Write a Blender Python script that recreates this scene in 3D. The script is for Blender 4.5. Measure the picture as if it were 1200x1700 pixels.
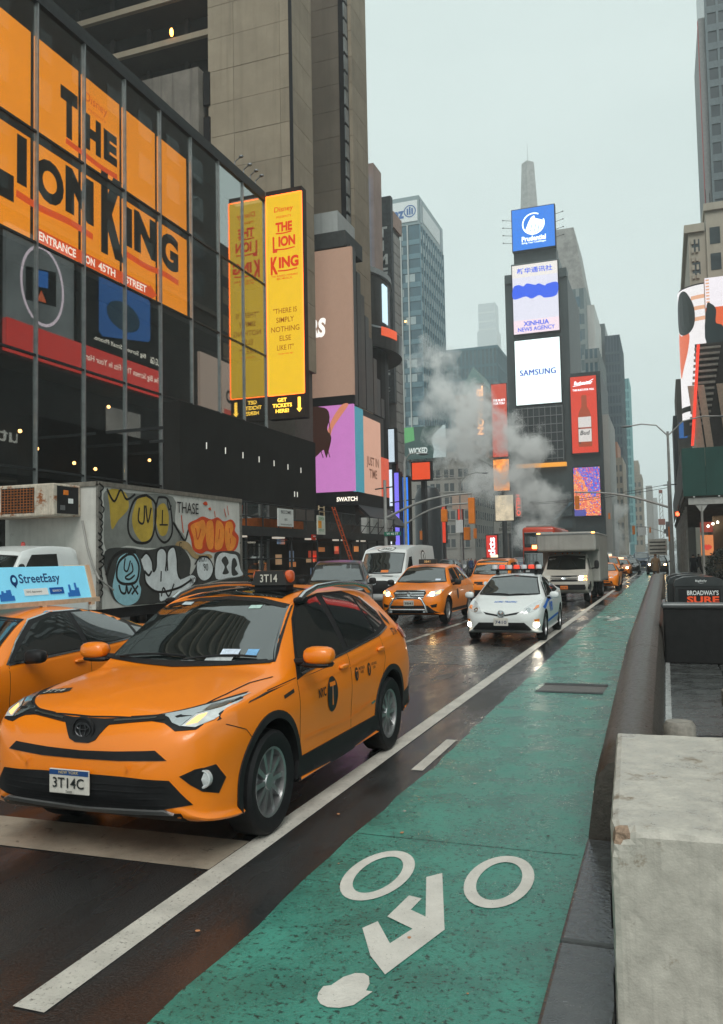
import bpy, bmesh, math, random
from mathutils import Vector, Matrix
from mathutils.bvhtree import BVHTree
from mathutils.geometry import delaunay_2d_cdt

for _o in list(bpy.data.objects):
    bpy.data.objects.remove(_o)
SC = bpy.context.scene
COL = SC.collection
R = math.radians

# ------------------------------------------------------------------ camera
cam_data = bpy.data.cameras.new('camera')
cam = bpy.data.objects.new('camera', cam_data)
COL.objects.link(cam)
cam_data.sensor_fit = 'HORIZONTAL'
cam_data.sensor_width = 36.0
cam_data.lens = 41.25
cam_data.clip_start = 0.05
cam_data.clip_end = 8000
_yaw, _pitch, _roll = R(20.09), R(3.23), R(-1.1)
_f = Vector((-math.sin(_yaw) * math.cos(_pitch), math.cos(_yaw) * math.cos(_pitch), math.sin(_pitch)))
_r = Vector((math.cos(_yaw), math.sin(_yaw), 0))
_u = _r.cross(_f)
_r2 = _r * math.cos(_roll) + _u * math.sin(_roll)
_u2 = _u * math.cos(_roll) - _r * math.sin(_roll)
cam.matrix_world = Matrix(((_r2.x, _u2.x, -_f.x, 0), (_r2.y, _u2.y, -_f.y, 0), (_r2.z, _u2.z, -_f.z, 1.92), (0, 0, 0, 1)))
SC.camera = cam

# ------------------------------------------------------------------ world, sun, exposure
world = bpy.data.worlds.new('World')
SC.world = world
world.use_nodes = True
wn, wl = world.node_tree.nodes, world.node_tree.links
wn.clear()
w_out = wn.new('ShaderNodeOutputWorld')
w_bg = wn.new('ShaderNodeBackground')
w_sky = wn.new('ShaderNodeTexSky')
w_sky.sky_type = 'NISHITA'
w_sky.sun_disc = False
w_sky.sun_elevation = R(48)
w_sky.sun_rotation = R(200)
w_sky.air_density = 1.2
w_sky.dust_density = 6.0
w_hsv = wn.new('ShaderNodeHueSaturation')
w_hsv.inputs['Saturation'].default_value = 0.12
w_hsv.inputs['Value'].default_value = 0.25
wl.new(w_sky.outputs[0], w_hsv.inputs['Color'])
# an even cloud deck covering the sky, with soft mottling
w_tc = wn.new('ShaderNodeTexCoord')
w_map = wn.new('ShaderNodeMapping')
w_map.inputs['Scale'].default_value = (1.0, 1.0, 2.6)
wl.new(w_tc.outputs['Generated'], w_map.inputs[0])
w_no = wn.new('ShaderNodeTexNoise')
w_no.inputs['Scale'].default_value = 2.2
w_no.inputs['Detail'].default_value = 5
w_no.inputs['Roughness'].default_value = 0.5
wl.new(w_map.outputs[0], w_no.inputs['Vector'])
w_rmp = wn.new('ShaderNodeValToRGB')
w_rmp.color_ramp.elements[0].position = 0.3
w_rmp.color_ramp.elements[0].color = (5.15, 6.1, 5.95, 1)
w_rmp.color_ramp.elements[1].position = 0.7
w_rmp.color_ramp.elements[1].color = (5.95, 6.9, 6.7, 1)
wl.new(w_no.outputs['Fac'], w_rmp.inputs[0])
w_mix = wn.new('ShaderNodeMixRGB')
w_mix.inputs['Fac'].default_value = 0.88
wl.new(w_hsv.outputs[0], w_mix.inputs['Color1'])
wl.new(w_rmp.outputs[0], w_mix.inputs['Color2'])
wl.new(w_mix.outputs[0], w_bg.inputs['Color'])
w_bg.inputs['Strength'].default_value = 0.1
wl.new(w_bg.outputs[0], w_out.inputs['Surface'])

sun_data = bpy.data.lights.new('sun', 'SUN')
sun_data.energy = 1.5
sun_data.angle = R(30)
sun_data.color = (1.0, 0.97, 0.92)
sun = bpy.data.objects.new('sun', sun_data)
COL.objects.link(sun)
sun.rotation_euler = (R(42), 0, R(20))

SC.view_settings.view_transform = 'Standard'
SC.view_settings.look = 'None'
SC.view_settings.exposure = 0.5
SC.view_settings.gamma = 1.0
SC.view_settings.use_curve_mapping = False
SC.render.engine = 'CYCLES'
SC.cycles.use_denoising = True
SC.cycles.use_adaptive_sampling = True
SC.cycles.adaptive_threshold = 0.02
SC.cycles.max_bounces = 6
SC.cycles.diffuse_bounces = 3
SC.cycles.glossy_bounces = 4
SC.cycles.transparent_max_bounces = 12
SC.cycles.volume_bounces = 5
SC.cycles.volume_step_rate = 2.0
SC.cycles.volume_max_steps = 128
SC.cycles.sample_clamp_indirect = 4.0
SC.cycles.caustics_reflective = False
SC.cycles.caustics_refractive = False

# ------------------------------------------------------------------ helpers
random.seed(7)
def lin(c):
    c = c / 255.0
    return c / 12.92 if c <= 0.04045 else ((c + 0.055) / 1.055) ** 2.4
def S(r, g, b):
    return (lin(r), lin(g), lin(b))

MATS = {}
def mat(name, col, rough=0.5, metal=0.0, var=0.12, scale=3.0, bump=0.0, bscale=40.0, coat=0.0, spec=0.5,
        emit=0.0, rvar=0.0, streak=0.0, wear=None, coord='Object'):
    """Procedural principled material: colour mottling, roughness variation, fine relief, vertical streaks, worn spots."""
    if name in MATS:
        return MATS[name]
    m = bpy.data.materials.new(name)
    m.use_nodes = True
    n, l = m.node_tree.nodes, m.node_tree.links
    p = n['Principled BSDF']
    p.inputs['Roughness'].default_value = rough
    p.inputs['Metallic'].default_value = metal
    p.inputs['Specular IOR Level'].default_value = 0.22 if (spec == 0.5 and rough >= 0.5) else spec
    p.inputs['Coat Weight'].default_value = coat
    p.inputs['Coat Roughness'].default_value = 0.05
    c4 = (*col, 1)
    if var > 0 or streak > 0 or wear:
        tc = n.new('ShaderNodeTexCoord')
        no = n.new('ShaderNodeTexNoise')
        no.inputs['Scale'].default_value = scale
        no.inputs['Detail'].default_value = 6
        no.inputs['Roughness'].default_value = 0.65
        l.new(tc.outputs[coord], no.inputs['Vector'])
        mx = n.new('ShaderNodeMixRGB')
        mx.inputs['Color1'].default_value = tuple(max(0, x * (1 - var)) for x in col) + (1,)
        mx.inputs['Color2'].default_value = tuple(min(1, x * (1 + var)) for x in col) + (1,)
        rp = n.new('ShaderNodeMapRange')
        rp.inputs['From Min'].default_value = 0.3
        rp.inputs['From Max'].default_value = 0.7
        l.new(no.outputs['Fac'], rp.inputs['Value'])
        l.new(rp.outputs[0], mx.inputs['Fac'])
        last = mx.outputs[0]
        if streak > 0:
            mp = n.new('ShaderNodeMapping')
            mp.inputs['Scale'].default_value = (6, 6, 0.25)
            l.new(tc.outputs[coord], mp.inputs[0])
            n2 = n.new('ShaderNodeTexNoise')
            n2.inputs['Scale'].default_value = scale
            n2.inputs['Detail'].default_value = 5
            l.new(mp.outputs[0], n2.inputs['Vector'])
            r2 = n.new('ShaderNodeMapRange')
            r2.inputs['From Min'].default_value = 0.5
            r2.inputs['From Max'].default_value = 0.75
            r2.inputs['To Max'].default_value = streak
            l.new(n2.outputs['Fac'], r2.inputs['Value'])
            m2 = n.new('ShaderNodeMixRGB')
            l.new(r2.outputs[0], m2.inputs['Fac'])
            l.new(last, m2.inputs['Color1'])
            m2.inputs['Color2'].default_value = tuple(x * 0.4 for x in col) + (1,)
            last = m2.outputs[0]
        if wear:
            wc, ws_, wt = wear
            n3 = n.new('ShaderNodeTexNoise')
            n3.inputs['Scale'].default_value = ws_
            n3.inputs['Detail'].default_value = 8
            n3.inputs['Roughness'].default_value = 0.75
            l.new(tc.outputs[coord], n3.inputs['Vector'])
            r3 = n.new('ShaderNodeMapRange')
            r3.inputs['From Min'].default_value = wt
            r3.inputs['From Max'].default_value = wt + 0.08
            l.new(n3.outputs['Fac'], r3.inputs['Value'])
            m3 = n.new('ShaderNodeMixRGB')
            l.new(r3.outputs[0], m3.inputs['Fac'])
            l.new(last, m3.inputs['Color1'])
            m3.inputs['Color2'].default_value = (*wc, 1)
            last = m3.outputs[0]
        l.new(last, p.inputs['Base Color'])
        if rvar > 0:
            r4 = n.new('ShaderNodeMapRange')
            r4.inputs['From Min'].default_value = 0.3
            r4.inputs['From Max'].default_value = 0.7
            r4.inputs['To Min'].default_value = max(0.02, rough - rvar)
            r4.inputs['To Max'].default_value = min(1, rough + rvar)
            l.new(no.outputs['Fac'], r4.inputs['Value'])
            l.new(r4.outputs[0], p.inputs['Roughness'])
        if emit > 0:
            l.new(last, p.inputs['Emission Color'])
    else:
        p.inputs['Base Color'].default_value = c4
        p.inputs['Emission Color'].default_value = c4
    p.inputs['Emission Strength'].default_value = emit
    if bump > 0:
        tc2 = n.new('ShaderNodeTexCoord')
        nb = n.new('ShaderNodeTexNoise')
        nb.inputs['Scale'].default_value = bscale
        nb.inputs['Detail'].default_value = 4
        l.new(tc2.outputs[coord], nb.inputs['Vector'])
        b = n.new('ShaderNodeBump')
        b.inputs['Strength'].default_value = bump
        b.inputs['Distance'].default_value = 0.02
        l.new(nb.outputs['Fac'], b.inputs['Height'])
        l.new(b.outputs[0], p.inputs['Normal'])
    MATS[name] = m
    return m
def screen(name, col, strength=0.9):
    """An LED or backlit panel: gives off its own light, faint surface gloss."""
    if name in MATS: return MATS[name]
    m = mat(name, col, rough=0.35, var=0.04, scale=1.5, emit=strength)
    n, l = m.node_tree.nodes, m.node_tree.links
    l.remove(n['Principled BSDF'].inputs['Base Color'].links[0])
    n['Principled BSDF'].inputs['Base Color'].default_value = tuple(c * 0.12 for c in col) + (1,)
    return m
def lamp(name, col, strength):
    return mat(name, col, rough=0.3, var=0, emit=strength)

def tag(o, label=None, cat=None, group=None, kind=None):
    if label: o['label'] = label
    if cat: o['category'] = cat
    if group: o['group'] = group
    if kind: o['kind'] = kind
    return o
def link(name, me, m=None, parent=None, loc=None, rz=0.0, smooth=False):
    o = bpy.data.objects.new(name, me)
    COL.objects.link(o)
    if m is not None and len(me.materials) == 0:
        for k in (m if isinstance(m, (list, tuple)) else [m]):
            me.materials.append(k)
    if parent: o.parent = parent
    if loc: o.location = loc
    if rz: o.rotation_euler[2] = rz
    if smooth:
        me.shade_smooth()
        try: me.set_sharp_from_angle(angle=R(38))
        except Exception: pass
    return o
def thing(name, label, cat, loc=(0, 0, 0), rz=0.0, group=None):
    o = bpy.data.objects.new(name, None)
    COL.objects.link(o)
    o.empty_display_size = 0.2
    o.location = loc
    o.rotation_euler[2] = rz
    return tag(o, label, cat, group)
def copy_tree(o, parent=None):
    c = o.copy()
    COL.objects.link(c)
    if parent: c.parent = parent
    for ch in o.children:
        copy_tree(ch, c)
    return c

class MB:
    """Collects simple solids into one mesh."""
    def __init__(s):
        s.v, s.f, s.mi = [], [], []
        s.cur = 0
    def _add(s, vs, fs):
        b = len(s.v)
        s.v += [tuple(x) for x in vs]
        for f in fs:
            s.f.append(tuple(b + i for i in f)); s.mi.append(s.cur)
        return s
    def box(s, x0, x1, y0, y1, z0, z1):
        vs = [(x, y, z) for z in (z0, z1) for y in (y0, y1) for x in (x0, x1)]
        return s._add(vs, [(0, 2, 3, 1), (4, 5, 7, 6), (0, 1, 5, 4), (2, 6, 7, 3), (0, 4, 6, 2), (1, 3, 7, 5)])
    def cbox(s, c, d, rz=0.0):
        M = Matrix.Rotation(rz, 3, 'Z')
        vs = [Vector(c) + M @ Vector((x * d[0] / 2, y * d[1] / 2, z * d[2] / 2)) for z in (-1, 1) for y in (-1, 1) for x in (-1, 1)]
        return s._add(vs, [(0, 2, 3, 1), (4, 5, 7, 6), (0, 1, 5, 4), (2, 6, 7, 3), (0, 4, 6, 2), (1, 3, 7, 5)])
    def bevbox(s, x0, x1, y0, y1, z0, z1, b=0.02, seg=2):
        bm = bmesh.new()
        bmesh.ops.create_cube(bm, size=1.0)
        for v in bm.verts:
            v.co = Vector(((x0 + x1) / 2 + v.co.x * (x1 - x0), (y0 + y1) / 2 + v.co.y * (y1 - y0), (z0 + z1) / 2 + v.co.z * (z1 - z0)))
        bmesh.ops.bevel(bm, geom=list(bm.edges), offset=b, segments=seg, affect='EDGES', profile=0.5)
        bm.verts.index_update()
        s._add([v.co[:] for v in bm.verts], [[v.index for v in f.verts] for f in bm.faces])
        bm.free()
        return s
    def tube(s, pts, r, n=8, caps=True):
        """A swept round bar; r may be one radius or one per point."""
        pts = [Vector(p) for p in pts]
        rs = r if isinstance(r, (list, tuple)) else [r] * len(pts)
        vs, fs = [], []
        ref = None
        for i, p in enumerate(pts):
            d = (pts[min(i + 1, len(pts) - 1)] - pts[max(i - 1, 0)]).normalized()
            if ref is None:
                ref = Vector((0, 0, 1)) if abs(d.z) < 0.9 else Vector((1, 0, 0))
            a = d.cross(ref).normalized(); b = d.cross(a).normalized()
            for k in range(n):
                t = 2 * math.pi * k / n
                vs.append(p + (a * math.cos(t) + b * math.sin(t)) * rs[i])
        for i in range(len(pts) - 1):
            for k in range(n):
                k2 = (k + 1) % n
                fs.append((i * n + k, i * n + k2, (i + 1) * n + k2, (i + 1) * n + k))
        if caps:
            fs.append(tuple(range(n))[::1]); fs.append(tuple(range((len(pts) - 1) * n, len(pts) * n))[::-1])
        return s._add(vs, fs)
    def lathe(s, prof, c=(0, 0, 0), n=24, axis='z', a0=0, a1=2 * math.pi):
        """prof: list of (radius, height) along the axis."""
        full = abs(a1 - a0 - 2 * math.pi) < 1e-6
        m = n if full else n + 1
        vs, fs = [], []
        for r_, h in prof:
            for k in range(m):
                t = a0 + (a1 - a0) * k / n
                x, y = r_ * math.cos(t), r_ * math.sin(t)
                q = (x, y, h) if axis == 'z' else ((h, x, y) if axis == 'x' else (x, h, y))
                vs.append((c[0] + q[0], c[1] + q[1], c[2] + q[2]))
        for i in range(len(prof) - 1):
            for k in range(n):
                k2 = (k + 1) % m
                fs.append((i * m + k, i * m + k2, (i + 1) * m + k2, (i + 1) * m + k))
        return s._add(vs, fs)
    def quad(s, a, b, c, d):
        return s._add([a, b, c, d], [(0, 1, 2, 3)])
    def prism(s, poly, fn, t0, t1):
        """A 2D polygon extruded between t0 and t1; fn(u, v, t) gives the point."""
        n = len(poly)
        vs = [fn(u, v, t0) for u, v in poly] + [fn(u, v, t1) for u, v in poly]
        fs = [tuple(range(n))[::-1], tuple(range(n, 2 * n))] + [(i, (i + 1) % n, n + (i + 1) % n, n + i) for i in range(n)]
        return s._add(vs, fs)
    def blob(s, c, d, seg=10, ring=7, pw=2.0):
        """A super-ellipsoid of full sizes d centred at c."""
        vs, fs = [], []
        g = lambda t: math.copysign(abs(t) ** (2.0 / pw), t)
        for i in range(ring + 1):
            ph = -math.pi / 2 + math.pi * i / ring
            for k in range(seg):
                t = 2 * math.pi * k / seg
                vs.append((c[0] + d[0] / 2 * g(math.cos(ph)) * g(math.cos(t)), c[1] + d[1] / 2 * g(math.cos(ph)) * g(math.sin(t)), c[2] + d[2] / 2 * g(math.sin(ph))))
        for i in range(ring):
            for k in range(seg):
                k2 = (k + 1) % seg
                fs.append((i * seg + k, i * seg + k2, (i + 1) * seg + k2, (i + 1) * seg + k))
        return s._add(vs, fs)
    def mesh(s, name):
        me = bpy.data.meshes.new(name)
        me.from_pydata(s.v, [], s.f)
        if any(s.mi): me.polygons.foreach_set('material_index', s.mi)
        bm = bmesh.new(); bm.from_mesh(me)
        bmesh.ops.remove_doubles(bm, verts=bm.verts, dist=1e-5)
        bmesh.ops.recalc_face_normals(bm, faces=bm.faces)
        bm.to_mesh(me); bm.free()
        return me
    def build(s, name, m, parent=None, loc=None, rz=0.0, smooth=False):
        return link(name, s.mesh(name), m, parent, loc, rz, smooth)

def text_mesh(body, bold=0.0, res=3, ext=0.0, shear=0.0, align='CENTER', spacing=1.0, line=1.0):
    cu = bpy.data.curves.new('lettering', 'FONT')
    cu.body = body
    cu.offset = bold
    cu.resolution_u = res
    cu.extrude = ext
    cu.shear = shear
    cu.align_x = align
    cu.space_character = spacing
    cu.space_line = line
    ob = bpy.data.objects.new('lettering', cu)
    me = bpy.data.meshes.new_from_object(ob)
    bpy.data.objects.remove(ob)
    bpy.data.curves.remove(cu)
    return me
def text(name, body, m, o, r, u, w=None, h=None, parent=None, bold=0.0, off=0.006, res=3, shear=0.0, spacing=1.0, line=1.0, mirror=False):
    """Lettering fitted into a w x h box whose centre is o, running along r, standing along u."""
    me = text_mesh(body, bold, res, 0.0, shear, 'CENTER', spacing, line)
    if not me.vertices: return None
    xs = [v.co.x for v in me.vertices]; ys = [v.co.y for v in me.vertices]
    cx, cy = (min(xs) + max(xs)) / 2, (min(ys) + max(ys)) / 2
    tw, th = max(xs) - min(xs), max(ys) - min(ys)
    sx = w / tw if w else h / th
    sy = h / th if h else sx
    r, u, o = Vector(r).normalized(), Vector(u).normalized(), Vector(o)
    nrm = r.cross(u)
    for v in me.vertices:
        v.co = o + r * ((v.co.x - cx) * sx) + u * ((v.co.y - cy) * sy) + nrm * off
    me.name = name
    return link(name, me, m, parent)
def flat(name, poly, m, o, r, u, parent=None, off=0.004):
    """A flat printed shape: polygon (a, b) on the plane through o."""
    r, u, o = Vector(r).normalized(), Vector(u).normalized(), Vector(o)
    nrm = r.cross(u)
    me = bpy.data.meshes.new(name)
    me.from_pydata([o + r * a + u * b + nrm * off for a, b in poly], [], [tuple(range(len(poly)))])
    return link(name, me, m, parent)
def ell(cx, cy, rx, ry, n=28, a0=0.0, a1=360.0):
    return [(cx + rx * math.cos(R(a0 + (a1 - a0) * i / n)), cy + ry * math.sin(R(a0 + (a1 - a0) * i / n))) for i in range(n)]

def pch(keys):
    """Monotone cubic through (y, value) keys."""
    keys = sorted({round(k[0], 4): k for k in keys}.values())
    xs = [k[0] for k in keys]; ys = [k[1] for k in keys]
    n = len(xs)
    if n == 1: return lambda t: ys[0]
    d = [(ys[i + 1] - ys[i]) / (xs[i + 1] - xs[i]) for i in range(n - 1)]
    mm = [d[0]] + [0 if d[i - 1] * d[i] <= 0 else 2 * d[i - 1] * d[i] / (d[i - 1] + d[i]) for i in range(1, n - 1)] + [d[-1]]
    def f(t):
        if t <= xs[0]: return ys[0]
        if t >= xs[-1]: return ys[-1]
        i = max(k for k in range(n - 1) if xs[k] <= t)
        h = xs[i + 1] - xs[i]; s = (t - xs[i]) / h
        return ((1 + 2 * s) * (1 - s) ** 2 * ys[i] + s * (1 - s) ** 2 * h * mm[i] + s * s * (3 - 2 * s) * ys[i + 1] + s * s * (s - 1) * h * mm[i + 1])
    return f

def ribbon(name, P, w, m, o, r, u, parent, off):
    Q = []
    for i in range(len(P) - 1):
        a, b_, c, d = (Vector(P[max(i - 1, 0)]), Vector(P[i]), Vector(P[i + 1]), Vector(P[min(i + 2, len(P) - 1)]))
        for k in range(5):
            t_ = k / 5
            Q.append(.5 * ((2 * b_) + (c - a) * t_ + (2 * a - 5 * b_ + 4 * c - d) * t_ ** 2 + (3 * b_ - a - 3 * c + d) * t_ ** 3))
    Q.append(Vector(P[-1]))
    r, u, o = Vector(r), Vector(u), Vector(o); n_ = r.cross(u)
    vs, fs = [], []
    for i, q in enumerate(Q):
        d = (Q[min(i + 1, len(Q) - 1)] - Q[max(i - 1, 0)]); d = d.normalized() if d.length > 1e-9 else Vector((1, 0))
        for sg in (1, -1):
            p = q + Vector((-d.y, d.x)) * w / 2 * sg
            vs.append(o + r * p.x + u * p.y + n_ * off)
    for i in range(len(Q) - 1): fs.append((2 * i, 2 * i + 1, 2 * i + 3, 2 * i + 2))
    me = bpy.data.meshes.new(name); me.from_pydata(vs, [], fs)
    return link(name, me, m, parent)
def smooth_poly(P, k=4):
    n = len(P); out = []
    for i in range(n):
        a, b_, c, d = (Vector(P[(i - 1) % n]), Vector(P[i]), Vector(P[(i + 1) % n]), Vector(P[(i + 2) % n]))
        for j in range(k):
            t_ = j / k
            q = .5 * ((2 * b_) + (c - a) * t_ + (2 * a - 5 * b_ + 4 * c - d) * t_ ** 2 + (3 * b_ - a - 3 * c + d) * t_ ** 3)
            out.append((q.x, q.y))
    return out

# shared materials
M_BLACK = mat('black_rubber', (0.012, 0.012, 0.013), 0.6, var=0.2, scale=20)
M_DARKPL = mat('dark_plastic', (0.014, 0.014, 0.015), 0.5, var=0.15, scale=15)
M_GLASSD = mat('tinted_glass', (0.006, 0.009, 0.009), 0.03, var=0.0)
M_GLASSD.node_tree.nodes['Principled BSDF'].inputs['IOR'].default_value = 2.8
M_CHROME = mat('chrome', (0.62, 0.63, 0.64), 0.16, 1.0, var=0.06)
M_ALLOY = mat('alloy', (0.46, 0.46, 0.465), 0.32, 0.85, var=0.15, scale=12)
M_STEEL = mat('galvanised_steel', (0.20, 0.205, 0.21), 0.45, 0.6, var=0.2, scale=6)
M_DKSTEEL = mat('dark_steel', (0.035, 0.037, 0.038), 0.5, 0.4, var=0.2, scale=6)
M_TAXI = mat('taxi_paint', (0.82, 0.205, 0.003), 0.34, var=0.04, scale=1.2, coat=0.4)
M_WHITEP = mat('white_paint', (0.66, 0.68, 0.67), 0.32, var=0.04, scale=2, coat=0.4)
M_LENS = mat('clear_lens', (0.55, 0.57, 0.57), 0.08, var=0.25, scale=14, coat=0.8, spec=0.8)
M_AMBER = mat('amber_lens', (0.75, 0.20, 0.02), 0.1, var=0.1, coat=0.6)
M_RED = mat('red_lens', (0.45, 0.03, 0.02), 0.12, var=0.1, coat=0.6)
M_PRINT_K = mat('black_print', (0.012, 0.014, 0.014), 0.45, var=0)
M_PRINT_W = mat('white_print', (0.75, 0.77, 0.76), 0.5, var=0.03)
# ------------------------------------------------------------------ ground
def wet_asphalt():
    m = bpy.data.materials.new('wet_asphalt'); m.use_nodes = True
    n, l = m.node_tree.nodes, m.node_tree.links
    p = n['Principled BSDF']
    tc = n.new('ShaderNodeTexCoord')
    def noise(sc, det=5, ro=.6, stretch=None):
        q = n.new('ShaderNodeTexNoise'); q.inputs['Scale'].default_value = sc; q.inputs['Detail'].default_value = det; q.inputs['Roughness'].default_value = ro
        if stretch:
            mp = n.new('ShaderNodeMapping'); mp.inputs['Scale'].default_value = stretch; l.new(tc.outputs['Object'], mp.inputs[0]); l.new(mp.outputs[0], q.inputs['Vector'])
        else: l.new(tc.outputs['Object'], q.inputs['Vector'])
        return q.outputs['Fac']
    def rng(src, a, b, c, d):
        q = n.new('ShaderNodeMapRange'); q.inputs['From Min'].default_value = a; q.inputs['From Max'].default_value = b; q.inputs['To Min'].default_value = c; q.inputs['To Max'].default_value = d
        l.new(src, q.inputs['Value']); return q.outputs[0]
    big, fine, wetn = noise(.35, 5, .6, (1, .25, 1)), noise(70, 3, .7), noise(.55, 5, .62, (1.4, .35, 1))
    mx = n.new('ShaderNodeMixRGB'); mx.inputs['Color1'].default_value = (.010, .0105, .011, 1); mx.inputs['Color2'].default_value = (.027, .028, .0285, 1)
    l.new(rng(big, .3, .7, 0, 1), mx.inputs['Fac'])
    m2 = n.new('ShaderNodeMixRGB'); m2.blend_type = 'MULTIPLY'; m2.inputs['Fac'].default_value = .8
    l.new(mx.outputs[0], m2.inputs['Color1'])
    cr = n.new('ShaderNodeValToRGB'); cr.color_ramp.elements[0].position = .35; cr.color_ramp.elements[0].color = (.3, .3, .3, 1); cr.color_ramp.elements[1].position = .7; cr.color_ramp.elements[1].color = (2.0, 1.95, 1.9, 1)
    l.new(fine, cr.inputs[0]); l.new(cr.outputs[0], m2.inputs['Color2'])
    l.new(m2.outputs[0], p.inputs['Base Color'])
    wet = rng(wetn, .40, .56, 0, 1)
    mr = n.new('ShaderNodeMapRange'); l.new(wet, mr.inputs['Value']); mr.inputs['To Min'].default_value = .42; mr.inputs['To Max'].default_value = .05
    l.new(mr.outputs[0], p.inputs['Roughness'])
    bs = n.new('ShaderNodeMapRange'); l.new(wet, bs.inputs['Value']); bs.inputs['To Min'].default_value = .9; bs.inputs['To Max'].default_value = .16
    b = n.new('ShaderNodeBump'); b.inputs['Distance'].default_value = .012; l.new(bs.outputs[0], b.inputs['Strength']); l.new(fine, b.inputs['Height']); l.new(b.outputs[0], p.inputs['Normal'])
    p.inputs['Specular IOR Level'].default_value = .55
    return m
M_ROAD = wet_asphalt()
b = MB(); b.quad((-90, -40, 0), (70, -40, 0), (70, 3000, 0), (-90, 3000, 0))
ROAD = tag(b.build('road', M_ROAD), kind='structure')
def strip(name, pl, m, z, parent=None, kind=None):
    """A flat painted sheet from a list of (left x, right x, y)."""
    vs, fs = [], []
    for a, c, y in pl: vs += [(a, y, z), (c, y, z)]
    for i in range(len(pl) - 1): fs.append((2 * i, 2 * i + 1, 2 * i + 3, 2 * i + 2))
    me = bpy.data.meshes.new(name); me.from_pydata(vs, [], fs)
    o = link(name, me, m, parent)
    if kind: o['kind'] = kind
    return o
M_GREEN = mat('green_lane_paint', (.040, .205, .156), .28, var=.35, scale=2.2, rvar=.14, bump=.28, bscale=75, wear=((.010, .034, .026), 30, .535))
M_LINE = mat('road_line_paint', (.50, .47, .42), .5, var=.2, scale=4, bump=.3, bscale=70, wear=((.10, .085, .075), 48, .565))
M_LINE2 = mat('worn_line_paint', (.42, .39, .34), .45, var=.3, scale=5, bump=.2, bscale=60, wear=((.025, .023, .022), 1.1, .46))
M_STOP = mat('stop_line_paint', (.30, .255, .20), .45, var=.35, scale=2.5, bump=.2, bscale=60, wear=((.10, .085, .07), 9, .58))
random.seed(5)
pl = []
y = -3.0
def lane_right(y):
    return -.56 if y < 6 else (-.56 - .17 * (y - 6) / 8 if y < 14 else (-.73 - .09 * (y - 14) / 11 if y < 25 else -.82 - .3 * min(1, (y - 25) / 40)))
while y < 95:
    pl.append((-2.1 + random.uniform(-.02, .02) + (.035 if 7.2 < y < 9 else 0), lane_right(y) + random.uniform(-.006, .006), y)); y += .35 if y < 12 else 1.2
LANE = strip('bike_lane', pl, M_GREEN, .005, None, 'structure')
strip('edge_line', [(-2.745, -2.575, 2.96), (-2.735, -2.565, 12), (-2.73, -2.57, 95)], M_LINE, .005, ROAD)
strip('inner_edge_line', [(-2.24, -2.13, 7.30), (-2.24, -2.13, 8.6)], M_LINE, .004, ROAD)
strip('lane_line', [(-5.72, -5.58, 9.0), (-5.72, -5.58, 30.0)], M_LINE2, .005, ROAD)
for k in range(6): strip('lane_dash', [(-5.72, -5.58, 36 + 12 * k), (-5.72, -5.58, 39 + 12 * k)], M_LINE, .005, ROAD)
b = MB(); b.quad((-9.6, 4.50, .004), (-2.75, 4.62, .004), (-2.75, 5.16, .004), (-9.6, 5.04, .004)); b.build('stop_line', M_STOP, ROAD)
for k, (x0, x1, y0, y1) in enumerate(((-5.4, -3.0, 14.5, 17.6), (-5.4, -4.4, 26, 33), (-2.55, -.9, 62, 66))):
    b = MB(); b.quad((x0, y0, .003), (x1, y0 + .1, .003), (x1 - .1, y1, .003), (x0 + .05, y1, .003))
    b.build('asphalt_patch', mat('patched_asphalt', (.045, .044, .042), .30, var=.3, scale=6, rvar=.15, bump=.25, bscale=80), ROAD)
# cyclist symbol
M_SYM = mat('symbol_paint', (.60, .57, .52), .5, var=.12, scale=6, bump=.25, bscale=70, wear=((.15, .14, .12), 60, .60))
def ground_poly(name, outer, inner=None, z=.009, m=M_SYM, parent=LANE):
    if inner:
        n = len(outer); vs = [(x, y, z) for x, y in outer] + [(x, y, z) for x, y in inner]
        fs = [(i, (i + 1) % n, n + (i + 1) % n, n + i) for i in range(n)]
    else: vs = [(x, y, z) for x, y in outer]; fs = [tuple(range(len(vs)))]
    me = bpy.data.meshes.new(name); me.from_pydata(vs, [], fs)
    return link(name, me, m, parent)
def ring(cx, cy, rx, ry, t):
    return ell(cx, cy, rx, ry, 36), ell(cx, cy, rx - t, ry - t, 36)
def cyclist(dx, dy, s=1.0):
    T = lambda P: [(-1.35 + (x + 1.35) * s + dx, 4.4 + (y - 4.4) * s + dy) for x, y in P]
    for cx, cy in ((-1.71, 4.855), (-.995, 4.975)):
        a, c = ring(cx, cy, .195, .41, .075); a2 = ell(cx, cy, .195, .41, 36); c2 = ell(cx, cy, .125, .30, 36)
        ground_poly('symbol_wheel', T(a2), T(c2))
    ground_poly('symbol_rider', T([(-1.42, 4.89), (-1.345, 4.98), (-1.14, 4.24), (-1.285, 3.71), (-1.41, 3.86), (-1.55, 4.13), (-1.50, 4.23), (-1.36, 4.01), (-1.30, 4.20), (-1.47, 4.30), (-1.44, 4.60), (-1.36, 4.58), (-1.375, 4.42), (-1.275, 4.36)]))
    ground_poly('symbol_head', T([(-1.515, 3.47), (-1.50, 3.42), (-1.47, 3.385), (-1.43, 3.37), (-1.38, 3.38), (-1.33, 3.42), (-1.29, 3.55), (-1.32, 3.55), (-1.325, 3.61), (-1.35, 3.67), (-1.38, 3.69), (-1.42, 3.68), (-1.46, 3.63), (-1.485, 3.545), (-1.515, 3.525)]))
cyclist(0, 0)
cyclist(-.15, 21.5)
b = MB(); b.quad((-1.80, 11.88, .008), (-.88, 11.98, .008), (-.86, 12.7, .008), (-1.76, 12.55, .008))
b.build('utility_cover', mat('iron_cover', (.10, .098, .09), .4, .3, var=.35, scale=9, bump=.6, bscale=50), LANE)
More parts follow.
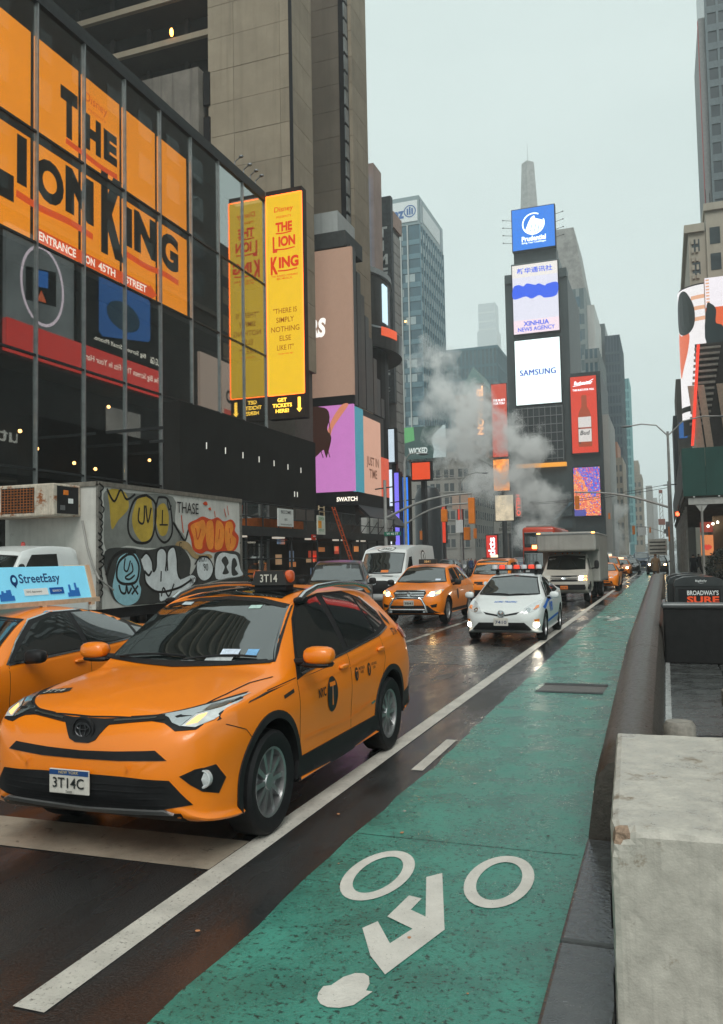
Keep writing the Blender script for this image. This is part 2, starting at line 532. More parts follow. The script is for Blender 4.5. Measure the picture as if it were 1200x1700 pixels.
for a in ((-1.80, 11.86, -.88, 11.96), (-1.77, 12.55, -.86, 12.71)):
    b = MB(); b.box(a[0], a[2], a[1], a[3] + .02, .006, .013); b.build('cover_frame', M_DKSTEEL, LANE)
strip('lane_joint', [(-2.1, -.6, 5.52), (-2.1, -.6, 5.526)], M_BLACK, .007, LANE)
random.seed(21)
for k in range(26):   # scraps of litter pressed onto the lane
    x, y = random.uniform(-2.4, -.7), random.uniform(3.1, 11)
    r = random.uniform(.006, .018)
    ground_poly('litter_scrap', [(x + r * random.uniform(.5, 1.2) * math.cos(q), y + r * random.uniform(.6, 1.6) * math.sin(q)) for q in (0, 1, 2.1, 3.1, 4.2, 5.2)], None, .011,
                mat('litter_%d' % (k % 3), ((.45, .40, .36), (.50, .22, .10), (.06, .05, .05))[k % 3], .6, var=.2))
# right-hand pavement: bed, kerb stones, slabs
M_SLAB = mat('wet_slab', (.045, .047, .046), .28, var=.35, scale=3, rvar=.16, bump=.15, bscale=60)
M_KERB = mat('granite_kerb', (.06, .062, .062), .17, var=.35, scale=9, rvar=.12, bump=.22, bscale=45)
b = MB(); b.box(-.40, 40, -6, 400, -.2, .075)
PAVE = tag(b.build('pavement', mat('pavement_bed', (.05, .052, .052), .25, var=.3, scale=2, rvar=.15)), kind='structure')
kb = MB().bevbox(-.15, .15, -.742, .742, -.1, .10, .02).mesh('kerb_stone')
y = 3.0
for k in range(-2, 2):
    y = 3.35 + 1.5 * k
    a, c = lane_right(y - .7), lane_right(y + .7)
    o = link('kerb_stone', kb, M_KERB, PAVE, ((a + c) / 2 + .165, y, 0), math.atan2(a - c, 1.4))
sl = MB().bevbox(-.39, .39, -.49, .49, -.06, .022, .008, 1).mesh('slab')
random.seed(8)
for i in range(4):
    for j in range(27):
        o = link('slab', sl, M_SLAB, PAVE, (.33 + .8 * i, 2.0 + j, .075 + random.uniform(0, .005)))
        o.rotation_euler = (random.uniform(-.004, .004), random.uniform(-.004, .004), 0)
# left-hand pavement
b = MB(); b.box(-60, -14.4, -10, 60, -.2, .15)
PAVL = tag(b.build('pavement_far_side', mat('pavement_grey', (.06, .06, .058), .35, var=.3, scale=2, rvar=.15)), kind='structure')

# ------------------------------------------------------------------ foreground block, barrier, bollards
M_CONC = mat('weathered_concrete', (.46, .43, .375), .42, var=.2, scale=9, bump=.14, bscale=120, streak=.28, rvar=.22, wear=((.22, .17, .115), 4.2, .575))
bm = bmesh.new()
bmesh.ops.create_cube(bm, size=1)
for v in bm.verts: v.co = Vector((v.co.x * .92, v.co.y * 1.76, v.co.z * .822 + .411))
bmesh.ops.subdivide_edges(bm, edges=bm.edges, cuts=30, use_grid_fill=True)
random.seed(4)
for v in bm.verts:
    c = v.co
    ax, ay, az = abs(abs(c.x) - .46) < 1e-4, abs(abs(c.y) - .88) < 1e-4, abs(c.z - .822) < 1e-4
    k = ax + ay + az
    if k >= 2:
        s_ = .006 + random.uniform(0, .003)
        if ax: c.x -= math.copysign(s_, c.x)
        if ay: c.y -= math.copysign(s_, c.y)
        if az: c.z -= s_
    if (c - Vector((-.46, -.88, .822))).length < .11:
        q = .11 - (c - Vector((-.46, -.88, .822))).length
        c += Vector((.5, .5, -.5)) * q * random.uniform(.25, .6)
    c += Vector((random.uniform(-.0006, .0006),) * 3)
me = bpy.data.meshes.new('block'); bm.to_mesh(me); bm.free()
BLK = thing('concrete_block', 'pale stained concrete block with a chipped corner, nearest at lower right', 'concrete block', (.19, 4.17, .0), R(-2.2))
BLK.rotation_euler[2] = R(2.2)
me.materials.append(M_CONC); me.materials.append(mat('raw_aggregate', (.30, .21, .15), .85, var=.4, scale=30, bump=.6, bscale=60))
for f in me.polygons:
    if (f.center - Vector((-.46, -.88, .822))).length < .075: f.material_index = 1
link('block', me, None, BLK, (0, 0, .078))
b = MB(); b.lathe([(.045, .9005), (.04, .904), (.026, .898), (.022, .882), (.001, .877)], (.11, -.25, 0), 20)
b.build('lifting_socket', mat('rusty_iron', (.10, .055, .035), .55, .5, var=.4, scale=40), BLK)
b = MB().lathe([(.001, .877), (.014, .882), (.014, .895), (.001, .896)], (.115, -.25, 0), 8); b.build('socket_bolt', M_CHROME, BLK)
for z0, z1 in ((.50, .63), (.14, .33)):
    b = MB(); b.box(-.468, -.452, -.80, -.74, z0, z1); b.build('corner_strip', M_BLACK, BLK)
M_BARR = mat('dark_granite', (.055, .046, .038), .38, var=.35, scale=26, bump=.25, bscale=70, rvar=.15, wear=((.028, .025, .022), 2.0, .58))
prof = [(-.23, .0), (-.225, .10), (-.185, .42), (-.145, .57), (-.09, .65), (-.01, .69), (.11, .69), (.18, .66), (.21, .58), (.22, .42), (.23, .0)]
ys = []
y = 5.55
while y < 52: ys.append(y); y += .3 if y < 14 else 1.0
BARR = thing('granite_barrier', 'low brown granite barrier with rounded top running along the green lane', 'barrier', (0, 0, 0))
for seg, (ya, yb) in enumerate(((5.6, 11.55), (11.57, 17.6), (17.62, 23.6), (23.62, 31.6), (31.62, 41.6), (41.62, 52))):
    v = []; f = []
    yy = [ya] + ([ya + .06, ya + .14, ya + .24] if seg == 0 else []) + [q for q in ys if ya + .3 < q < yb - .05] + [yb]
    n = len(prof)
    for i, q in enumerate(yy):
        xl = lane_right(q) + .02
        w = (-.085 - xl) / .46
        for j, (px_, pz_) in enumerate(prof):
            ez = pz_
            if seg == 0 and q - ya < .25: ez = pz_ * (1 - .16 * (1 - (q - ya) / .25) ** 2)
            v.append((xl + (px_ + .23) * w, q, .03 + ez))
    for i in range(len(yy) - 1):
        for j in range(n - 1): f.append((i * n + j, i * n + j + 1, (i + 1) * n + j + 1, (i + 1) * n + j))
    f.append(tuple(range(n))); f.append(tuple(range((len(yy) - 1) * n, len(yy) * n))[::-1])
    me = bpy.data.meshes.new('barrier'); me.from_pydata(v, [], f)
    bm = bmesh.new(); bm.from_mesh(me); bmesh.ops.recalc_face_normals(bm, faces=bm.faces); bm.to_mesh(me); bm.free()
    link('barrier_segment', me, M_BARR, BARR, smooth=True)
MB().box(-.07, -.005, 8.5, 34, .05, .112).build('kerb_sheen_strip', mat('painted_kerb_sheen', (.42, .43, .42), .2, var=.3, scale=8, wear=((.05, .05, .05), 12, .56)), PAVE)  # bright reflection along the wet kerb, put in as a pale coloured strip
def bollard(x, y, r, h, label, base=False):
    t = thing('bollard', label, 'bollard', (x, y, .09))
    b = MB().lathe([(r, 0), (r, h - .17), (r * 1.04, h - .165)], (0, 0, 0), 22); b.build('post', M_DKSTEEL, t, smooth=True)
    b = MB().lathe([(r * 1.08, h - .17), (r * 1.12, h - .13), (r * 1.1, h - .03), (r * .9, h), (.001, h + .004)], (0, 0, 0), 22)
    b.build('cap', mat('stone_cap', (.24, .22, .19), .5, var=.3, scale=14, bump=.3), t, smooth=True)
    if base:
        b = MB().blob((-.22, 0, .10), (.55, .5, .24), 14, 8, 2.6); b.build('base', M_BLACK, t, smooth=True)
bollard(.045, 6.45, .10, .62, 'round stone-capped bollard just behind the pale concrete block, nearer the granite barrier')
bollard(.56, 7.9, .14, .66, 'stone-capped bollard with black base behind the pale concrete block, cut by right edge', True)

# black planter box and litter bins beyond
t = thing('planter_box', 'large black box with rounded steel rim between the pale block and the bins', 'planter', (.62, 15.3, .09))
b = MB().bevbox(-.70, .95, -.62, .62, 0, .93, .03); b.build('box', mat('black_metal_box', (.012, .012, .012), .5, var=.3, scale=8), t)
b = MB().tube([(-.70, -.60, .955), (.95, -.60, .955)], .06, 10); b.tube([(-.68, -.6, .955), (-.68, .6, .955)], .05, 10); b.build('rim', mat('rim_steel', (.12, .125, .125), .35, .6, var=.2), t, smooth=True)
b = MB().box(-.6, .85, -.55, .55, .90, .935); b.build('soil', mat('soil', (.03, .022, .016), .9, var=.4, scale=30, bump=.6), t)
def bin_(x, y, lab, sx=1.0, txt=False):
    t = thing('litter_bin', lab, 'litter bin', (x, y, .09), 0, 'black litter bins behind the planter box')
    w = .57 * sx
    P = [(-w, 0), (w, 0), (w, 1.02), (w * .93, 1.12), (w * .6, 1.19), (0, 1.215), (-w * .6, 1.19), (-w * .93, 1.12), (-w, 1.02)]
    b = MB(); b.prism(P, lambda u, v, q: (u, q, v), -.4, .4); b.build('body', mat('bin_black', (.016, .018, .018), .35, var=.2, scale=6, coat=.3), t)
    b = MB(); b.prism([(u * 1.03, v + .025) for u, v in P[2:]] + [(-w * 1.03, 1.0), (w * 1.03, 1.0)][::1], lambda u, v, q: (u, q, v), -.43, .43); b.build('hood', mat('bin_hood', (.03, .034, .035), .3, var=.2, coat=.3), t)
    b = MB(); b.box(-w * .85, w * .85, -.415, -.402, .12, .93); b.build('panel', M_BLACK, t)
    if txt:
        text('bin_lettering', "BROADWAY'S", M_PRINT_W, (.08, -.416, .83), (1, 0, 0), (0, 0, 1), .72, .12, t, .02)
        text('bin_lettering', 'SURE', lamp('bin_orange', S(225, 80, 40), .15), (.08, -.416, .66), (1, 0, 0), (0, 0, 1), .74, .17, t, .035)
        text('bin_lettering', 'THING', MATS['bin_orange'], (.08, -.416, .47), (1, 0, 0), (0, 0, 1), .74, .15, t, .03)
        text('bin_maker', 'BigBelly', M_PRINT_W, (.05, -.434, 1.12), (1, 0, 0), (0, 0, 1), .26, .06, t, .01, .004)
        flat('bin_maker_mark', [(-.10, 1.08), (.0, 1.062), (.10, 1.08), (.0, 1.070)], M_PRINT_W, (.05, -.434, 0), (1, 0, 0), (0, 0, 1), t, .004)
bin_(.74, 22.6, "nearest black litter bin with white and orange lettering on its front", 1.0, True)
bin_(.62, 24.3, 'second black litter bin, just behind the lettered one')
bin_(.56, 26.2, 'farthest black litter bin of the row')
# ------------------------------------------------------------------ vehicles
def crom(pts, sub):
    out = []
    P = [Vector((p[0], p[1], 0)) for p in pts]
    for i in range(len(P) - 1):
        a, b, c, d = P[max(i - 1, 0)], P[i], P[i + 1], P[min(i + 2, len(P) - 1)]
        for k in range(sub):
            t = k / sub
            q = 0.5 * ((2 * b) + (c - a) * t + (2 * a - 5 * b + 4 * c - d) * t * t + (3 * b - a - 3 * c + d) * t ** 3)
            out.append((max(q.x, 0), q.y))
    out.append(pts[-1])
    return out

class Car:
    """Lofts a body shell from side and plan curves, then lays glass, lamps, seams and lettering on its surface."""
    def __init__(s, name, label, cat, L, K, paint, loc, wheels, wr=0.36, tw=0.22, track=0.8, rz=0.0, group=None, hi=True, arch=0.07, clad=None, alloy=None, spokes=10, well=True):
        s.L = L
        s.hi = hi
        s.root = thing(name, label, cat, loc, rz, group)
        F = {k: pch(v) for k, v in K.items()}
        st = [0, .012, .03, .055, .085, .12, .16, .21, .27, .34, .42] if hi else [0, .03, .085, .16, .27, .42]
        step = 0.075 if hi else 0.22
        ys = list(st)
        y = st[-1] + step
        while y < L - 0.5: ys.append(y); y += step
        ys += [L - t for t in reversed(st)]
        sub = 4 if hi else 2
        rows = []
        for y in ys:
            g = {k: f(y) for k, f in F.items()}
            zt, wr_, ze, zb, wb, wm, zm, ws, zs = (g[k] for k in ('zt', 'wr', 'ze', 'zb', 'wb', 'wm', 'zm', 'ws', 'zs'))
            pts = [(0, zt), (wr_ * .4, zt - (zt - ze) * .12), (wr_ * .75, zt - (zt - ze) * .48), (wr_ * .93, zt - (zt - ze) * .8), (wr_, ze - .006),
                   ((wr_ + wb) / 2 + .012, (ze + zb) / 2), (wb, zb), ((wb * .45 + wm * .55), zb - (zb - zm) * .3), (wm, zm), (wm * .985 + ws * .005, (zm + zs) / 2 + .04),
                   (ws, zs + .07), (ws - .05, zs), (0, zs)]
            rows.append(crom(pts, sub))
        n = len(rows[0])
        vs, fs = [], []
        for y, row in zip(ys, rows):
            for x, z in row: vs.append((x, y - L / 2, z))
            for x, z in row[-2:0:-1]: vs.append((-x, y - L / 2, z))
        m = 2 * n - 2
        for i in range(len(ys) - 1):
            for k in range(m):
                k2 = (k + 1) % m
                fs.append((i * m + k, i * m + k2, (i + 1) * m + k2, (i + 1) * m + k))
        fs.append(tuple(range(m))); fs.append(tuple(range((len(ys) - 1) * m, len(ys) * m))[::-1])
        me = bpy.data.meshes.new('body')
        me.from_pydata(vs, [], fs)
        bm = bmesh.new(); bm.from_mesh(me)
        bmesh.ops.remove_doubles(bm, verts=bm.verts, dist=1e-4)
        bmesh.ops.recalc_face_normals(bm, faces=bm.faces)
        bm.to_mesh(me)
        s.bvh = BVHTree.FromBMesh(bm)
        bm.free()
        me.materials.append(paint); me.materials.append(M_BLACK)
        s.body = link('body', me, None, s.root, smooth=True)
        s.wm = F['wm']
        # wheel wells
        if well:
            c = MB(); c.cur = 1
            for wy in wheels:
                for sg in (1, -1):
                    c.lathe([(0.001, -.32), (wr + arch, -.32), (wr + arch, .32), (0.001, .32)], (sg * (track + .12), wy - L / 2, wr + .01), 28 if hi else 16, 'x')
            cut = bpy.data.objects.new('well_cutter', c.mesh('well_cutter'))
            cut.data.materials.append(paint); cut.data.materials.append(M_BLACK)
            tmp = bpy.data.objects.new('shell', s.body.data)
            WORK.collection.objects.link(cut); WORK.collection.objects.link(tmp)
            md = tmp.modifiers.new('wells', 'BOOLEAN')
            md.operation = 'DIFFERENCE'; md.object = cut; md.solver = 'EXACT'
            WORK.view_layers[0].update()
            nm = bpy.data.meshes.new_from_object(tmp.evaluated_get(WORK.view_layers[0].depsgraph))
            bpy.data.objects.remove(tmp)
            s.body.data = nm
            nm.shade_smooth()
            try: nm.set_sharp_from_angle(angle=R(38))
            except Exception: pass
            bpy.data.objects.remove(cut)
        # wheels
        s.wheels = []
        rim_m = alloy or M_ALLOY
        for wy in wheels:
            for sg in (1, -1):
                e = bpy.data.objects.new('wheel', None)
                COL.objects.link(e); e.parent = s.root
                e.location = (sg * track, wy - L / 2, wr)
                e.scale = (sg, 1, 1)
                key = ('tyre', wr, tw, hi, spokes)
                if key not in WM:
                    t = MB(); rr = wr * .665
                    t.lathe([(rr, -tw * .42), (wr * .80, -tw * .5), (wr * .93, -tw * .5), (wr * .99, -tw * .40), (wr, -tw * .2), (wr, tw * .2), (wr * .99, tw * .40), (wr * .93, tw * .5), (wr * .80, tw * .5), (rr, tw * .42)], (0, 0, 0), 32 if hi else 16, 'x')
                    q = MB()
                    q.lathe([(rr * 1.0, -tw * .3), (rr * 1.0, tw * .42), (rr * .93, tw * .40), (rr * .90, tw * .1), (0.001, tw * .05)], (0, 0, 0), 32 if hi else 16, 'x')
                    q.lathe([(.001, tw * .36), (.055, tw * .36), (.065, tw * .3), (.065, tw * .05)], (0, 0, 0), 14, 'x')
                    for k in range(spokes):
                        a = 2 * math.pi * k / spokes
                        ca, sa = math.cos(a), math.sin(a)
                        h0, h1 = .015, .019 if spokes > 6 else .045
                        fn = lambda u, v, t_: (t_, u * ca - v * sa, u * sa + v * ca)
                        q.prism([(.04, -h0), (rr * .95, -h1), (rr * .95, h1), (.04, h0)], fn, tw * .14, tw * .33)
                    WM[key] = (t.mesh('tyre'), q.mesh('rim'))
                    pass
                link('tyre', WM[key][0], M_BLACK, e, smooth=True)
                link('rim', WM[key][1], rim_m, e, smooth=True)
                s.wheels.append(e)
        if clad:
            for wy in wheels:
                for sg in (1, -1):
                    a = wr + arch - .004; b = a + .055
                    pl = [(wy + b * math.cos(R(t)), wr + .01 + b * math.sin(R(t))) for t in range(-14, 195, 8)] + [(wy + a * math.cos(R(t)), wr + .01 + a * math.sin(R(t))) for t in range(194, -16, -8)]
                    s.patch('wheel_arch_trim', pl, 'L' if sg > 0 else 'R', clad, .012, th=.03)
    def cast(s, u, v, side):
        L = s.L
        if side == 'L': o, d = Vector((3, u - L / 2, v)), Vector((-1, 0, 0))
        elif side == 'R': o, d = Vector((-3, u - L / 2, v)), Vector((1, 0, 0))
        elif side == 'F': o, d = Vector((u, -6, v)), Vector((0, 1, 0))
        elif side == 'B': o, d = Vector((u, 6, v)), Vector((0, -1, 0))
        else: o, d = Vector((u, v - L / 2, 5)), Vector((0, 0, -1))
        h = s.bvh.ray_cast(o, d)
        return h[0], h[1], d
    def patch(s, name, poly, side, m, off=.004, th=.0, sp=None, parent=None):
        """Lay a polygon, given in side view (y, z), front view (x, z) or plan (x, y), on the body."""
        sp = sp or (.05 if s.hi else .14)
        pts, ed = [], []
        n0 = len(poly)
        for i in range(n0):
            a, b = poly[i], poly[(i + 1) % n0]
            k = max(1, int(math.hypot(b[0] - a[0], b[1] - a[1]) / sp))
            for j in range(k): pts.append(Vector((a[0] + (b[0] - a[0]) * j / k, a[1] + (b[1] - a[1]) * j / k)))
        nb = len(pts)
        x0, x1 = min(p.x for p in pts), max(p.x for p in pts); y0, y1 = min(p.y for p in pts), max(p.y for p in pts)
        def inside(x, y):
            c = False; j = nb - 1
            for i in range(nb):
                if (pts[i].y > y) != (pts[j].y > y) and x < (pts[j].x - pts[i].x) * (y - pts[i].y) / (pts[j].y - pts[i].y) + pts[i].x: c = not c
                j = i
            return c
        extra = []
        y = y0 + sp / 2
        while y < y1:
            x = x0 + sp / 2
            while x < x1:
                if inside(x, y): extra.append(Vector((x, y)))
                x += sp
            y += sp
        vv, ee, ff, *_ = delaunay_2d_cdt(pts + extra, [], [list(range(nb))], 1, 1e-5)
        co, ok, nr = [], [], []
        for p in vv:
            h, nn, d = s.cast(p.x, p.y, side)
            if h is None: co.append(Vector((0, 0, 0))); nr.append(Vector((0, 0, 1))); ok.append(False)
            else:
                if nn.dot(d) > 0: nn = -nn
                co.append(h + nn * off); nr.append(nn); ok.append(True)
        fs = [tuple(f) for f in ff if all(ok[i] for i in f)]
        bm = bmesh.new()
        bv = [bm.verts.new(c) for c in co]
        for f in fs:
            try: bm.faces.new([bv[i] for i in f])
            except ValueError: pass
        if th > 0:
            be = [e for e in bm.edges if len(e.link_faces) == 1]
            idx = {v: i for i, v in enumerate(bv)}
            low = {}
            for e in be:
                for v in e.verts:
                    if v not in low: low[v] = bm.verts.new(v.co - nr[idx[v]] * th)
            for e in be:
                a, b = e.verts
                try: bm.faces.new((a, b, low[b], low[a]))
                except ValueError: pass
        loose = [v for v in bm.verts if not v.link_faces]
        bmesh.ops.delete(bm, geom=loose, context='VERTS')
        bmesh.ops.recalc_face_normals(bm, faces=bm.faces)
        me = bpy.data.meshes.new(name); bm.to_mesh(me); bm.free()
        return link(name, me, m, parent or s.root, smooth=True)
    def both(s, name, poly, m, off=.004, th=0.0):
        return [s.patch(name, poly, sd, m, off, th) for sd in 'LR']
    def mirrored(s, name, poly, m, off=.004, th=0.0, side='F'):
        return [s.patch(name, [(k * x, z) for x, z in poly], side, m, off, th) for k in (1, -1)]
    def seam(s, pts, side, w=.007, m=None, name='panel_gap', off=.002, closed=False):
        """A thin line along the surface."""
        P = []
        for i in range(len(pts) - 1):
            a, b = pts[i], pts[i + 1]
            k = max(1, int(math.hypot(b[0] - a[0], b[1] - a[1]) / .05))
            for j in range(k): P.append((a[0] + (b[0] - a[0]) * j / k, a[1] + (b[1] - a[1]) * j / k))
        P.append(pts[-1])
        vs, fs = [], []
        for i, p in enumerate(P):
            a, b = P[max(i - 1, 0)], P[min(i + 1, len(P) - 1)]
            dx, dy = b[0] - a[0], b[1] - a[1]; q = math.hypot(dx, dy) or 1
            for sg in (1, -1):
                h, nn, d = s.cast(p[0] - dy / q * w / 2 * sg, p[1] + dx / q * w / 2 * sg, side)
                if h is None: h, nn = (Vector(vs[-1]) if vs else Vector((0, 0, 1))), Vector((0, 0, 0))
                vs.append(h + nn * off)
        for i in range(len(P) - 1): fs.append((2 * i, 2 * i + 1, 2 * i + 3, 2 * i + 2))
        me = bpy.data.meshes.new(name); me.from_pydata(vs, [], fs)
        return link(name, me, m or M_BLACK, s.root)
    def seams(s, pts, **k):
        for sd in 'LR': s.seam(pts, sd, **k)
    def letter(s, name, body, m, c, w, side, h=None, bold=0.0, off=.005, shear=0.0, parent=None):
        """Lettering laid on the surface; c is its centre in that view."""
        me = text_mesh(body, bold, 2, 0, shear)
        xs = [v.co.x for v in me.vertices]; ys = [v.co.y for v in me.vertices]
        cx, cy, tw, th = (min(xs) + max(xs)) / 2, (min(ys) + max(ys)) / 2, max(xs) - min(xs), max(ys) - min(ys)
        sx = w / tw; sy = h / th if h else sx
        for v in me.vertices:
            a, b = (v.co.x - cx) * sx, (v.co.y - cy) * sy
            if side == 'R': a = -a
            if side == 'T': a, b = a, b
            h_, nn, d = s.cast(c[0] + a, c[1] + b, side)
            v.co = (h_ + nn * off) if h_ else Vector((0, 0, 1))
        return link(name, me, m, parent or s.root)
    def part(s, name, mb, m, smooth=True, parent=None):
        """mb in car coordinates measured from the front bumper."""
        mb.v = [(x, y - s.L / 2, z) for x, y, z in mb.v]
        return mb.build(name, m, parent or s.root, smooth=smooth)
    def mirror(s, y, z, x, m, w=.24, h=.15, d=.13):
        for sg in (1, -1):
            b = MB()
            b.blob((sg * (x + w / 2), y, z), (w, d, h), 12, 8, 2.9)
            o = s.part('side_mirror', b, m)
            b = MB().tube([(sg * (x - .12), y + .05, z - h * .45), (sg * (x + .07), y + .02, z - h * .35)], .028, 8)
            s.part('mirror_stalk', b, M_DARKPL, parent=o)
            b = MB().blob((sg * (x + w / 2), y + d * .36, z), (w * .86, d * .42, h * .8), 10, 6, 3)
            s.part('mirror_glass', b, M_GLASSD, parent=o)
    def handles(s, lst, m, w=.19):
        for y, z in lst:
            for sg in (1, -1):
                x = s.cast(y, z, 'L')[0].x
                b = MB().blob((sg * (x + .012), y, z), (.05, w, .04), 8, 6, 3)
                s.part('door_handle', b, m)
    def plate(s, txt, z, col=None, w=.31, h=.155, x=0.0, top=None, bottom=None, tcol=None):
        p, nn, d = s.cast(x, z, 'F')
        y = p.y - .03
        b = MB().bevbox(x - w / 2, x + w / 2, y - .008, y + .006, z - h / 2, z + h / 2, .006)
        o = b.build('licence_plate', col or mat('plate_white', (.55, .52, .47), .5, var=.12, scale=25), s.root)
        text('plate_number', txt, tcol or M_PRINT_K, (x, y - .009, z - .006), (1, 0, 0), (0, 0, 1), w * .78, h * .42, o, .01)
        if top:
            flat('plate_band', [(-w / 2 + .004, h * .26), (w / 2 - .004, h * .26), (w / 2 - .004, h / 2 - .005), (-w / 2 + .004, h / 2 - .005)], mat('plate_blue', S(35, 70, 120), .5, var=.1), (x, y - .008, z), (1, 0, 0), (0, 0, 1), o, .0015)
            text('plate_state', top, mat('plate_gold', S(190, 170, 120), .5, var=0), (x, y - .008, z + h * .38), (1, 0, 0), (0, 0, 1), w * .5, h * .12, o, .01, .003)
        if bottom:
            text('plate_class', bottom, M_PRINT_K, (x, y - .008, z - h * .4), (1, 0, 0), (0, 0, 1), w * .16, h * .09, o, .01, .003)
        return o
WM = {}
WORK = bpy.data.scenes.new('workshop')   # scratch scene for cutting wheel wells
L_HEAD = lamp('headlamp_light', (1.0, .66, .28), 28.0)
L_HEADW = lamp('headlamp_white', (1.0, .88, .7), 36.0)
L_AMBER = lamp('amber_light', (1.0, .36, .06), 8.0)
L_TAIL = lamp('tail_light', (1.0, .10, .04), 4.0)

def profile(L, W, H, nose=.62, hood0=.82, cowl=(1.1, 1.0), roof0=(1.9, 1.42), roof1=(3.4, 1.42), tail=(4.3, 1.05), deck=.95, belt=(.93, 1.0), rw=.58, zs=.2, flat=False, roofc=.05, sill=.95):
    """Side and plan curves of an ordinary car from a few measures."""
    ym = (roof0[0] + roof1[0]) / 2
    mid = ((cowl[0] + roof0[0]) / 2, (cowl[1] + roof0[1]) / 2 + .02)
    zt = [(0, nose), (.03, nose + (hood0 - nose) * .45), (.09, nose + (hood0 - nose) * .75), (.22, hood0), ((.22 + cowl[0]) / 2 + .05, (hood0 + cowl[1]) / 2 + .02), cowl, mid, roof0, (ym, H), roof1, tail, (L - .06, deck), (L, deck - .18)]
    zt = sorted({round(a, 3): (a, b) for a, b in zt}.values())
    cz = lambda y: .03 if y < .22 else (.05 if y < roof1[0] else (.06 if y < tail[0] else .04))
    if flat:
        wr = [(0, W * .8), (.1, W * .88), (cowl[0], W * .92), (roof0[0], rw), (roof1[0], rw), (L, rw)]
    else:
        wr = [(0, W * .42), (.1, W * .66), (.3, W * .77), (cowl[0], W * .85), (roof0[0], rw + .02), (ym, rw), (roof1[0], rw * .95), (tail[0], W * .76), (L, W * .58)]
    bl = pch([(0, nose - .06), (.1, nose + .04), (.3, min(hood0, belt[0]) - .05), (cowl[0], belt[0] - .01), (ym, (belt[0] + belt[1]) / 2), (tail[0], belt[1] - .01), (L - .1, deck - .1), (L, deck - .28)])
    top = pch(zt)
    ze = [(a, b - cz(a) * (roofc / .05)) for a, b in zt]
    fz = pch(ze)
    zb = [(y, min(bl(y), fz(y) - .02)) for y in [0, .1, .3, cowl[0], ym, tail[0], L - .1, L]]
    p = [(0, .5), (.03, .66), (.08, .78), (.16, .87), (.3, .945), (.55, .985), (1.0, 1.0), (L - 1.0, 1.0), (L - .4, .975), (L - .15, .90), (L - .05, .80), (L, .68)]
    if flat: p = [(0, .86), (.03, .92), (.1, .96), (.3, .99), (.6, 1), (L - .2, 1), (L - .04, .98), (L, .94)]
    return dict(zt=zt, wr=wr, ze=ze, zb=zb, wb=[(a, b * W * .945) for a, b in p], wm=[(a, b * W) for a, b in p], zm=[(0, nose - .12), (.3, .62), (1.2, .68), (L - .6, .72), (L, .55)],
                ws=[(a, b * W * sill) for a, b in p], zs=[(0, zs + .2), (.04, zs + .12), (.12, zs + .04), (.4, zs), (L - .6, zs + .03), (L - .1, zs + .12), (L, zs + .22)])
def glaze(c, W, cowl, roof0, rw, ws_drop=.0, sides=(), trim=None):
    w = W * .80
    P = [(-w, cowl[1] + .03), (0, cowl[1] + .005), (w, cowl[1] + .03), (rw * .95, roof0[1] - .06), (0, roof0[1] - .015), (-rw * .95, roof0[1] - .06)]
    c.patch('windscreen', P, 'F', M_GLASSD, .006)
    c.seam(P + P[:1], 'F', .03, M_DARKPL, 'windscreen_seal', .007)
    for q in sides: c.both('side_window', q, M_GLASSD, .006)
def lights(c, poly, lit=None, spot=None, r=.05, lens=None):
    for sg in (1, -1):
        o = c.patch('headlamp', [(sg * x, z) for x, z in poly], 'F', lens or M_LENS, .006, .01)
        if lit and spot:
            c.patch('headlamp_bulb', ell(sg * spot[0], spot[1], r, r * .9, 14), 'F', lit, .012, parent=o)
# ------------------------------------------------------------------ buildings
def face_fn(face, pos):
    """Point on a wall face: a runs along it, z up, d stands proud of it."""
    if face == 'S': return lambda a, z, d: (a, pos - d, z)
    if face == 'E': return lambda a, z, d: (pos + d, a, z)
    return lambda a, z, d: (pos - d, a, z)
def slab(face, pos, a0, a1, z0, z1, d0, d1):
    f = face_fn(face, pos)
    p, q = f(a0, z0, d0), f(a1, z1, d1)
    return MB().box(min(p[0], q[0]), max(p[0], q[0]), min(p[1], q[1]), max(p[1], q[1]), z0, z1)
def instances(name, me, m, parent, pts):
    for p in pts: link(name, me, m, parent, p)
def pieces(name, m, parent, face, pos, cells, d0, d1):
    """One object per rectangle (a0, a1, z0, z1); alike sizes share a mesh."""
    cache = {}
    f = face_fn(face, pos)
    for a0, a1, z0, z1 in cells:
        key = (round(a1 - a0, 3), round(z1 - z0, 3))
        if key not in cache:
            w, h = (a1 - a0) / 2, (z1 - z0) / 2
            g = face_fn(face, 0)
            p, q = g(-w, -h, d0), g(w, h, d1)
            cache[key] = MB().box(min(p[0], q[0]), max(p[0], q[0]), min(p[1], q[1]), max(p[1], q[1]), -h, h).mesh(name)
        link(name, cache[key], m, parent, f((a0 + a1) / 2, (z0 + z1) / 2, 0))
def axes(face):
    return ((1, 0, 0), (0, 0, 1)) if face == 'S' else (((0, 1, 0), (0, 0, 1)) if face == 'E' else ((0, -1, 0), (0, 0, 1)))

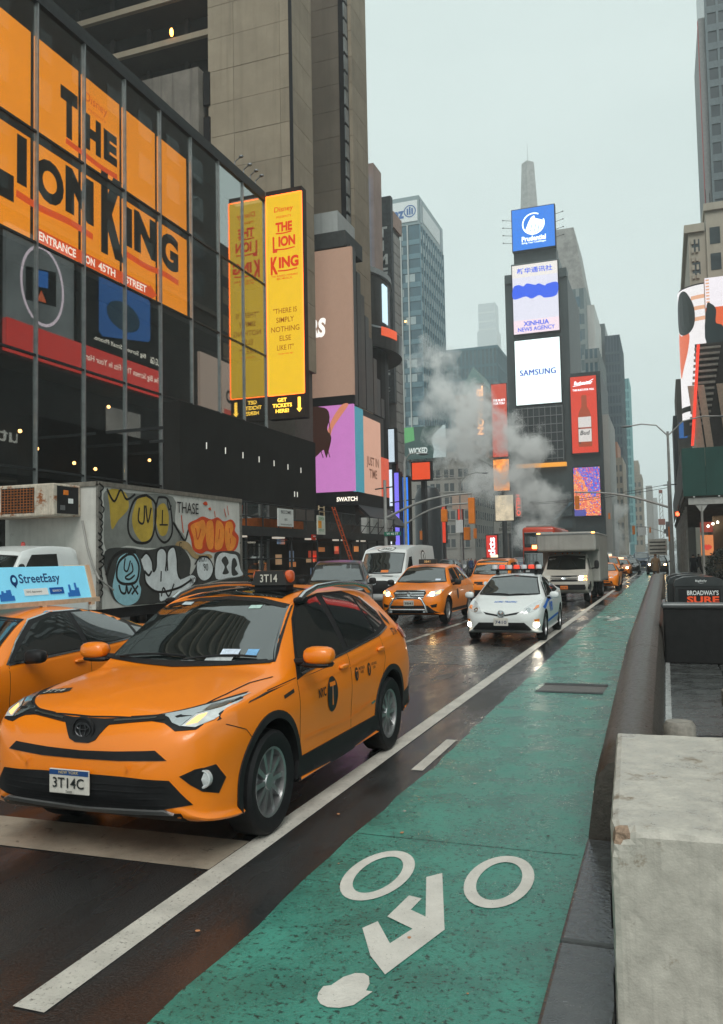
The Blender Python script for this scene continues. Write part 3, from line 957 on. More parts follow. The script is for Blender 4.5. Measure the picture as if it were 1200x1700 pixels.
def glass_mat(name, refl=.22, tint=(.45, .5, .5)):
    m = bpy.data.materials.new(name); m.use_nodes = True
    n, l = m.node_tree.nodes, m.node_tree.links
    n.clear()
    o = n.new('ShaderNodeOutputMaterial'); mx = n.new('ShaderNodeMixShader'); tr = n.new('ShaderNodeBsdfTransparent'); gl = n.new('ShaderNodeBsdfGlossy')
    lw = n.new('ShaderNodeLayerWeight'); lw.inputs['Blend'].default_value = .5
    pw = n.new('ShaderNodeMath'); pw.operation = 'POWER'; pw.inputs[1].default_value = 3.0
    mp = n.new('ShaderNodeMapRange'); mp.inputs['To Min'].default_value = refl; mp.inputs['To Max'].default_value = 1.0
    l.new(lw.outputs['Facing'], pw.inputs[0]); l.new(pw.outputs[0], mp.inputs['Value']); l.new(mp.outputs[0], mx.inputs['Fac'])
    tr.inputs['Color'].default_value = (*tint, 1)
    gl.inputs['Roughness'].default_value = .012
    gl.inputs['Color'].default_value = (.85, .9, .88, 1)
    l.new(tr.outputs[0], mx.inputs[1]); l.new(gl.outputs[0], mx.inputs[2]); l.new(mx.outputs[0], o.inputs['Surface'])
    return m

# --- the glass-fronted building with the orange posters
GB = thing('glass_building', 'dark glass-fronted building with orange musical posters behind its panes', 'building', (0, 0, 0))
M_FACG = glass_mat('facade_glass', .18, (.97, .97, .97))
M_MULL = mat('mullion_metal', (.30, .31, .31), .4, .7, var=.2, scale=3)
M_INT = mat('dark_interior', (.020, .021, .021), .7, var=.3, scale=1.5)
ZR = [.4, 5.0, 8.73, 12.46, 16.19, 20.9]
YC = [21.39 + 2.375 * k for k in range(-5, 8)]
MB().box(-40, -20.6, 9.4, 37.9, .15, 20.6).build('core', M_INT, GB)
for z in ZR[1:5]: MB().box(-20.55, -19.12, 9.5, 37.8, z - .22, z - .04).build('floor_slab', mat('slab_edge', (.05, .05, .048), .7, var=.2), GB)
MB().box(-40, -18.92, 9.3, 38.02, 20.92, 21.12).build('roof_edge', mat('roof_edge_dark', (.03, .033, .033), .5, var=.2), GB)
MB().box(-19.05, -18.90, 9.3, 38.02, 20.62, 20.9).build('parapet_rail', M_DKSTEEL, GB)
for k in range(len(YC) - 1):
    for j in range(5):
        MB().box(-19.02, -19.0, YC[k] + .05, YC[k + 1] - .05, ZR[j] + .04, ZR[j + 1] - .04).build('pane', M_FACG, GB)
for y in YC: MB().box(-19.06, -18.93, y - .03, y + .03, .4, 20.62).build('mullion', M_MULL, GB)
for z in ZR[1:5]:
    for k in range(len(YC) - 1): MB().box(-19.03, -18.95, YC[k] + .046, YC[k + 1] - .046, z - .035, z + .035).build('transom', M_DKSTEEL, GB)
MB().box(-40, -19, 38.0, 38.02, .15, 20.6).build('end_wall', mat('end_wall_dark', (.035, .037, .037), .6, var=.2), GB)
M_ORA = mat('poster_orange', S(235, 140, 25), .5, var=.07, scale=.35, emit=.84)
M_PBLK = mat('poster_black', S(30, 30, 26), .5, var=.1)
M_PRED = mat('poster_red', S(205, 75, 22), .5, var=.05, emit=.9)
M_PWHT = mat('poster_white', S(240, 232, 215), .5, var=.03, emit=.9)
PX = -19.16
PO = thing('poster_display', 'row of backlit orange posters for a musical behind the upper glass panes', 'poster', (0, 0, 0))
for k in range(3, 9):
    a0, a1 = YC[k] + .10, YC[k + 1] - .10
    if a0 > 30.5: continue
    MB().box(PX - .05, PX, a0, a1, 16.30, 19.60).build('poster_panel', M_ORA, PO)
    MB().box(PX - .05, PX, a0, a1, 12.58 if k < 8 else 12.58, 16.08).build('poster_panel', M_ORA, PO)
def fl(s_, y0, y1, z0, z1, m=M_PBLK, bold=.05, nm='poster_letter', off=.012, shear=0):
    text(nm, s_, m, (PX, (y0 + y1) / 2, (z0 + z1) / 2), (0, 1, 0), (0, 0, 1), y1 - y0, z1 - z0, PO, bold, off, 4, shear)
for s_, y0, y1, z0, z1 in (('T', 22.72, 23.62, 16.86, 18.62), ('H', 24.0, 24.92, 16.95, 18.28), ('E', 25.08, 25.88, 17.02, 18.20),
                           ('L', 19.2, 20.55, 13.5, 16.6), ('I', 20.68, 21.12, 14.22, 15.85), ('O', 21.5, 22.9, 14.12, 15.62), ('N', 22.98, 24.5, 14.2, 15.85),
                           ('K', 24.92, 26.32, 13.42, 16.55), ('I', 26.38, 26.82, 14.2, 15.75), ('N', 26.95, 28.45, 14.2, 15.85), ('G', 28.75, 30.1, 14.2, 15.75)):
    fl(s_, y0, y1, z0, z1, bold=.055 if s_ in 'OG' else .07)
def brush(P, w, m=M_PRED, off=.012): ribbon('poster_underline', P, w, m, (PX, 0, 0), (0, 1, 0), (0, 0, 1), PO, off)
brush([(23.0, 16.72), (23.9, 16.68), (24.9, 16.62), (25.9, 16.66)], .2); brush([(20.65, 13.86), (21.8, 13.80), (23.2, 13.88), (24.45, 13.80)], .24); brush([(26.45, 13.86), (27.8, 13.80), (29.0, 13.90), (30.1, 13.85)], .24)
flat('poster_banner', [(21.58, 12.62), (28.0, 12.62), (28.0, 12.52), (28.5, 12.84), (28.0, 13.16), (28.0, 13.06), (21.66, 13.08), (21.58, 12.98)], M_PRED, (PX, 0, 0), (0, 1, 0), (0, 0, 1), PO, .008)
for s_, y0, y1 in (('ENTRANCE', 21.68, 23.52), ('ON', 24.02, 24.55), ('45TH', 24.75, 25.75), ('STREET', 26.38, 27.75)): fl(s_, y0, y1, 12.70, 13.00, M_PWHT, .03, 'poster_lettering', .02)
fl('Disney', 24.0, 25.3, 18.62, 19.06, mat('poster_rust', S(215, 95, 30), .5, var=0, emit=.5), .0, 'poster_lettering', .012, .1); fl('PRESENTS', 24.2, 25.2, 18.42, 18.52, MATS['poster_rust'], .0, 'poster_lettering')
# faint warm lamps inside
L_WARM = lamp('warm_bulb', (1.0, .5, .15), 5.0)
for y, z in ((21.9, 6.4), (22.7, 5.9), (20.4, 6.8), (24.6, 5.6), (25.8, 5.5), (26.6, 8.0), (29.3, 6.2)):
    MB().blob((-20.1, y, z), (.13, .13, .13), 8, 6).build('ceiling_lamp', L_WARM, GB)
# rooftop floodlights and aerials
for y in (35.3, 36.2, 36.9, 37.5):
    b = MB().tube([(-19.2, y, 21.1), (-19.2, y, 21.55), (-18.95, y, 21.7)], .03, 6); b.blob((-18.85, y, 21.75), (.26, .2, .16), 8, 6)
    tag(b.build('floodlight', M_STEEL), 'grey floodlight bracket on the glass building roof edge beside the yellow sign', 'floodlight', 'rooftop floodlights')

# --- dark hoarding on the glass building
HD = thing('dark_hoarding', 'large blank black hoarding box above the scaffold beside the glass building', 'hoarding', (-17.2, 30.2, 0))
MB().box(1.05, 1.7, -5.8, 5.95, 4.32, 7.48).build('box', mat('hoarding_black', (.014, .0135, .012), .8, var=.25, scale=.6, streak=.2), HD)
for k in range(5): MB().box(-1.6, 1.04, -5.5 + 2.7 * k, -5.4 + 2.7 * k, 6.6, 6.7).build('tie_bar', M_DKSTEEL, HD)
for k in range(7): MB().box(1.705, 1.73, -4.1 + 1.38 * k, -4.07 + 1.38 * k, 6.0 - .02 * k, 6.24 - .02 * k).build('light_tick', lamp('tick_white', (.8, .78, .7), .35), HD)
for y in (3.45, 3.75): MB().box(1.705, 1.725, y, y + .05, 4.75, 4.98).build('light_tick', MATS['tick_white'], HD)

# --- the tall yellow sign
LS = thing('vertical_sign', 'tall glowing yellow sign for a musical on the corner of the glass building', 'sign', (-17.93, 38.15, 0))
MB().box(-1.02, 1.04, -.02, .55, 9.15, 21.15).build('case', mat('sign_case', (.03, .02, .016), .5, var=.2), LS)
M_YEL = screen('sign_yellow', S(236, 190, 38), .70)
MB().box(-.96, 1.0, -.05, -.021, 10.42, 20.82).build('panel', M_YEL, LS)
L_RED = lamp('red_neon', (1.0, .16, .02), 2.2)
for x in (-1.0, 1.035): MB().box(x - .025, x + .025, -.07, -.02, 10.38, 20.86).build('neon_edge', L_RED, LS)
for z in (10.38, 20.86): MB().box(-.97, 1.005, -.07, -.02, z - .025, z + .025).build('neon_edge', L_RED, LS)
M_SRED = mat('sign_red', S(190, 55, 25), .5, var=0, emit=.55)
M_SORG = mat('sign_orange', S(150, 85, 20), .5, var=0, emit=.35)
def ls(s_, z, w, h, m=M_SRED, bold=.05, x=.02, shear=0, nm='sign_lettering'): text(nm, s_, m, (x, -.05, z), (1, 0, 0), (0, 0, 1), w, h, LS, bold, .008, 4, shear)
ls('Disney', 20.05, 1.1, .36, M_SRED, .01, shear=.1); ls('PRESENTS', 19.68, .85, .12, M_SRED, .005)
ls('THE', 19.15, .95, .5); ls('L', 18.25, .26, .85, x=-.5); ls('ION', 18.38, .95, .55, x=.18); ls('K', 17.15, .42, .95, x=-.55); ls('ING', 17.27, 1.12, .6, x=.27)
for z, w, x in ((18.83, .9, 0), (17.98, 1.0, .12), (16.85, 1.1, .2)): ribbon('sign_underline', [(x - w / 2, z), (x, z - .03), (x + w / 2, z + .02)], .07, M_SRED, (0, -.05, 0), (1, 0, 0), (0, 0, 1), LS, .008)
ls('THE AWARD-WINNING\nBEST MUSICAL', 16.5, 1.5, .26, M_SRED, .01)
for k, s_ in enumerate(('"THERE IS', 'SIMPLY', 'NOTHING', 'ELSE', 'LIKE IT"')): ls(s_, 14.75 - .48 * k, (1.35, 1.0, 1.6, .65, .95)[k], .28, M_SORG, .008)
ls('THE NEW YORK TIMES', 12.5, .85, .07, M_SRED, .01)
L_GET = lamp('tickets_light', S(255, 200, 70), 1.4)
for k, s_ in enumerate(('GET', 'TICKETS', 'HERE!')): text('ticket_lettering', s_, L_GET, (-.22, -.03, 10.12 - .28 * k), (1, 0, 0), (0, 0, 1), (.52, 1.1, .75)[k], .2, LS, .03, .01)
flat('ticket_arrow', [(.66, 10.2), (.82, 10.2), (.82, 9.62), (.90, 9.62), (.74, 9.42), (.58, 9.62), (.66, 9.62)], L_GET, (0, -.03, 0), (1, 0, 0), (0, 0, 1), LS, .01)

# --- concrete hotel tower behind
M_CONCT = mat('tower_concrete', (.30, .25, .185), .75, var=.12, scale=.25, streak=.22, bump=.1, bscale=2)
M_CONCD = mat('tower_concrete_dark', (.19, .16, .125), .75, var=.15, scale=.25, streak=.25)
HT = thing('concrete_tower', 'beige concrete hotel tower rising behind the glass building', 'building', (0, 0, 0))
CTV = [mat('tower_concrete_%d' % i, (.30 * q, .25 * q, .185 * q), .75, var=.14, scale=.5, streak=.3, bump=.1, bscale=3) for i, q in enumerate((.92, 1.0, 1.07))]
random.seed(2)
M_SEAM = mat('panel_joint', (.12, .105, .09), .8, var=.1)
# slab A: panels as pieces
for k in range(10):
    z0 = 14 + 4.4 * k
    for q in (0, 1):
        for a0, a1 in ((-26.9, -25.05), (-25.03, -21.75), (-21.73, -20.95)):
            slab('S', 46.0, a0, a1, z0 + .015 + 2.2 * q, z0 + 2.185 + 2.2 * q, -.35, random.choice((0, .012))).build('panel', random.choice(CTV), HT)
        slab('E', -20.93, 46.02, 49.2, z0 + .015 + 2.2 * q, z0 + 2.185 + 2.2 * q, -.3, 0).build('panel', random.choice(CTV), HT)
MB().box(-26.85, -21.2, 46.3, 49.1, 0, 58).build('shaft', M_SEAM, HT)
for z in (0,): slab('E', -20.9, 45.95, 46.0, 14, 58, -.2, .02).build('corner_joint', M_BLACK, HT)
# dark bays with light sills
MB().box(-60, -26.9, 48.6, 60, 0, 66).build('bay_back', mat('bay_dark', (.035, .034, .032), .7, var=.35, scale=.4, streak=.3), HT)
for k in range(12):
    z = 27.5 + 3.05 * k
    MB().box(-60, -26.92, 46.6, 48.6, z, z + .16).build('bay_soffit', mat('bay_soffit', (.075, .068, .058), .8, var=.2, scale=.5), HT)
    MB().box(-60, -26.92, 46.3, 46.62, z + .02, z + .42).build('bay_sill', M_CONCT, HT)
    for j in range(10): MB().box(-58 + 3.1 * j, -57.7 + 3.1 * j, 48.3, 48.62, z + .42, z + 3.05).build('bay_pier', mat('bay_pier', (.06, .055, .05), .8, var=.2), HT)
MB().box(-33.4, -27.3, 45.4, 47.5, 20, 34.0).build('stair_block', mat('stained_concrete', (.20, .18, .155), .8, var=.25, scale=.6, streak=.75), HT)
for z in (25.0, 28.6, 31.6): MB().box(-27.2, -26.75, 45.85, 46.0, z, z + 2.2).build('slot_window', M_BLACK, HT)
MB().blob((-29.8, 46.2, 37.4), (.25, .25, .6), 8, 6).build('bay_lamp', L_AMBER, HT)
# slab B, farther back
for k in range(13):
    z0 = 12 + 4.4 * k
    for q in (0, 1):
        slab('S', 61.0, -27.0, -23.5, z0 + .015 + 2.2 * q, z0 + 2.185 + 2.2 * q, -.3, 0).build('panel', M_CONCD, HT)
        slab('E', -22.52, 61.3, 64.9, z0 + .015 + 2.2 * q, z0 + 2.185 + 2.2 * q, -.3, 0).build('panel', random.choice(CTV), HT)
    for j in range(3):
        slab('E', -22.9, 60.55, 61.25, z0 + .1 + 1.45 * j, z0 + 1.3 + 1.45 * j, -.05, .05).build('strip_window', mat('strip_glass', (.22, .24, .24), .12, var=.4, scale=.4), HT)
MB().box(-26.9, -22.85, 61.3, 64.8, 0, 69).build('shaft', M_SEAM, HT)
MB().box(-23.5, -22.92, 60.9, 61.3, 0, 69).build('shaft_corner', M_BLACK, HT)

# --- the billboard building on the next corner
BB = thing('billboard_building', 'dark corner building carrying large advertising screens beside the yellow sign', 'building', (0, 0, 0))
M_DKB = mat('dark_cladding', (.035, .036, .034), .4, .2, var=.35, scale=.5, streak=.3)
MB().box(-40, -19.62, 52.4, 53.3, .15, 23.6).build('front_block', M_DKB, BB); MB().box(-40, -19.64, 53.3, 58.9, .15, 12.4).build('block', M_DKB, BB)
MB().box(-40, -19.85, 52.05, 55.5, 23.4, 24.5).build('roof_box', mat('roof_box_dark', (.05, .055, .055), .6, var=.2), BB)
MB().box(-40, -20.6, 52.6, 56, 24.5, 26.2).build('plant_room', mat('plant_room', (.40, .42, .41), .6, var=.1, scale=.5, streak=.3), BB)
for k in range(8):
    y0 = 52.5 + .8 * k
    slab('E', -19.6, y0, y0 + .74, 12.45, 23.3 - 1.35 * k, 0, .06 + .02 * (k % 2)).build('cladding_panel', mat('cladding_%d' % (k % 3), ((.045, .05, .052), (.035, .036, .034), (.06, .052, .045))[k % 3], .3, .3, var=.5, scale=.4, streak=.5), BB)
t = thing('billboard', 'tall taupe billboard with white letters RS above the purple screen', 'billboard', (-21.3, 52.2, 0))
MB().box(-3.0, 1.88, -.12, .1, 13.05, 23.3).build('panel', mat('taupe_screen', S(150, 122, 105), .5, var=.03, emit=.45), t)
MB().box(-3.0, 1.88, -.15, .1, 12.42, 13.03).build('lower_band', M_BLACK, t)
text('billboard_lettering', 'RS', lamp('bb_white', S(225, 222, 215), .8), (-.75, -.12, 17.9), (1, 0, 0), (0, 0, 1), 1.3, 1.35, t, .05, .01, 4, .15)
t = thing('screen', 'purple screen showing long hair and a raised arm, on the corner building', 'screen', (-21.3, 52.1, 0))
MB().box(-4.0, 1.84, -.1, .1, 6.5, 12.4).build('panel', screen('purple_screen', S(178, 112, 172), .85), t)
M_SKIN = screen('print_skin', S(205, 130, 100), .7); M_HAIR = screen('print_hair', S(58, 36, 28), .6)
flat('print_arm', smooth_poly([(.05, 9.6), (.25, 10.7), (.9, 11.6), (1.5, 12.38), (1.0, 12.38), (.3, 11.5), (-.1, 10.6), (-.3, 9.8)]), M_SKIN, (0, -.1, 0), (1, 0, 0), (0, 0, 1), t, .008)
flat('print_hair', smooth_poly([(-2.2, 12.35), (-.3, 12.3), (.1, 11.6), (-.1, 10.8), (.2, 10.2), (-.05, 9.2), (-.2, 8.9), (-.4, 9.4), (-1.2, 8.9), (-2.4, 9.6), (-2.6, 11)]), M_HAIR, (0, -.1, 0), (1, 0, 0), (0, 0, 1), t, .012)
for x in (-.5, -.25, 0): ribbon('print_hair_strand', [(x, 11.6), (x + .12, 10.6), (x - .1, 9.6), (x + .08, 8.85)], .06, M_HAIR, (0, -.1, 0), (1, 0, 0), (0, 0, 1), t, .016)
flat('print_shoulder', smooth_poly([(-3.2, 9.2), (-1.8, 10.6), (-1.2, 11.4), (-.9, 10.8), (-1.2, 9.4), (-2.4, 8.2)]), M_SKIN, (0, -.1, 0), (1, 0, 0), (0, 0, 1), t, .010)
t = thing('screen', 'narrow teal screen strip wrapping the corner beside the purple screen', 'screen', (-19.5, 53, 0))
MB().box(-.1, .02, -.95, .95, 6.3, 12.3).build('panel', screen('teal_screen', S(62, 135, 150), .75), t)
t = thing('screen', 'beige advertising screen receding along the side street wall, right of teal strip', 'screen', (-19.5, 55.8, 0))
MB().box(-.1, .02, -1.8, 1.85, 5.1, 11.9).build('panel', screen('beige_screen', S(195, 150, 128), .75), t)
text('screen_lettering', 'JUST IN\nTIME', mat('brown_print', S(110, 75, 60), .5, var=0, emit=.4), (.02, 0, 8.4), (0, 1, 0), (0, 0, 1), 2.6, 1.5, t, .02, .01)
t = thing('screen', 'red advertising strip beyond the beige screen', 'screen', (-19.5, 58.6, 0))
MB().box(-.1, .02, -.85, .9, 4.6, 9.4).build('panel', screen('red_strip', S(205, 85, 60), .7), t)
# canopy with lettering under the screens
t = thing('shop_canopy', 'dark canopy with white lettering under the purple screen', 'canopy', (-20.5, 55, 0))
MB().box(-4, 1.25, -3.1, 3.8, 5.55, 6.42).build('fascia', M_BLACK, t)
b = MB(); b.prism([(1.25, 5.55), (2.6, 4.25), (2.6, 4.10), (1.25, 5.3)], lambda u, v, q: (u, q, v), -3.0, 3.8); b.build('awning', M_DARKPL, t)
text('canopy_lettering', 'SWATCH', M_PWHT, (.5, -3.1, 5.95), (1, 0, 0), (0, 0, 1), 1.5, .3, t, .03, .01)

# --- round dark building with a disc
t = thing('round_building', 'dark drum-shaped building with projecting ring behind the billboard building', 'building', (-33.4, 81, 0))
for k in range(22):
    a0, a1 = R(-120 + 10 * k), R(-120 + 10 * k + 9.4)
    b = MB(); b.lathe([(7.0, 24), (7.0, 30.8), (6.8, 30.8), (6.8, 24)], (0, 0, 0), 3, 'z', a0, a1); b.build('drum_panel', mat('drum_dark', (.028, .026, .022), .45, .2, var=.35, scale=.6), t)
MB().lathe([(6.9, 30.8), (7.25, 30.9), (7.2, 31.5), (6.6, 31.7), (.1, 31.7)], (0, 0, 0), 48).build('drum_rim', mat('rim_grey', (.26, .28, .28), .5, var=.2), t)
MB().lathe([(6.7, 0), (6.7, 31)], (0, 0, 0), 40).build('core', M_BLACK, t)
MB().lathe([(6.6, 23.4), (8.2, 23.0), (8.3, 24.9), (8.0, 25.2), (6.6, 25.0)], (0, 0, 0), 56).build('ring', mat('ring_dark', (.05, .055, .055), .35, .3, var=.2), t)
MB().lathe([(8.31, 24.2), (8.32, 25.1)], (0, 0, 0), 8, 'z', R(-25), R(-5)).build('ring_screen', screen('ring_orange', S(220, 90, 55), .8), t)
MB().box(6.9, 7.05, -1.2, .2, 26.2, 30.2).build('edge_light', lamp('pale_strip', S(190, 215, 225), .8), t)
t = thing('light_strip', 'thin vertical blue light strip beside the concrete tower', 'light strip', (-30.9, 88, 0))
MB().box(-.18, .18, -.2, .2, 34.0, 46).build('tube', lamp('blue_strip', S(70, 175, 235), 1.1), t)
MB().box(-.9, .9, .2, 3, 0, 47.5).build('mast', mat('pinkish_wall', (.30, .22, .19), .7, var=.2, scale=.3), t)

# --- tall vertical lettered sign and its building
t = thing('vertical_sign', 'tall dark sign with stacked pale letters left of the blue glass tower', 'sign', (-31.0, 94, 0))
MB().box(-1.15, 1.15, 0, .8, 20.5, 46.0).build('case', mat('sign_slate', (.035, .042, .045), .5, var=.5, scale=2.5), t)
M_SIGNL = mat('sign_pale', (.34, .36, .35), .5, var=.1)
for k, s_ in enumerate('TIMES'): text('sign_letter', s_, M_SIGNL, (0, 0, 41.6 - 1.7 * k), (1, 0, 0), (0, 0, 1), .4 if s_ == 'I' else 1.3, 1.3, t, .04, .02)
for k, s_ in enumerate('SQUARE'): text('sign_letter', s_, M_SIGNL, (0, 0, 33.1 - 1.7 * k), (1, 0, 0), (0, 0, 1), 1.3, 1.3, t, .04, .02)
text('sign_letter', 'NYC', M_SIGNL, (.1, 0, 22.2), (1, 0, 0), (0, 0, 1), 1.0, .5, t, .02, .02)
t = thing('brick_building', 'grey building with fine masonry courses beside the tall lettered sign', 'building', (-34.4, 104, 0))
M_GB2 = mat('grey_masonry', (.30, .29, .275), .75, var=.2, scale=.6, streak=.3)
MB().box(-8, 3.9, -7.5, -4.6, 0, 43).build('wall', mat('masonry_joint', (.12, .115, .11), .8, var=.2), t)
pieces('masonry_course', M_GB2, t, 'E', 3.9, [(-7.45, -4.65, 10 + 1.25 * k, 11.17 + 1.25 * k) for c in range(1) for k in range(26)], 0, .12)
MB().box(-8.2, 4.2, -7.8, -4.4, 43, 45).build('cornice', mat('pink_cornice', (.36, .26, .22), .7, var=.2), t)

# --- scaffold shed along the far pavement
SH = thing('pavement_shed', 'black scaffold shed over the far pavement below the blank hoarding', 'scaffold', (0, 0, 0))
def bar(p, q, r=.035, nm='bar', m=M_DKSTEEL, par=SH): return MB().tube([p, q], r, 6).build(nm, m, par)
MB().box(-18.9, -15.4, 24.5, 48, 3.0, 3.22).build('deck', M_BLACK, SH)
MB().box(-15.46, -15.36, 24.5, 48, 2.92, 3.3).build('deck_edge', mat('deck_edge', (.03, .032, .032), .5, var=.3), SH)
for k in range(17):
    y = 24.6 + 1.45 * k
    bar((-15.42, y, 3.25), (-15.42, y, 4.25 if y > 30 else 4.3), .03, 'guard_post')
    if k % 2 == 0: bar((-15.5, y, .15), (-15.5, y, 3.0), .05, 'leg')
    bar((-15.42, y, 3.28), (-15.42, min(48, y + 1.4), 4.0), .02, 'brace') if k > 8 else None
for z in (3.7, 4.25): bar((-15.4, 24.6, z), (-15.4, 48, z), .025, 'guard_rail')
for z in (1.2, 2.0, 2.75): bar((-15.55, 24.6, z), (-15.55, 48, z), .028, 'ledger')
for k in range(9):
    y = 25.4 + 2.9 * k
    bar((-17.4, y, .15), (-17.4, y, 3.0), .04, 'leg')
    bar((-15.55, y, 2.0), (-17.4, y, 2.0), .025, 'cross_bar')
for k in range(5): MB().box(-16.6, -16.2, 30 + 3.6 * k, 30.5 + 3.6 * k, 2.9, 2.98).build('deck_lamp', lamp('shed_lamp', (1, .9, .75), .35), SH)
MB().box(-22, -19.05, 38.3, 52.2, .15, 4.1).build('shop_wall', mat('shop_wall', (.05, .042, .035), .6, var=.4, scale=.6), SH)
random.seed(12)
for k in range(16):
    y = 38.8 + random.uniform(0, 12); z = random.uniform(.8, 3.2)
    MB().box(-19.05, -18.98, y, y + random.uniform(.4, 1.2), z, z + random.uniform(.2, .6)).build('shop_display', lamp('shop_%d' % (k % 4), ((1, .35, .1), (.9, .55, .3), (.85, .12, .06), (.25, .35, .5))[k % 4], .16), SH)
for k in range(5): MB().box(-15.9, -15.5, 43.2 + .95 * k, 44.0 + .95 * k, 3.3, 4.2).build('mesh_panel', mat('pale_panel', (.42, .42, .40), .6, var=.2), SH)
MB().box(-17.5, -16.3, 31.6, 36.4, 3.25, 3.75).build('orange_sheet', mat('orange_sheet', (.55, .14, .03), .6, var=.3, scale=2), SH)
def notice(y0, y1, z0, z1, col, label, txt, tc=M_PRINT_K):
    t = thing('notice_board', label, 'sign', (-15.3, (y0 + y1) / 2, 0))
    MB().box(-.03, .03, -(y1 - y0) / 2, (y1 - y0) / 2, z0, z1).build('board', col, t)
    for s_, z, w, h in txt: text('notice_lettering', s_, tc, (.03, 0, z), (0, 1, 0), (0, 0, 1), w, h, t, .01, .006)
    return t
notice(31.55, 33.05, 3.36, 4.12, mat('notice_white', (.60, .61, .58), .5, var=.05), 'white notice board hung on the scaffold under the black hoarding', (('BECOME', 3.98, 1.0, .14), ('EST.', 3.66, .3, .09), ('OPEN DURING CONSTRUCTION', 3.45, 1.1, .05)))
n_ = notice(35.75, 36.65, 3.1, 4.0, mat('notice_pale', (.55, .56, .48), .5, var=.1), 'narrow green and orange notice beside the ladders', (('OPEN', 3.85, .6, .15), ('45TH ST', 3.3, .6, .12)), mat('notice_green', (.05, .28, .12), .5))
MB().box(.031, .036, -.4, .0, 3.4, 3.75).build('notice_patch', mat('notice_orange', (.75, .30, .03), .5), n_)
n_ = notice(35.1, 35.5, 2.83, 3.08, M_RED, 'small red sign on the scaffold deck edge', (('DANGER', 3.0, .3, .06),), M_PRINT_W)
def ladder(label, p0, p1, w, col, nr):
    t = thing('ladder', label, 'ladder', (0, 0, 0))
    a, b_ = Vector(p0), Vector(p1); d = Vector((0, w / 2, 0))
    for sg in (1, -1): MB().tube([a + d * sg, b_ + d * sg * .85], .035, 5).build('rail', col, t)
    for k in range(nr):
        q = a + (b_ - a) * ((k + .6) / nr)
        MB().tube([q - d * .95, q + d * .95], .02, 5).build('rung', col, t)
M_LADO = mat('ladder_orange', (.62, .11, .03), .5, var=.15); M_LADY = mat('ladder_pale', (.50, .38, .24), .5, var=.15)
ladder('long orange ladder leaning against the scaffold', (-15.1, 40.2, 1.2), (-15.2, 37.55, 4.45), .42, M_LADO, 13)
ladder('pale step ladder standing on the scaffold deck', (-15.5, 36.75, 3.24), (-15.5, 36.75, 4.5), .75, M_LADY, 6)
ladder('small orange ladder at the back of the scaffold deck', (-16.2, 29.7, 3.24), (-16.2, 29.9, 4.2), .4, M_LADO, 5)
# ------------------------------------------------------------------ the square beyond
def tower(name, label, x0, x1, y0, y1, z1, mw, mp=None, fs=None, fe=None, z0=0.0, cap=None, floor=3.4):
    """A tower with proud piers and spandrels; fs / fe = (columns, pier width, spandrel height)."""
    t = thing(name, label, 'building', ((x0 + x1) / 2, (y0 + y1) / 2, 0))
    cx, cy = (x0 + x1) / 2, (y0 + y1) / 2
    MB().box(x0 - cx, x1 - cx, y0 - cy, y1 - cy, 0, z1).build('wall', mw, t)
    mp = mp or mw
    n = int((z1 - z0) / floor)
    for face, pos, a0, a1, q in (('S', y0 - cy, x0 - cx, x1 - cx, fs), ('E', x1 - cx, y0 - cy, y1 - cy, fe)):
        if not q: continue
        nc, pw, sh = q
        if pw > 0:
            st = (a1 - a0) / nc
            pieces('pier', mp, t, face, pos, [(max(a0, a0 + st * k - pw / 2), min(a1, a0 + st * k + pw / 2), z0, z1) for k in range(nc + 1)], 0, .28)
        if sh > 0:
            pieces('spandrel', mp, t, face, pos, [(a0, a1, z0 + floor * k, z0 + floor * k + sh) for k in range(n)], 0, .16)
    if cap: MB().box(x0 - cx - .3, x1 - cx + .3, y0 - cy - .3, y1 - cy + .3, z1, z1 + cap).build('parapet', mp, t)
    return t, cx, cy
M_BGL = mat('blue_glass', (.038, .095, .125), .12, var=.3, scale=.08, spec=.8)
M_BPIER = mat('blue_grey_frame', (.12, .205, .24), .5, var=.15, scale=.2)
M_PALEF = mat('pale_frame', (.42, .45, .44), .5, var=.1, scale=.2)
# the blue glass tower with a name board
t, cx, cy = tower('glass_tower', 'tall blue-grey office tower with a white name board on top', -67, -54, 193, 216, 84, M_BGL, M_BPIER, (8, .0, 1.25), (10, .55, .0), 8, None, 3.55)
pieces('white_fin', M_PALEF, t, 'S', 193 - cy, [(a, a + .28, 4, 84) for a in (-61.6 - cx + 0, -58.9 - cx, -57.1 - cx, -64 - cx)], .16, .6)
pieces('window', mat('tower_window', (.30, .36, .37), .15, var=.3, scale=.3), t, 'E', -54 - cx, [(193 - cy + .6 + 2.3 * c, 193 - cy + 1.95 + 2.3 * c, 38 + 3.55 * k, 39.9 + 3.55 * k) for c in range(10) for k in range(13)], 0, .1)
random.seed(17)
pieces('window_blind', mat('pale_blind', (.33, .40, .41), .3, var=.2, scale=.3), t, 'S', 193 - cy, [(-66.5 - cx + 2.9 * c, -64.1 - cx + 2.9 * c, 9.4 + 3.55 * k, 11.3 + 3.55 * k) for c in range(4) for k in range(21) if random.random() < .5], 0, .1)
MB().box(-6.7, 6.6, -11.7, 11.6, 84, 91.2).build('crown', mat('crown_grey', (.20, .26, .275), .4, var=.1), t)
MB().box(-6.0, 6.2, -11.95, -11.7, 84.8, 90.0).build('name_board', mat('name_board_white', (.62, .65, .65), .5, var=.05), t)
text('name_lettering', 'Allianz', mat('name_blue', (.05, .13, .32), .5, var=0), (-1.3, -11.95, 87.2), (1, 0, 0), (0, 0, 1), 8.2, 2.8, t, .04, .05)
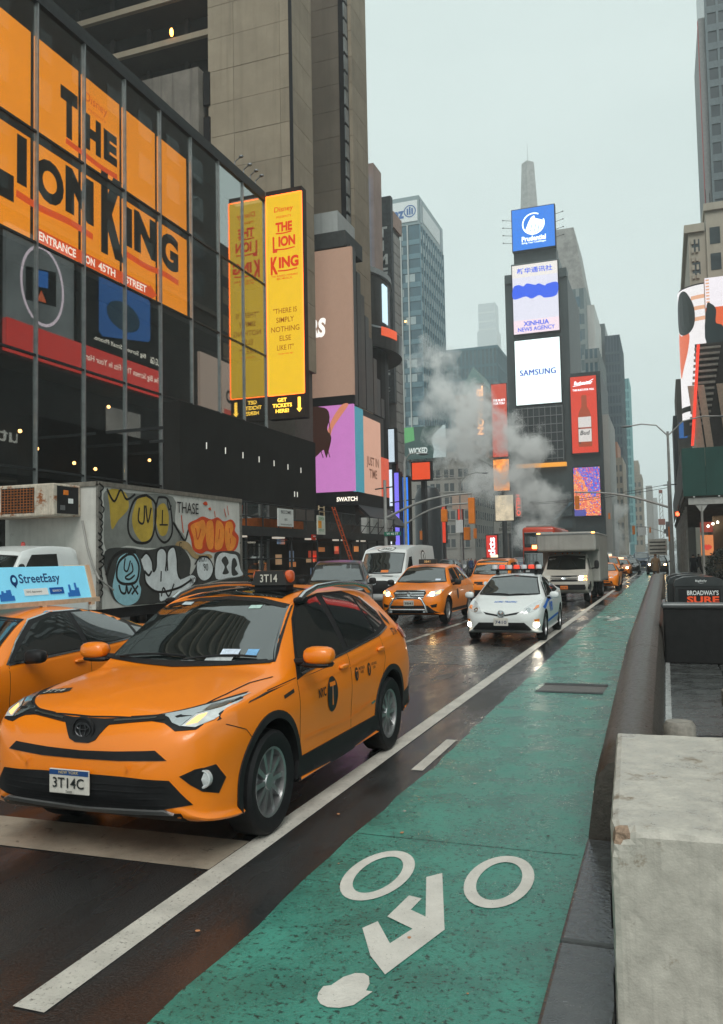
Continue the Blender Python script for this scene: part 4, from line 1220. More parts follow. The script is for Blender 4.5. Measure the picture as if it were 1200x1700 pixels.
for rr in ((1.55, 1.3),):
    P, Q = ell(4.3, 87.4, rr[0], rr[0], 28), ell(4.3, 87.4, rr[1], rr[1], 28)
    me = bpy.data.meshes.new('name_emblem'); me.from_pydata([(x, -12.0, z) for x, z in P + Q], [], [(i, (i + 1) % 28, 28 + (i + 1) % 28, 28 + i) for i in range(28)]); link('name_emblem', me, MATS['name_blue'], t)
for x, z0, z1 in ((3.7, 86.5, 88.1), (4.3, 86.5, 88.5), (4.9, 86.5, 88.1)): flat('name_emblem_bar', [(x - .2, z0), (x + .2, z0), (x + .2, z1), (x - .2, z1)], MATS['name_blue'], (0, -12.0, 0), (1, 0, 0), (0, 0, 1), t, .01)
MB().box(6.62, 6.7, -8.5, 8, 85.5, 89.6).build('side_board', MATS['name_board_white'], t)
pieces('crown_slot', M_BGL, t, 'E', 6.6, [(-11.2, -9.2, 84.6, 90.4), (9.0, 11.0, 84.6, 90.4)], 0, .06)
for a in (-59.7, -58.0): MB().blob((a - cx, -11.85, 60), (.5, .3, .5), 6, 4).build('lit_window', L_WARM, t)
# pale far tower
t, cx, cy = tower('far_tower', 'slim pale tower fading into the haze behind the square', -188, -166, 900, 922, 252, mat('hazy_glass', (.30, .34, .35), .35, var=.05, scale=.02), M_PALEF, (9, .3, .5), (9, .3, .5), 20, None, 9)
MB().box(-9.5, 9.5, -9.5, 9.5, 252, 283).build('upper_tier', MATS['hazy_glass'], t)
for z in (253, 262, 272): MB().box(-9.7, 9.7, -9.7, 9.7, z, z + 1.6).build('tier_band', M_PALEF, t)
t, cx, cy = tower('office_block', 'dark blue-grey office block with flat roof left of the screen tower', -84, -61, 330, 352, 86, mat('slate_glass', (.05, .09, .10), .3, var=.3, scale=.08), mat('slate_frame', (.07, .14, .165), .6, var=.15), (14, .55, 1.1), (10, .5, 1.1), 6, 1.2, 5.2)
# hotel with vertical name
t, cx, cy = tower('hotel_building', 'brown hotel building with a vertical glowing name sign, half veiled by steam', -62, -50, 260, 285, 54, mat('brown_brick', (.17, .10, .065), .75, var=.25, scale=.2, streak=.3), None, None, None)
pieces('window', mat('hotel_window', (.06, .08, .085), .15, var=.2), t, 'S', 260 - cy, [(-61 - cx + 2.4 * c, -59.8 - cx + 2.4 * c, 6 + 3.5 * k, 7.7 + 3.5 * k) for c in range(5) for k in range(13)], -.05, .06)
pieces('window', MATS['hotel_window'], t, 'E', -50 - cx, [(262 - cy + 4 * c, 263.4 - cy + 4 * c, 6 + 3.5 * k, 7.7 + 3.5 * k) for c in range(5) for k in range(13)], -.05, .06)
MB().box(2.5, 6.4, -12.8, -12.3, 10, 30).build('blue_bay', mat('hotel_blue', (.06, .12, .17), .3, var=.3, scale=.3), t)
b = MB(); b.prism([(-3.5, 54), (3.5, 54), (3.5, 57), (0, 63), (-3.5, 57)], lambda u, v, q: (u, q, v), -12, 8); b.build('stepped_roof', mat('green_copper', (.16, .25, .24), .6, var=.2), t)
t = thing('hotel_sign', 'vertical orange glowing hotel name sign behind the steam', 'sign', (-54.4, 258.6, 0))
MB().box(-.5, 2.0, -.3, .9, 40, 57).build('panel', mat('hotel_sign_back', (.10, .08, .06), .6, var=.2), t)
text('hotel_lettering', 'NOVOTEL', lamp('novotel_orange', S(255, 165, 85), 4.0), (.75, -.3, 48.3), (0, 0, 1), (-1, 0, 0), 15.5, 2.0, t, .03, .02)
# stone building below a poster
t, cx, cy = tower('stone_building', 'grey stone building with rows of paired windows below the green poster', -57, -41.5, 190, 225, 25.2, mat('grey_stone', (.27, .255, .23), .75, var=.15, scale=.3, streak=.25), None, None, None, 0, None)
pieces('window', mat('stone_window', (.035, .045, .048), .2, var=.4, scale=.5), t, 'S', 190 - cy, [(-55.3 - cx + 3.4 * c + 1.35 * q, -54.3 - cx + 3.4 * c + 1.35 * q, 4.2 + 3.3 * k, 6.1 + 3.3 * k) for c in range(4) for q in (0, 1) for k in range(6)], -.05, .04)
pieces('window_sill', mat('stone_sill', (.34, .32, .29), .7), t, 'S', 190 - cy, [(-55.4 - cx + 3.4 * c, -52.85 - cx + 3.4 * c, 3.95 + 3.3 * k, 4.15 + 3.3 * k) for c in range(4) for k in range(6)], 0, .25)
pieces('window', MATS['stone_window'], t, 'E', -41.5 - cx, [(191.5 - cy + 2.6 * c, 192.7 - cy + 2.6 * c, 4.2 + 3.3 * k, 6.1 + 3.3 * k) for c in range(12) for k in range(6)], -.05, .04)
MB().box(-8.2, 8.2, -17.9, 17.8, 25.2, 26.6).build('cornice', MATS['stone_sill'], t)
pieces('cornice_bracket', MATS['stone_sill'], t, 'S', 190 - cy, [(-56.6 - cx + 1.2 * c, -56.2 - cx + 1.2 * c, 24.4, 25.2) for c in range(13)], 0, .5)
t = thing('poster_board', 'green, black and white theatre poster board on the stone building roof', 'poster', (-52.4, 187.5, 0))
MB().box(-5.2, 5.2, -.2, .3, 25.2, 32.8).build('board', screen('wicked_dark', S(36, 66, 62), .7), t)
flat('poster_green', [(-5.2, 29), (-2.4, 29.6), (-2.6, 32.8), (-5.2, 32.8)], screen('wicked_green', S(80, 150, 90), .8), (0, -.2, 0), (1, 0, 0), (0, 0, 1), t, .02)
flat('poster_white', [(2.0, 25.25), (2.3, 27.2), (1.9, 28.6), (2.1, 30.2), (2.9, 31.4), (4.1, 32.3), (4.5, 32.8), (5.2, 32.8), (5.2, 25.25)], screen('wicked_white', S(175, 195, 195), .6), (0, -.2, 0), (1, 0, 0), (0, 0, 1), t, .02)
text('poster_lettering', 'WICKED', screen('wicked_letter', S(205, 215, 210), .7), (-1.6, -.2, 27.1), (1, 0, 0), (0, 0, 1), 4.6, 1.5, t, .04, .05)
for x in (-4, 0, 4): MB().box(x - .15, x + .15, .3, 1.6, 24.5, 32).build('support', M_DKSTEEL, t)

# --- the screen tower
ST = thing('screen_tower', 'slender dark tower stacked with bright advertising screens', 'building', (-23.2, 170.5, 0))
M_STW = mat('screen_tower_wall', (.045, .06, .062), .5, var=.25, scale=.15, streak=.3)
MB().box(-6.4, 6.4, .4, 26, 0, 58.8).build('shaft', M_STW, ST)
MB().box(-4.9, 4.9, .2, 20, 58.8, 62.6).build('upper_shaft', mat('upper_shaft', (.12, .155, .16), .5, var=.2), ST)
MB().box(-4.3, 4.4, .3, 4, 62.6, 65.2).build('sign_platform', M_STW, ST)
for sg in (-1, 1): MB().box(sg * 5.6 - .7, sg * 5.6 + .7, -.2, 3, 58.6, 60.4).build('balcony', M_STW, ST)
def led(name, label, x0, x1, z0, z1, m, y=-.35, cat='screen'):
    t = thing(name, label, cat, (-23.2, 170.5, 0))
    MB().box(x0 - .15, x1 + .15, y, .45, z0 - .15, z1 + .15).build('frame', M_BLACK, t)
    MB().box(x0, x1, y - .05, y - .002, z0, z1).build('panel', m, t)
    return t
S_ = ((1, 0, 0), (0, 0, 1))
t = led('screen', 'blue screen with a white rock emblem at the top of the screen tower', -4.25, 4.35, 65.0, 73.6, screen('blue_led', S(25, 110, 205), .95), -.9)
W_LED = lamp('led_white', S(235, 240, 245), 1.0)
P, Q = ell(.1, 70.2, 2.3, 2.3, 36), ell(.1, 70.2, 2.05, 2.05, 36)
me = bpy.data.meshes.new('emblem_ring'); me.from_pydata([(x, -.97, z) for x, z in P + Q], [], [(i, (i + 1) % 36, 36 + (i + 1) % 36, 36 + i) for i in range(36) if not 1 < i < 6]); link('emblem_ring', me, W_LED, t)
flat('emblem_rock', [(-1.6, 68.9), (-.9, 70.6), (-.3, 71.6), (.3, 71.9), (.5, 71.3), (1.5, 70.9), (2.1, 70.6), (1.9, 69.4), (1.2, 68.6), (0, 68.15), (-1.0, 68.4)], W_LED, (0, -.95, 0), *S_, t, .03)
for x in (-.6, .2, .9): flat('emblem_shade', [(x, 68.6), (x + .18, 68.6), (x + .5, 70.2), (x + .4, 70.3)], MATS['blue_led'], (0, -.95, 0), *S_, t, .06)
text('screen_lettering', 'Prudential', W_LED, (.1, -.95, 67.2), *S_, 4.9, 1.05, t, .03, .04); text('screen_lettering', 'Bring Your Challenges', W_LED, (.1, -.95, 66.3), *S_, 4.9, .5, t, .01, .04)
for k in range(4):
    for sg in (-1, 1):
        MB().tube([(sg * 4.4, -.6, 66.8 + 1.6 * k), (sg * 6.0, -1.2, 66.9 + 1.6 * k)], .05, 5).build('lamp_arm', M_DKSTEEL, t)
        MB().blob((sg * 6.1, -1.25, 66.9 + 1.6 * k), (.4, .3, .25), 6, 4).build('lamp_head', M_DKSTEEL, t)
M_PALELED = screen('pale_led', S(222, 222, 236), .74); W2 = screen('bone_led', S(215, 210, 205), .9); B2 = lamp('led_blue', S(28, 70, 185), .75)
t = led('screen', 'white screen with blue brush stroke and news agency lettering', -4.6, 4.6, 47.6, 62.0, M_PALELED, -.5)
MB().box(-4.6, 4.6, -.58, -.553, 59.4, 62.0).build('name_band', W2, t); MB().box(-4.6, 4.6, -.58, -.553, 47.6, 50.4).build('lower_band', screen('rose_led', S(225, 205, 215), .9), t)
text('screen_lettering', '新华通讯社', B2, (0, -.58, 60.7), *S_, 7.2, 1.2, t, .02, .03)
flat('brush_stroke', smooth_poly([(-4.5, 57.4), (-3.4, 57.9), (-2.4, 57.5), (-1.6, 58.0), (0, 57.5), (.8, 57.7), (2.0, 57.1), (2.4, 57.4), (4.5, 57.5), (4.5, 55.3), (3.6, 54.6), (1.8, 54.6), (1.3, 55.0), (.6, 55.2), (-.8, 54.7), (-2.0, 55.3), (-4.5, 55.0)]), B2, (0, -.55, 0), *S_, t, .03)
text('screen_lettering', 'XINHUA', B2, (0, -.58, 49.6), *S_, 5.2, 1.0, t, .03, .03); text('screen_lettering', 'NEWS AGENCY', B2, (0, -.58, 48.45), *S_, 7.5, .85, t, .02, .03)
t = led('screen', 'plain white screen with a dark blue electronics name', -4.55, 4.55, 32.8, 46.2, lamp('white_led', S(222, 236, 236), .72), -.5)
for q in (-.05, .05): text('screen_lettering', 'SAMSUNG', lamp('samsung_blue', S(22, 60, 150), .7), (q, -.55, 39.4), *S_, 7.2, 1.2, t, 0, .03 + q * .1, 4, 0, 1.1)
# lattice below
for k in range(9): MB().box(-4.6 + 1.15 * k - .06, -4.6 + 1.15 * k + .06, -.6, -.45, 21, 32.2).build('lattice_post', M_STEEL, ST)
for k in range(7): MB().box(-4.7, 4.7, -.7, -.6, 21.4 + 1.75 * k, 21.55 + 1.75 * k).build('lattice_beam', M_STEEL, ST)
MB().box(-4.9, 4.9, -.44, .39, 20.8, 32.4).build('lattice_back', mat('lattice_back', (.022, .03, .032), .5, var=.3), ST)
MB().box(-5, 5.1, -.75, .39, 19.8, 20.6).build('orange_band', lamp('orange_band', S(220, 145, 45), .6), ST)
MB().box(-5.2, 5.2, -2.2, .39, 12.0, 13.2).build('marquee', M_BLACK, ST)
for x in (-2.5, -1.3, .2): MB().blob((x, -1.6, 14.0), (.9, .7, .8), 8, 5).build('marquee_light', mat('marquee_warm', (.35, .28, .22), .5), ST)
for k in range(4): MB().box(-5.9 + .2, 5.9, -.3, .39, 2.5 + 2.4 * k, 4.0 + 2.4 * k).build('base_panel', mat('base_glass', (.05, .07, .075), .2, var=.3), ST)
flat('base_stripe', [(2, 9), (5.5, 12.5), (6.2, 12.5), (2.6, 9)], mat('stripe_blue', (.12, .2, .25), .4), (0, -.31, 0), *S_, ST, .02)
MB().blob((4.6, -1.0, 3.0), (1.4, .5, 1.0), 8, 5).build('blue_glow_lamp', lamp('blue_glow', S(50, 110, 230), 1.0), ST)
MB().tube([(-6.2, -1, 0.0), (-6.2, -1, 23.0)], .12, 6).build('mast', M_STEEL, ST)
t = led('screen', 'red screen with a beer bottle on the right of the screen tower', 6.4, 11.4, 22.2, 37.6, screen('red_led', S(200, 55, 32), .85), -.6)
text('screen_lettering', 'Budweiser', W_LED, (8.9, -.65, 36.3), *S_, 3.6, .75, t, .02, .02, 4, .25)
ribbon('bow_tie', [(6.9, 35.7), (8.9, 36.0), (10.9, 36.9)], .1, W_LED, (0, -.65, 0), *S_, t, .02)
text('screen_lettering', "THIS BUD'S FOR YOU.", W_LED, (8.9, -.65, 34.9), *S_, 4.2, .42, t, .02, .02)
BT_ = [(7.7, 23.4), (10.2, 23.4), (10.3, 24), (10.3, 28.8), (10.0, 30.4), (9.5, 31.4), (9.45, 33.6), (9.35, 33.8), (8.55, 33.8), (8.45, 33.6), (8.4, 31.4), (7.9, 30.4), (7.6, 28.8), (7.6, 24)]
flat('print_bottle', BT_, screen('amber_print', S(150, 62, 28), .8), (0, -.65, 0), *S_, t, .02)
flat('print_bottle_shade', [(7.75, 24), (8.1, 24), (8.1, 29.5), (7.8, 29)], screen('amber_shade', S(95, 40, 22), .7), (0, -.65, 0), *S_, t, .04)
for z0, z1 in ((24.4, 27.0), (27.3, 29.4)): flat('print_label', [(7.7, z0), (10.2, z0), (10.2, z1), (7.7, z1)], screen('label_grey', S(205, 200, 195), .8), (0, -.65, 0), *S_, t, .05)
text('screen_lettering', 'Bud', M_PRINT_K, (8.95, -.65, 26.2), *S_, 1.9, .9, t, .02, .08, 4, .2)
t = led('screen', 'orange and blue confetti screen low on the right of the screen tower', 6.4, 11.5, 9.6, 19.3, screen('confetti_base', S(80, 80, 160), .7), -.6)
CM = [screen('confetti_%d' % i, S(*c), .95) for i, c in enumerate(((240, 120, 40), (250, 190, 90), (225, 70, 50), (50, 90, 210), (240, 150, 60), (70, 130, 225)))]
random.seed(9)
cells = {i: MB() for i in range(6)}
for i in range(30):
    for j in range(56):
        x, z = 6.42 + .169 * i, 9.62 + .172 * j
        blue = random.random() < (.85 if z > 15 + 2.2 * math.sin(x * 1.1) + (11.4 - x) * .3 else .12)
        if z < 10.8 and x < 8.6: continue
        k = random.choice((3, 5, 3, 2)) if blue else random.choice((0, 1, 2, 4, 0))
        cells[k].quad((x, -.66, z), (x + .15, -.66, z), (x + .15, -.66, z + .15), (x, -.66, z + .15))
for k, b in cells.items(): tag(b.build('confetti_pixels', CM[k], t), kind='stuff')
MB().box(5.9, 12.2, .45, 24, 0, 38.6).build('side_wing', mat('wing_dark', (.03, .042, .045), .5, var=.2), ST)
MB().box(12.2, 13.4, 2.0, 24, 0, 30).build('pale_wing', mat('wing_pale', (.33, .33, .31), .6, var=.1, streak=.2, scale=.3), ST)
# red and orange signs left of it
def board(label, x0, x1, z0, z1, m, y=160, name='billboard', cat='billboard', txt=None, tm=None):
    t = thing(name, label, cat, ((x0 + x1) / 2, y, 0))
    w = (x1 - x0) / 2
    MB().box(-w - .12, w + .12, 0, .6, z0 - .12, z1 + .12).build('frame', M_BLACK, t)
    MB().box(-w, w, -.06, -.002, z0, z1).build('panel', m, t)
    MB().box(-.2, .2, .6, 1.2, 0, z1).build('mast', M_DKSTEEL, t)
    for s_, z, ww, h in txt or (): text('board_lettering', s_, tm or W_LED, (0, -.06, z), *S_, ww, h, t, .02, .02)
    return t
board('tall red billboard left of the screen tower, partly behind steam', -30.95, -28.0, 21.2, 35.5, screen('billboard_red', S(195, 75, 55), .75), txt=(("THE BUD'S\nFOR YOU", 32, 2.4, 1.1),))
board('orange and gold billboard below the tall red one', -30.95, -27.9, 14.6, 20.7, mat('billboard_gold', S(225, 130, 60), .5, var=.6, scale=1.2, emit=.75))
board('pale theatre billboard with red edge lower down by the tower', -30.0, -26.6, 8.6, 13.4, mat('billboard_pale', S(190, 175, 150), .5, var=.3, scale=.8, emit=.5), 156)
t = board('narrow red vertical sign reading HELLO', -26.3, -25.0, 9.2, 13.6, screen('hello_back', S(130, 110, 100), .5), 156, 'vertical_sign', 'sign')
text('board_lettering', 'HELLO', lamp('hello_red', S(215, 80, 60), .9), (0, -.06, 11.4), (0, 0, -1), (1, 0, 0), 4.0, .8, t, .03, .02)
board('red ticket booth sign with white letters in the square', -26.6, -24.9, 1.2, 5.2, screen('tkts_red', S(205, 50, 42), .8), 130, 'ticket_sign', 'sign')
text('board_lettering', 'tkts', W_LED, (-25.75, 129.9, 3.4), (0, 0, 1), (-1, 0, 0), 3.0, 1.1, None, .03, .02)
bpy.data.objects['board_lettering'].name
o = [q for q in bpy.data.objects if q.name.startswith('board_lettering') and q.parent is None][0]
o.parent = [q for q in bpy.data.objects if q.name.startswith('ticket_sign')][0]; o.matrix_parent_inverse = Matrix.Translation((25.75, -130, 0))
board('low grey billboard with faded lettering across the square', -33.5, -27.2, 6.6, 9.2, mat('billboard_grey', (.28, .27, .24), .6, var=.2, scale=.8), 172, txt=(('GOING TO\nBROADWAY', 7.9, 4.2, 1.6),), tm=M_PRINT_K)
# towers behind
t, cx, cy = tower('stepped_tower', 'tall grey tower with a sloping crown behind the screen tower', -32, -20.3, 260, 292, 84, mat('stepped_glass', (.08, .12, .13), .2, var=.3, scale=.1), mat('stepped_frame', (.20, .235, .235), .6, var=.15), (5, 1.0, 1.5), (9, 1.6, 1.4), 4, None, 4.8)
b = MB(); b.prism([(-5.85, 84), (5.85, 84), (3.0, 103.5), (-5.85, 103.5)], lambda u, v, q: (u, q, v), -16, 12); b.build('sloping_crown', mat('crown_tile', (.25, .245, .23), .6, var=.35, scale=.6), t)
MB().box(5.9, 8.2, -14, 15, 0, 79).build('light_flank', mat('pale_flank', (.42, .42, .40), .6, var=.1, streak=.2, scale=.2), t)
pieces('window', M_BGL, t, 'S', 260 - cy, [(-5.2 + 3.4 * c, -2.5 + 3.4 * c, 62 + 5.4 * k, 65.2 + 5.4 * k) for c in range(3) for k in range(4)], .3, .34)
tower('grey_tower', 'mid-height grey tower with gridded windows right of the white screens', -19.6, -15.8, 240, 270, 60, M_BGL, mat('mid_frame', (.16, .19, .19), .6, var=.2), (3, .5, 1.2), (8, .8, 1.2), 4, None, 4)
t, cx, cy = tower('spire_tower', 'thin tapering spire rising behind the topmost blue screen', -62, -52, 400, 410, 120, M_STW)
b = MB(); b.lathe([(7.0, 120), (3.0, 196), (.01, 197)], (0, 0, 0), 4); b.build('spire', mat('spire_stone', (.26, .26, .25), .6, var=.3, scale=.5), t); MB().tube([(0, 0, 196), (0, 0, 206)], .1, 5).build('mast', M_STEEL, t)
tower('dark_tower', 'dark slate tower right of the screen tower', -21.2, -17.2, 300, 325, 83, mat('dark_slate', (.07, .095, .10), .4, var=.2, scale=.1))
tower('dark_tower', 'dark glass tower with horizontal bands, right of the slate tower', -17.2, -12.4, 296, 325, 77.5, mat('dark_glass2', (.015, .042, .07), .2, var=.3, scale=.1), mat('band_grey', (.05, .085, .10), .5, var=.2), (5, .25, 1.0), (7, .3, 1.0), 6, None, 3.6)
tower('teal_tower', 'teal glass tower farthest right of the tower cluster', -16.5, -12.6, 380, 400, 79, mat('teal_glass', (.06, .20, .22), .15, var=.2, scale=.1), mat('teal_band', (.16, .36, .37), .4, var=.1), (4, .2, 1.1), (5, .2, 1.1), 6, None, 4.2)
t, cx, cy = tower('old_tower', 'old tan stone tower with setback top on the avenue', -17.8, -9.6, 420, 450, 40, mat('tan_stone', (.25, .21, .16), .75, var=.2, scale=.15, streak=.3))
pieces('window', MATS['stone_window'], t, 'S', 420 - cy, [(-17.2 - cx + 2 * c, -16.2 - cx + 2 * c, 6 + 4 * k, 8.2 + 4 * k) for c in range(4) for k in range(8)], 0, .05)
MB().box(-3.4, 2.8, -13, 13, 40, 47).build('setback', MATS['tan_stone'], t)
t, cx, cy = tower('old_tower', 'old stone building with brown roof box beside the confetti screen', -15.6, -11.6, 270, 295, 32, MATS['tan_stone'])
pieces('window', MATS['stone_window'], t, 'S', 270 - cy, [(-15.2 - cx + 1.3 * c, -14.5 - cx + 1.3 * c, 6 + 3.6 * k, 8 + 3.6 * k) for c in range(3) for k in range(7)], 0, .05)
MB().box(-2.6, .6, -12.6, 8, 32, 37).build('roof_box', mat('rust_box', (.30, .13, .07), .7, var=.2), t)
tower('far_block', 'distant grey block at the end of the avenue', -9.8, -6.6, 520, 560, 42, mat('far_grey', (.19, .19, .18), .7, var=.2, scale=.1), mat('far_frame', (.26, .25, .23), .7), (4, .7, 1.6), (6, .9, 1.6), 4, None, 4)
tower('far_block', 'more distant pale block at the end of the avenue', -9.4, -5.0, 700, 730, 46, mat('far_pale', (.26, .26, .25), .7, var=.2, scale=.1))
# left cluster of lit signs
for lab, x0, x1, z0, z1, c, y, s_ in (('white vertical screen by the street lamp on the left', -36.4, -34.9, 9.2, 14.3, (205, 220, 235), 110, .9), ('second white screen below the tall white one', -36.6, -34.6, 2.6, 8.6, (225, 232, 240), 112, .95),
                                      ('violet light column beside the white screens', -34.6, -34.0, 3.0, 13.6, (120, 110, 225), 108, .9), ('blue light column right of the violet one', -33.7, -33.0, 2.4, 13.0, (40, 120, 235), 109, 1.0), ('red-orange sign cluster above the white screens', -33.5, -30.9, 13.0, 15.4, (215, 75, 40), 113, .8),
                                      ('tilted pale screen high beside the dark wall', -35.0, -34.2, 15.0, 19.5, (190, 205, 215), 107, .8), ('small red lantern sign below the mast arm', -30.5, -29.6, 4.0, 9.3, (205, 60, 35), 116, .8), ('narrow red sign right of the lantern sign', -28.2, -27.6, 6.4, 9.6, (200, 62, 40), 118, .8)):
    if y < 114: x0, x1, z0, z1, y = x0 * .636, x1 * .636, 1.92 + (z0 - 1.92) * .636, 1.92 + (z1 - 1.92) * .636, y * .636
    board(lab, x0, x1, z0, z1, screen('lit_%d_%d' % (int(-x0 * 10), int(z0)), S(*c), s_), y, 'lit_sign', 'sign')
t = thing('curved_kiosk', 'dark rounded kiosk wall left of the traffic signals', 'kiosk', (-31.0, 112, 0))
MB().lathe([(1.9, 0), (1.9, 10.2), (1.4, 11.6), (.01, 12)], (0, 0, 0), 28).build('shell', mat('kiosk_dark', (.018, .026, .03), .4, var=.2), t, smooth=True)
# ------------------------------------------------------------------ right-hand side
# buildings across the avenue from the glass facade (seen mirrored in its panes)
M_MAS = mat('dark_masonry', (.055, .048, .042), .7, var=.3, scale=.3, streak=.3)
RB = thing('facing_building', 'dark brick building across the avenue, mirrored in the glass facade', 'building', (20.5, 30, 0))
MB().box(-10, 14, 13, 55, .09, 60).build('wall', M_MAS, RB)
pieces('window', mat('facing_window', (.05, .06, .06), .15, var=.5, scale=.4), RB, 'W', -10, [(14 + 5 * c, 16.4 + 5 * c, 32 + 4.4 * k, 34.6 + 4.4 * k) for c in range(8) for k in range(6)], -.05, .05)
pieces('ledge', mat('facing_ledge', (.13, .11, .09), .7), RB, 'W', -10, [(13.2, 54.8, 30.4, 30.9), (13.2, 54.8, 8.3, 8.8)], 0, .4)
pieces('shop_window', lamp('shop_glow', (.9, .6, .35), .10), RB, 'W', -10, [(14 + 8 * c, 20 + 8 * c, 1, 4.2) for c in range(5)], -.05, .06)
E_ = ((0, -1, 0), (0, 0, 1))
def facing(name, label, y0, y1, z0, z1, m):
    t = thing(name, label, 'billboard', (10.5, 0, 0))
    MB().box(-.35, -.01, y0, y1, z0, z1).build('panel', m, t)
    return t
t = facing('billboard', 'grey phone billboard with a glowing ring, mirrored in the lower glass panes', 50.9, 58.9, 19.2, 29.2, mat('phone_grey', S(120, 125, 125), .5, var=.35, scale=.25, emit=.5))
P, Q = ell(-55.0, 25.2, 2.6, 3.4, 36), ell(-55.0, 25.2, 2.35, 3.15, 36)
me = bpy.data.meshes.new('print_ring'); me.from_pydata([(-.37, -a, z) for a, z in P + Q], [], [(i, (i + 1) % 36, 36 + (i + 1) % 36, 36 + i) for i in range(36)]); link('print_ring', me, lamp('ring_white', S(225, 205, 215), .9), t)
flat('print_phone', [(-56.6, 23.9), (-53.0, 23.5), (-53.0, 26.3), (-56.6, 26.9)], M_PBLK, (-.35, 0, 0), *E_, t, .03)
flat('print_phone_screen', [(-55.6, 25.2), (-54.4, 25.0), (-54.4, 26.4), (-55.6, 26.6)], screen('phone_blue', S(40, 110, 190), .8), (-.35, 0, 0), *E_, t, .05)
flat('print_phone_glow', [(-55.4, 23.9), (-54.2, 23.8), (-54.8, 24.8)], screen('phone_org', S(220, 100, 50), .8), (-.35, 0, 0), *E_, t, .05)
text('billboard_lettering', 'LG G6', M_PWHT, (-.35, 56, 20.8), *E_, 3.2, .9, t, .02, .03)
t = facing('billboard', 'black phone billboard with a blue handset and red band, mirrored in the glass panes', 59.2, 72.2, 21.6, 30.0, M_PBLK)
flat('print_handset', [(-70.4, 24.4), (-70.0, 24.1), (-62.8, 22.9), (-62.3, 23.3), (-62.3, 28.3), (-62.8, 28.6), (-70.0, 28.6), (-70.4, 28.2)], screen('handset_blue', S(30, 92, 160), .8), (-.35, 0, 0), *E_, t, .03)
flat('print_shadow', ell(-66, 25.6, 2.6, 1.4, 24), screen('handset_dark', S(22, 60, 80), .6), (-.35, 0, 0), *E_, t, .05)
text('billboard_lettering', 'Big Screen. Small Phone.', M_PWHT, (-.35, 65.6, 22.5), *E_, 8.0, .55, t, .01, .03); text('billboard_lettering', 'LG G6', M_PWHT, (-.35, 71.2, 22.4), *E_, 1.6, .7, t, .02, .03)
MB().box(-.45, .0, 50.9, 72.3, 18.9, 21.5).build('red_band', screen('band_red', S(222, 62, 52), .85), t)
text('billboard_lettering', 'The Big Screen That Fits In Your Hand', M_PWHT, (-.45, 66.0, 20.4), *E_, 12.2, .75, t, .01, .03)
t = facing('shop_sign', 'dark shop front with pale sunglasses lettering, mirrored low in the glass panes', 48.5, 73, 9.0, 18.4, mat('shopfront_dark', (.028, .027, .025), .5, var=.3, scale=.3))
M_SHOPL = lamp('shop_letter', S(190, 188, 180), .7)
text('shop_lettering', 'sunglass hut', M_SHOPL, (-.35, 56.5, 12.0), *E_, 12.5, 1.5, t, .01, .03); text('shop_lettering', 'VISIT', M_SHOPL, (-.35, 57.0, 9.9), *E_, 4.0, 1.0, t, .01, .03)
flat('shop_dot', ell(-61.5, 12.0, .7, 1.0, 20), M_SHOPL, (-.35, 0, 0), *E_, t, .03)
MB().box(-.42, -.36, 63.3, 68.6, 9.1, 16.5).build('shop_banner', mat('banner_grey', S(150, 145, 138), .5, var=.3, scale=.5, emit=.4), t)
text('shop_lettering', 'sunglass hut\nVISITS', M_PBLK, (-.42, 66, 11.6), *E_, 4.0, 2.2, t, .01, .02)
t = facing('billboard', 'pale poster with red and black lettering, mirrored in the right-hand panes', 80, 92, 15.5, 25.5, mat('pale_poster', S(190, 165, 150), .5, var=.1, scale=.2, emit=.5))
text('billboard_lettering', 'MY\nHARD', M_PBLK, (-.35, 88, 22.5), *E_, 4.5, 3.6, t, .04, .03); text('billboard_lettering', 'AT', screen('poster_red2', S(205, 70, 50), .7), (-.35, 88, 18), *E_, 5.5, 3.8, t, .05, .03)
HW = thing('hotel_wing', 'concrete hotel wing over the glass building, seen only mirrored in windscreens', 'building', (-45, 0, 0))
MB().box(-15, 15, -30, 27, 21.2, 66).build('wall', mat('wing_concrete', (.10, .088, .07), .75, var=.2, scale=.3), HW)
pieces('sill', mat('wing_sill', (.25, .21, .16), .75, var=.15), HW, 'E', 15, [(-29.5, 26.5, 24 + 3.05 * k, 24.5 + 3.05 * k) for k in range(13)], 0, .4)
RB2 = thing('facing_building', 'dark building farther along opposite, mirrored beside the yellow sign reflection', 'building', (22, 92, 0))
MB().box(-11.4, 14, -6.8, 22, .09, 40).build('wall', M_MAS, RB2)
pieces('window', mat('amber_window', (.20, .12, .05), .3, var=.6, scale=.3), RB2, 'W', -11.4, [(-6 + 3 * c, -4.4 + 3 * c, 26 + 3.4 * k, 28 + 3.4 * k) for c in range(8) for k in range(4)], -.05, .05)

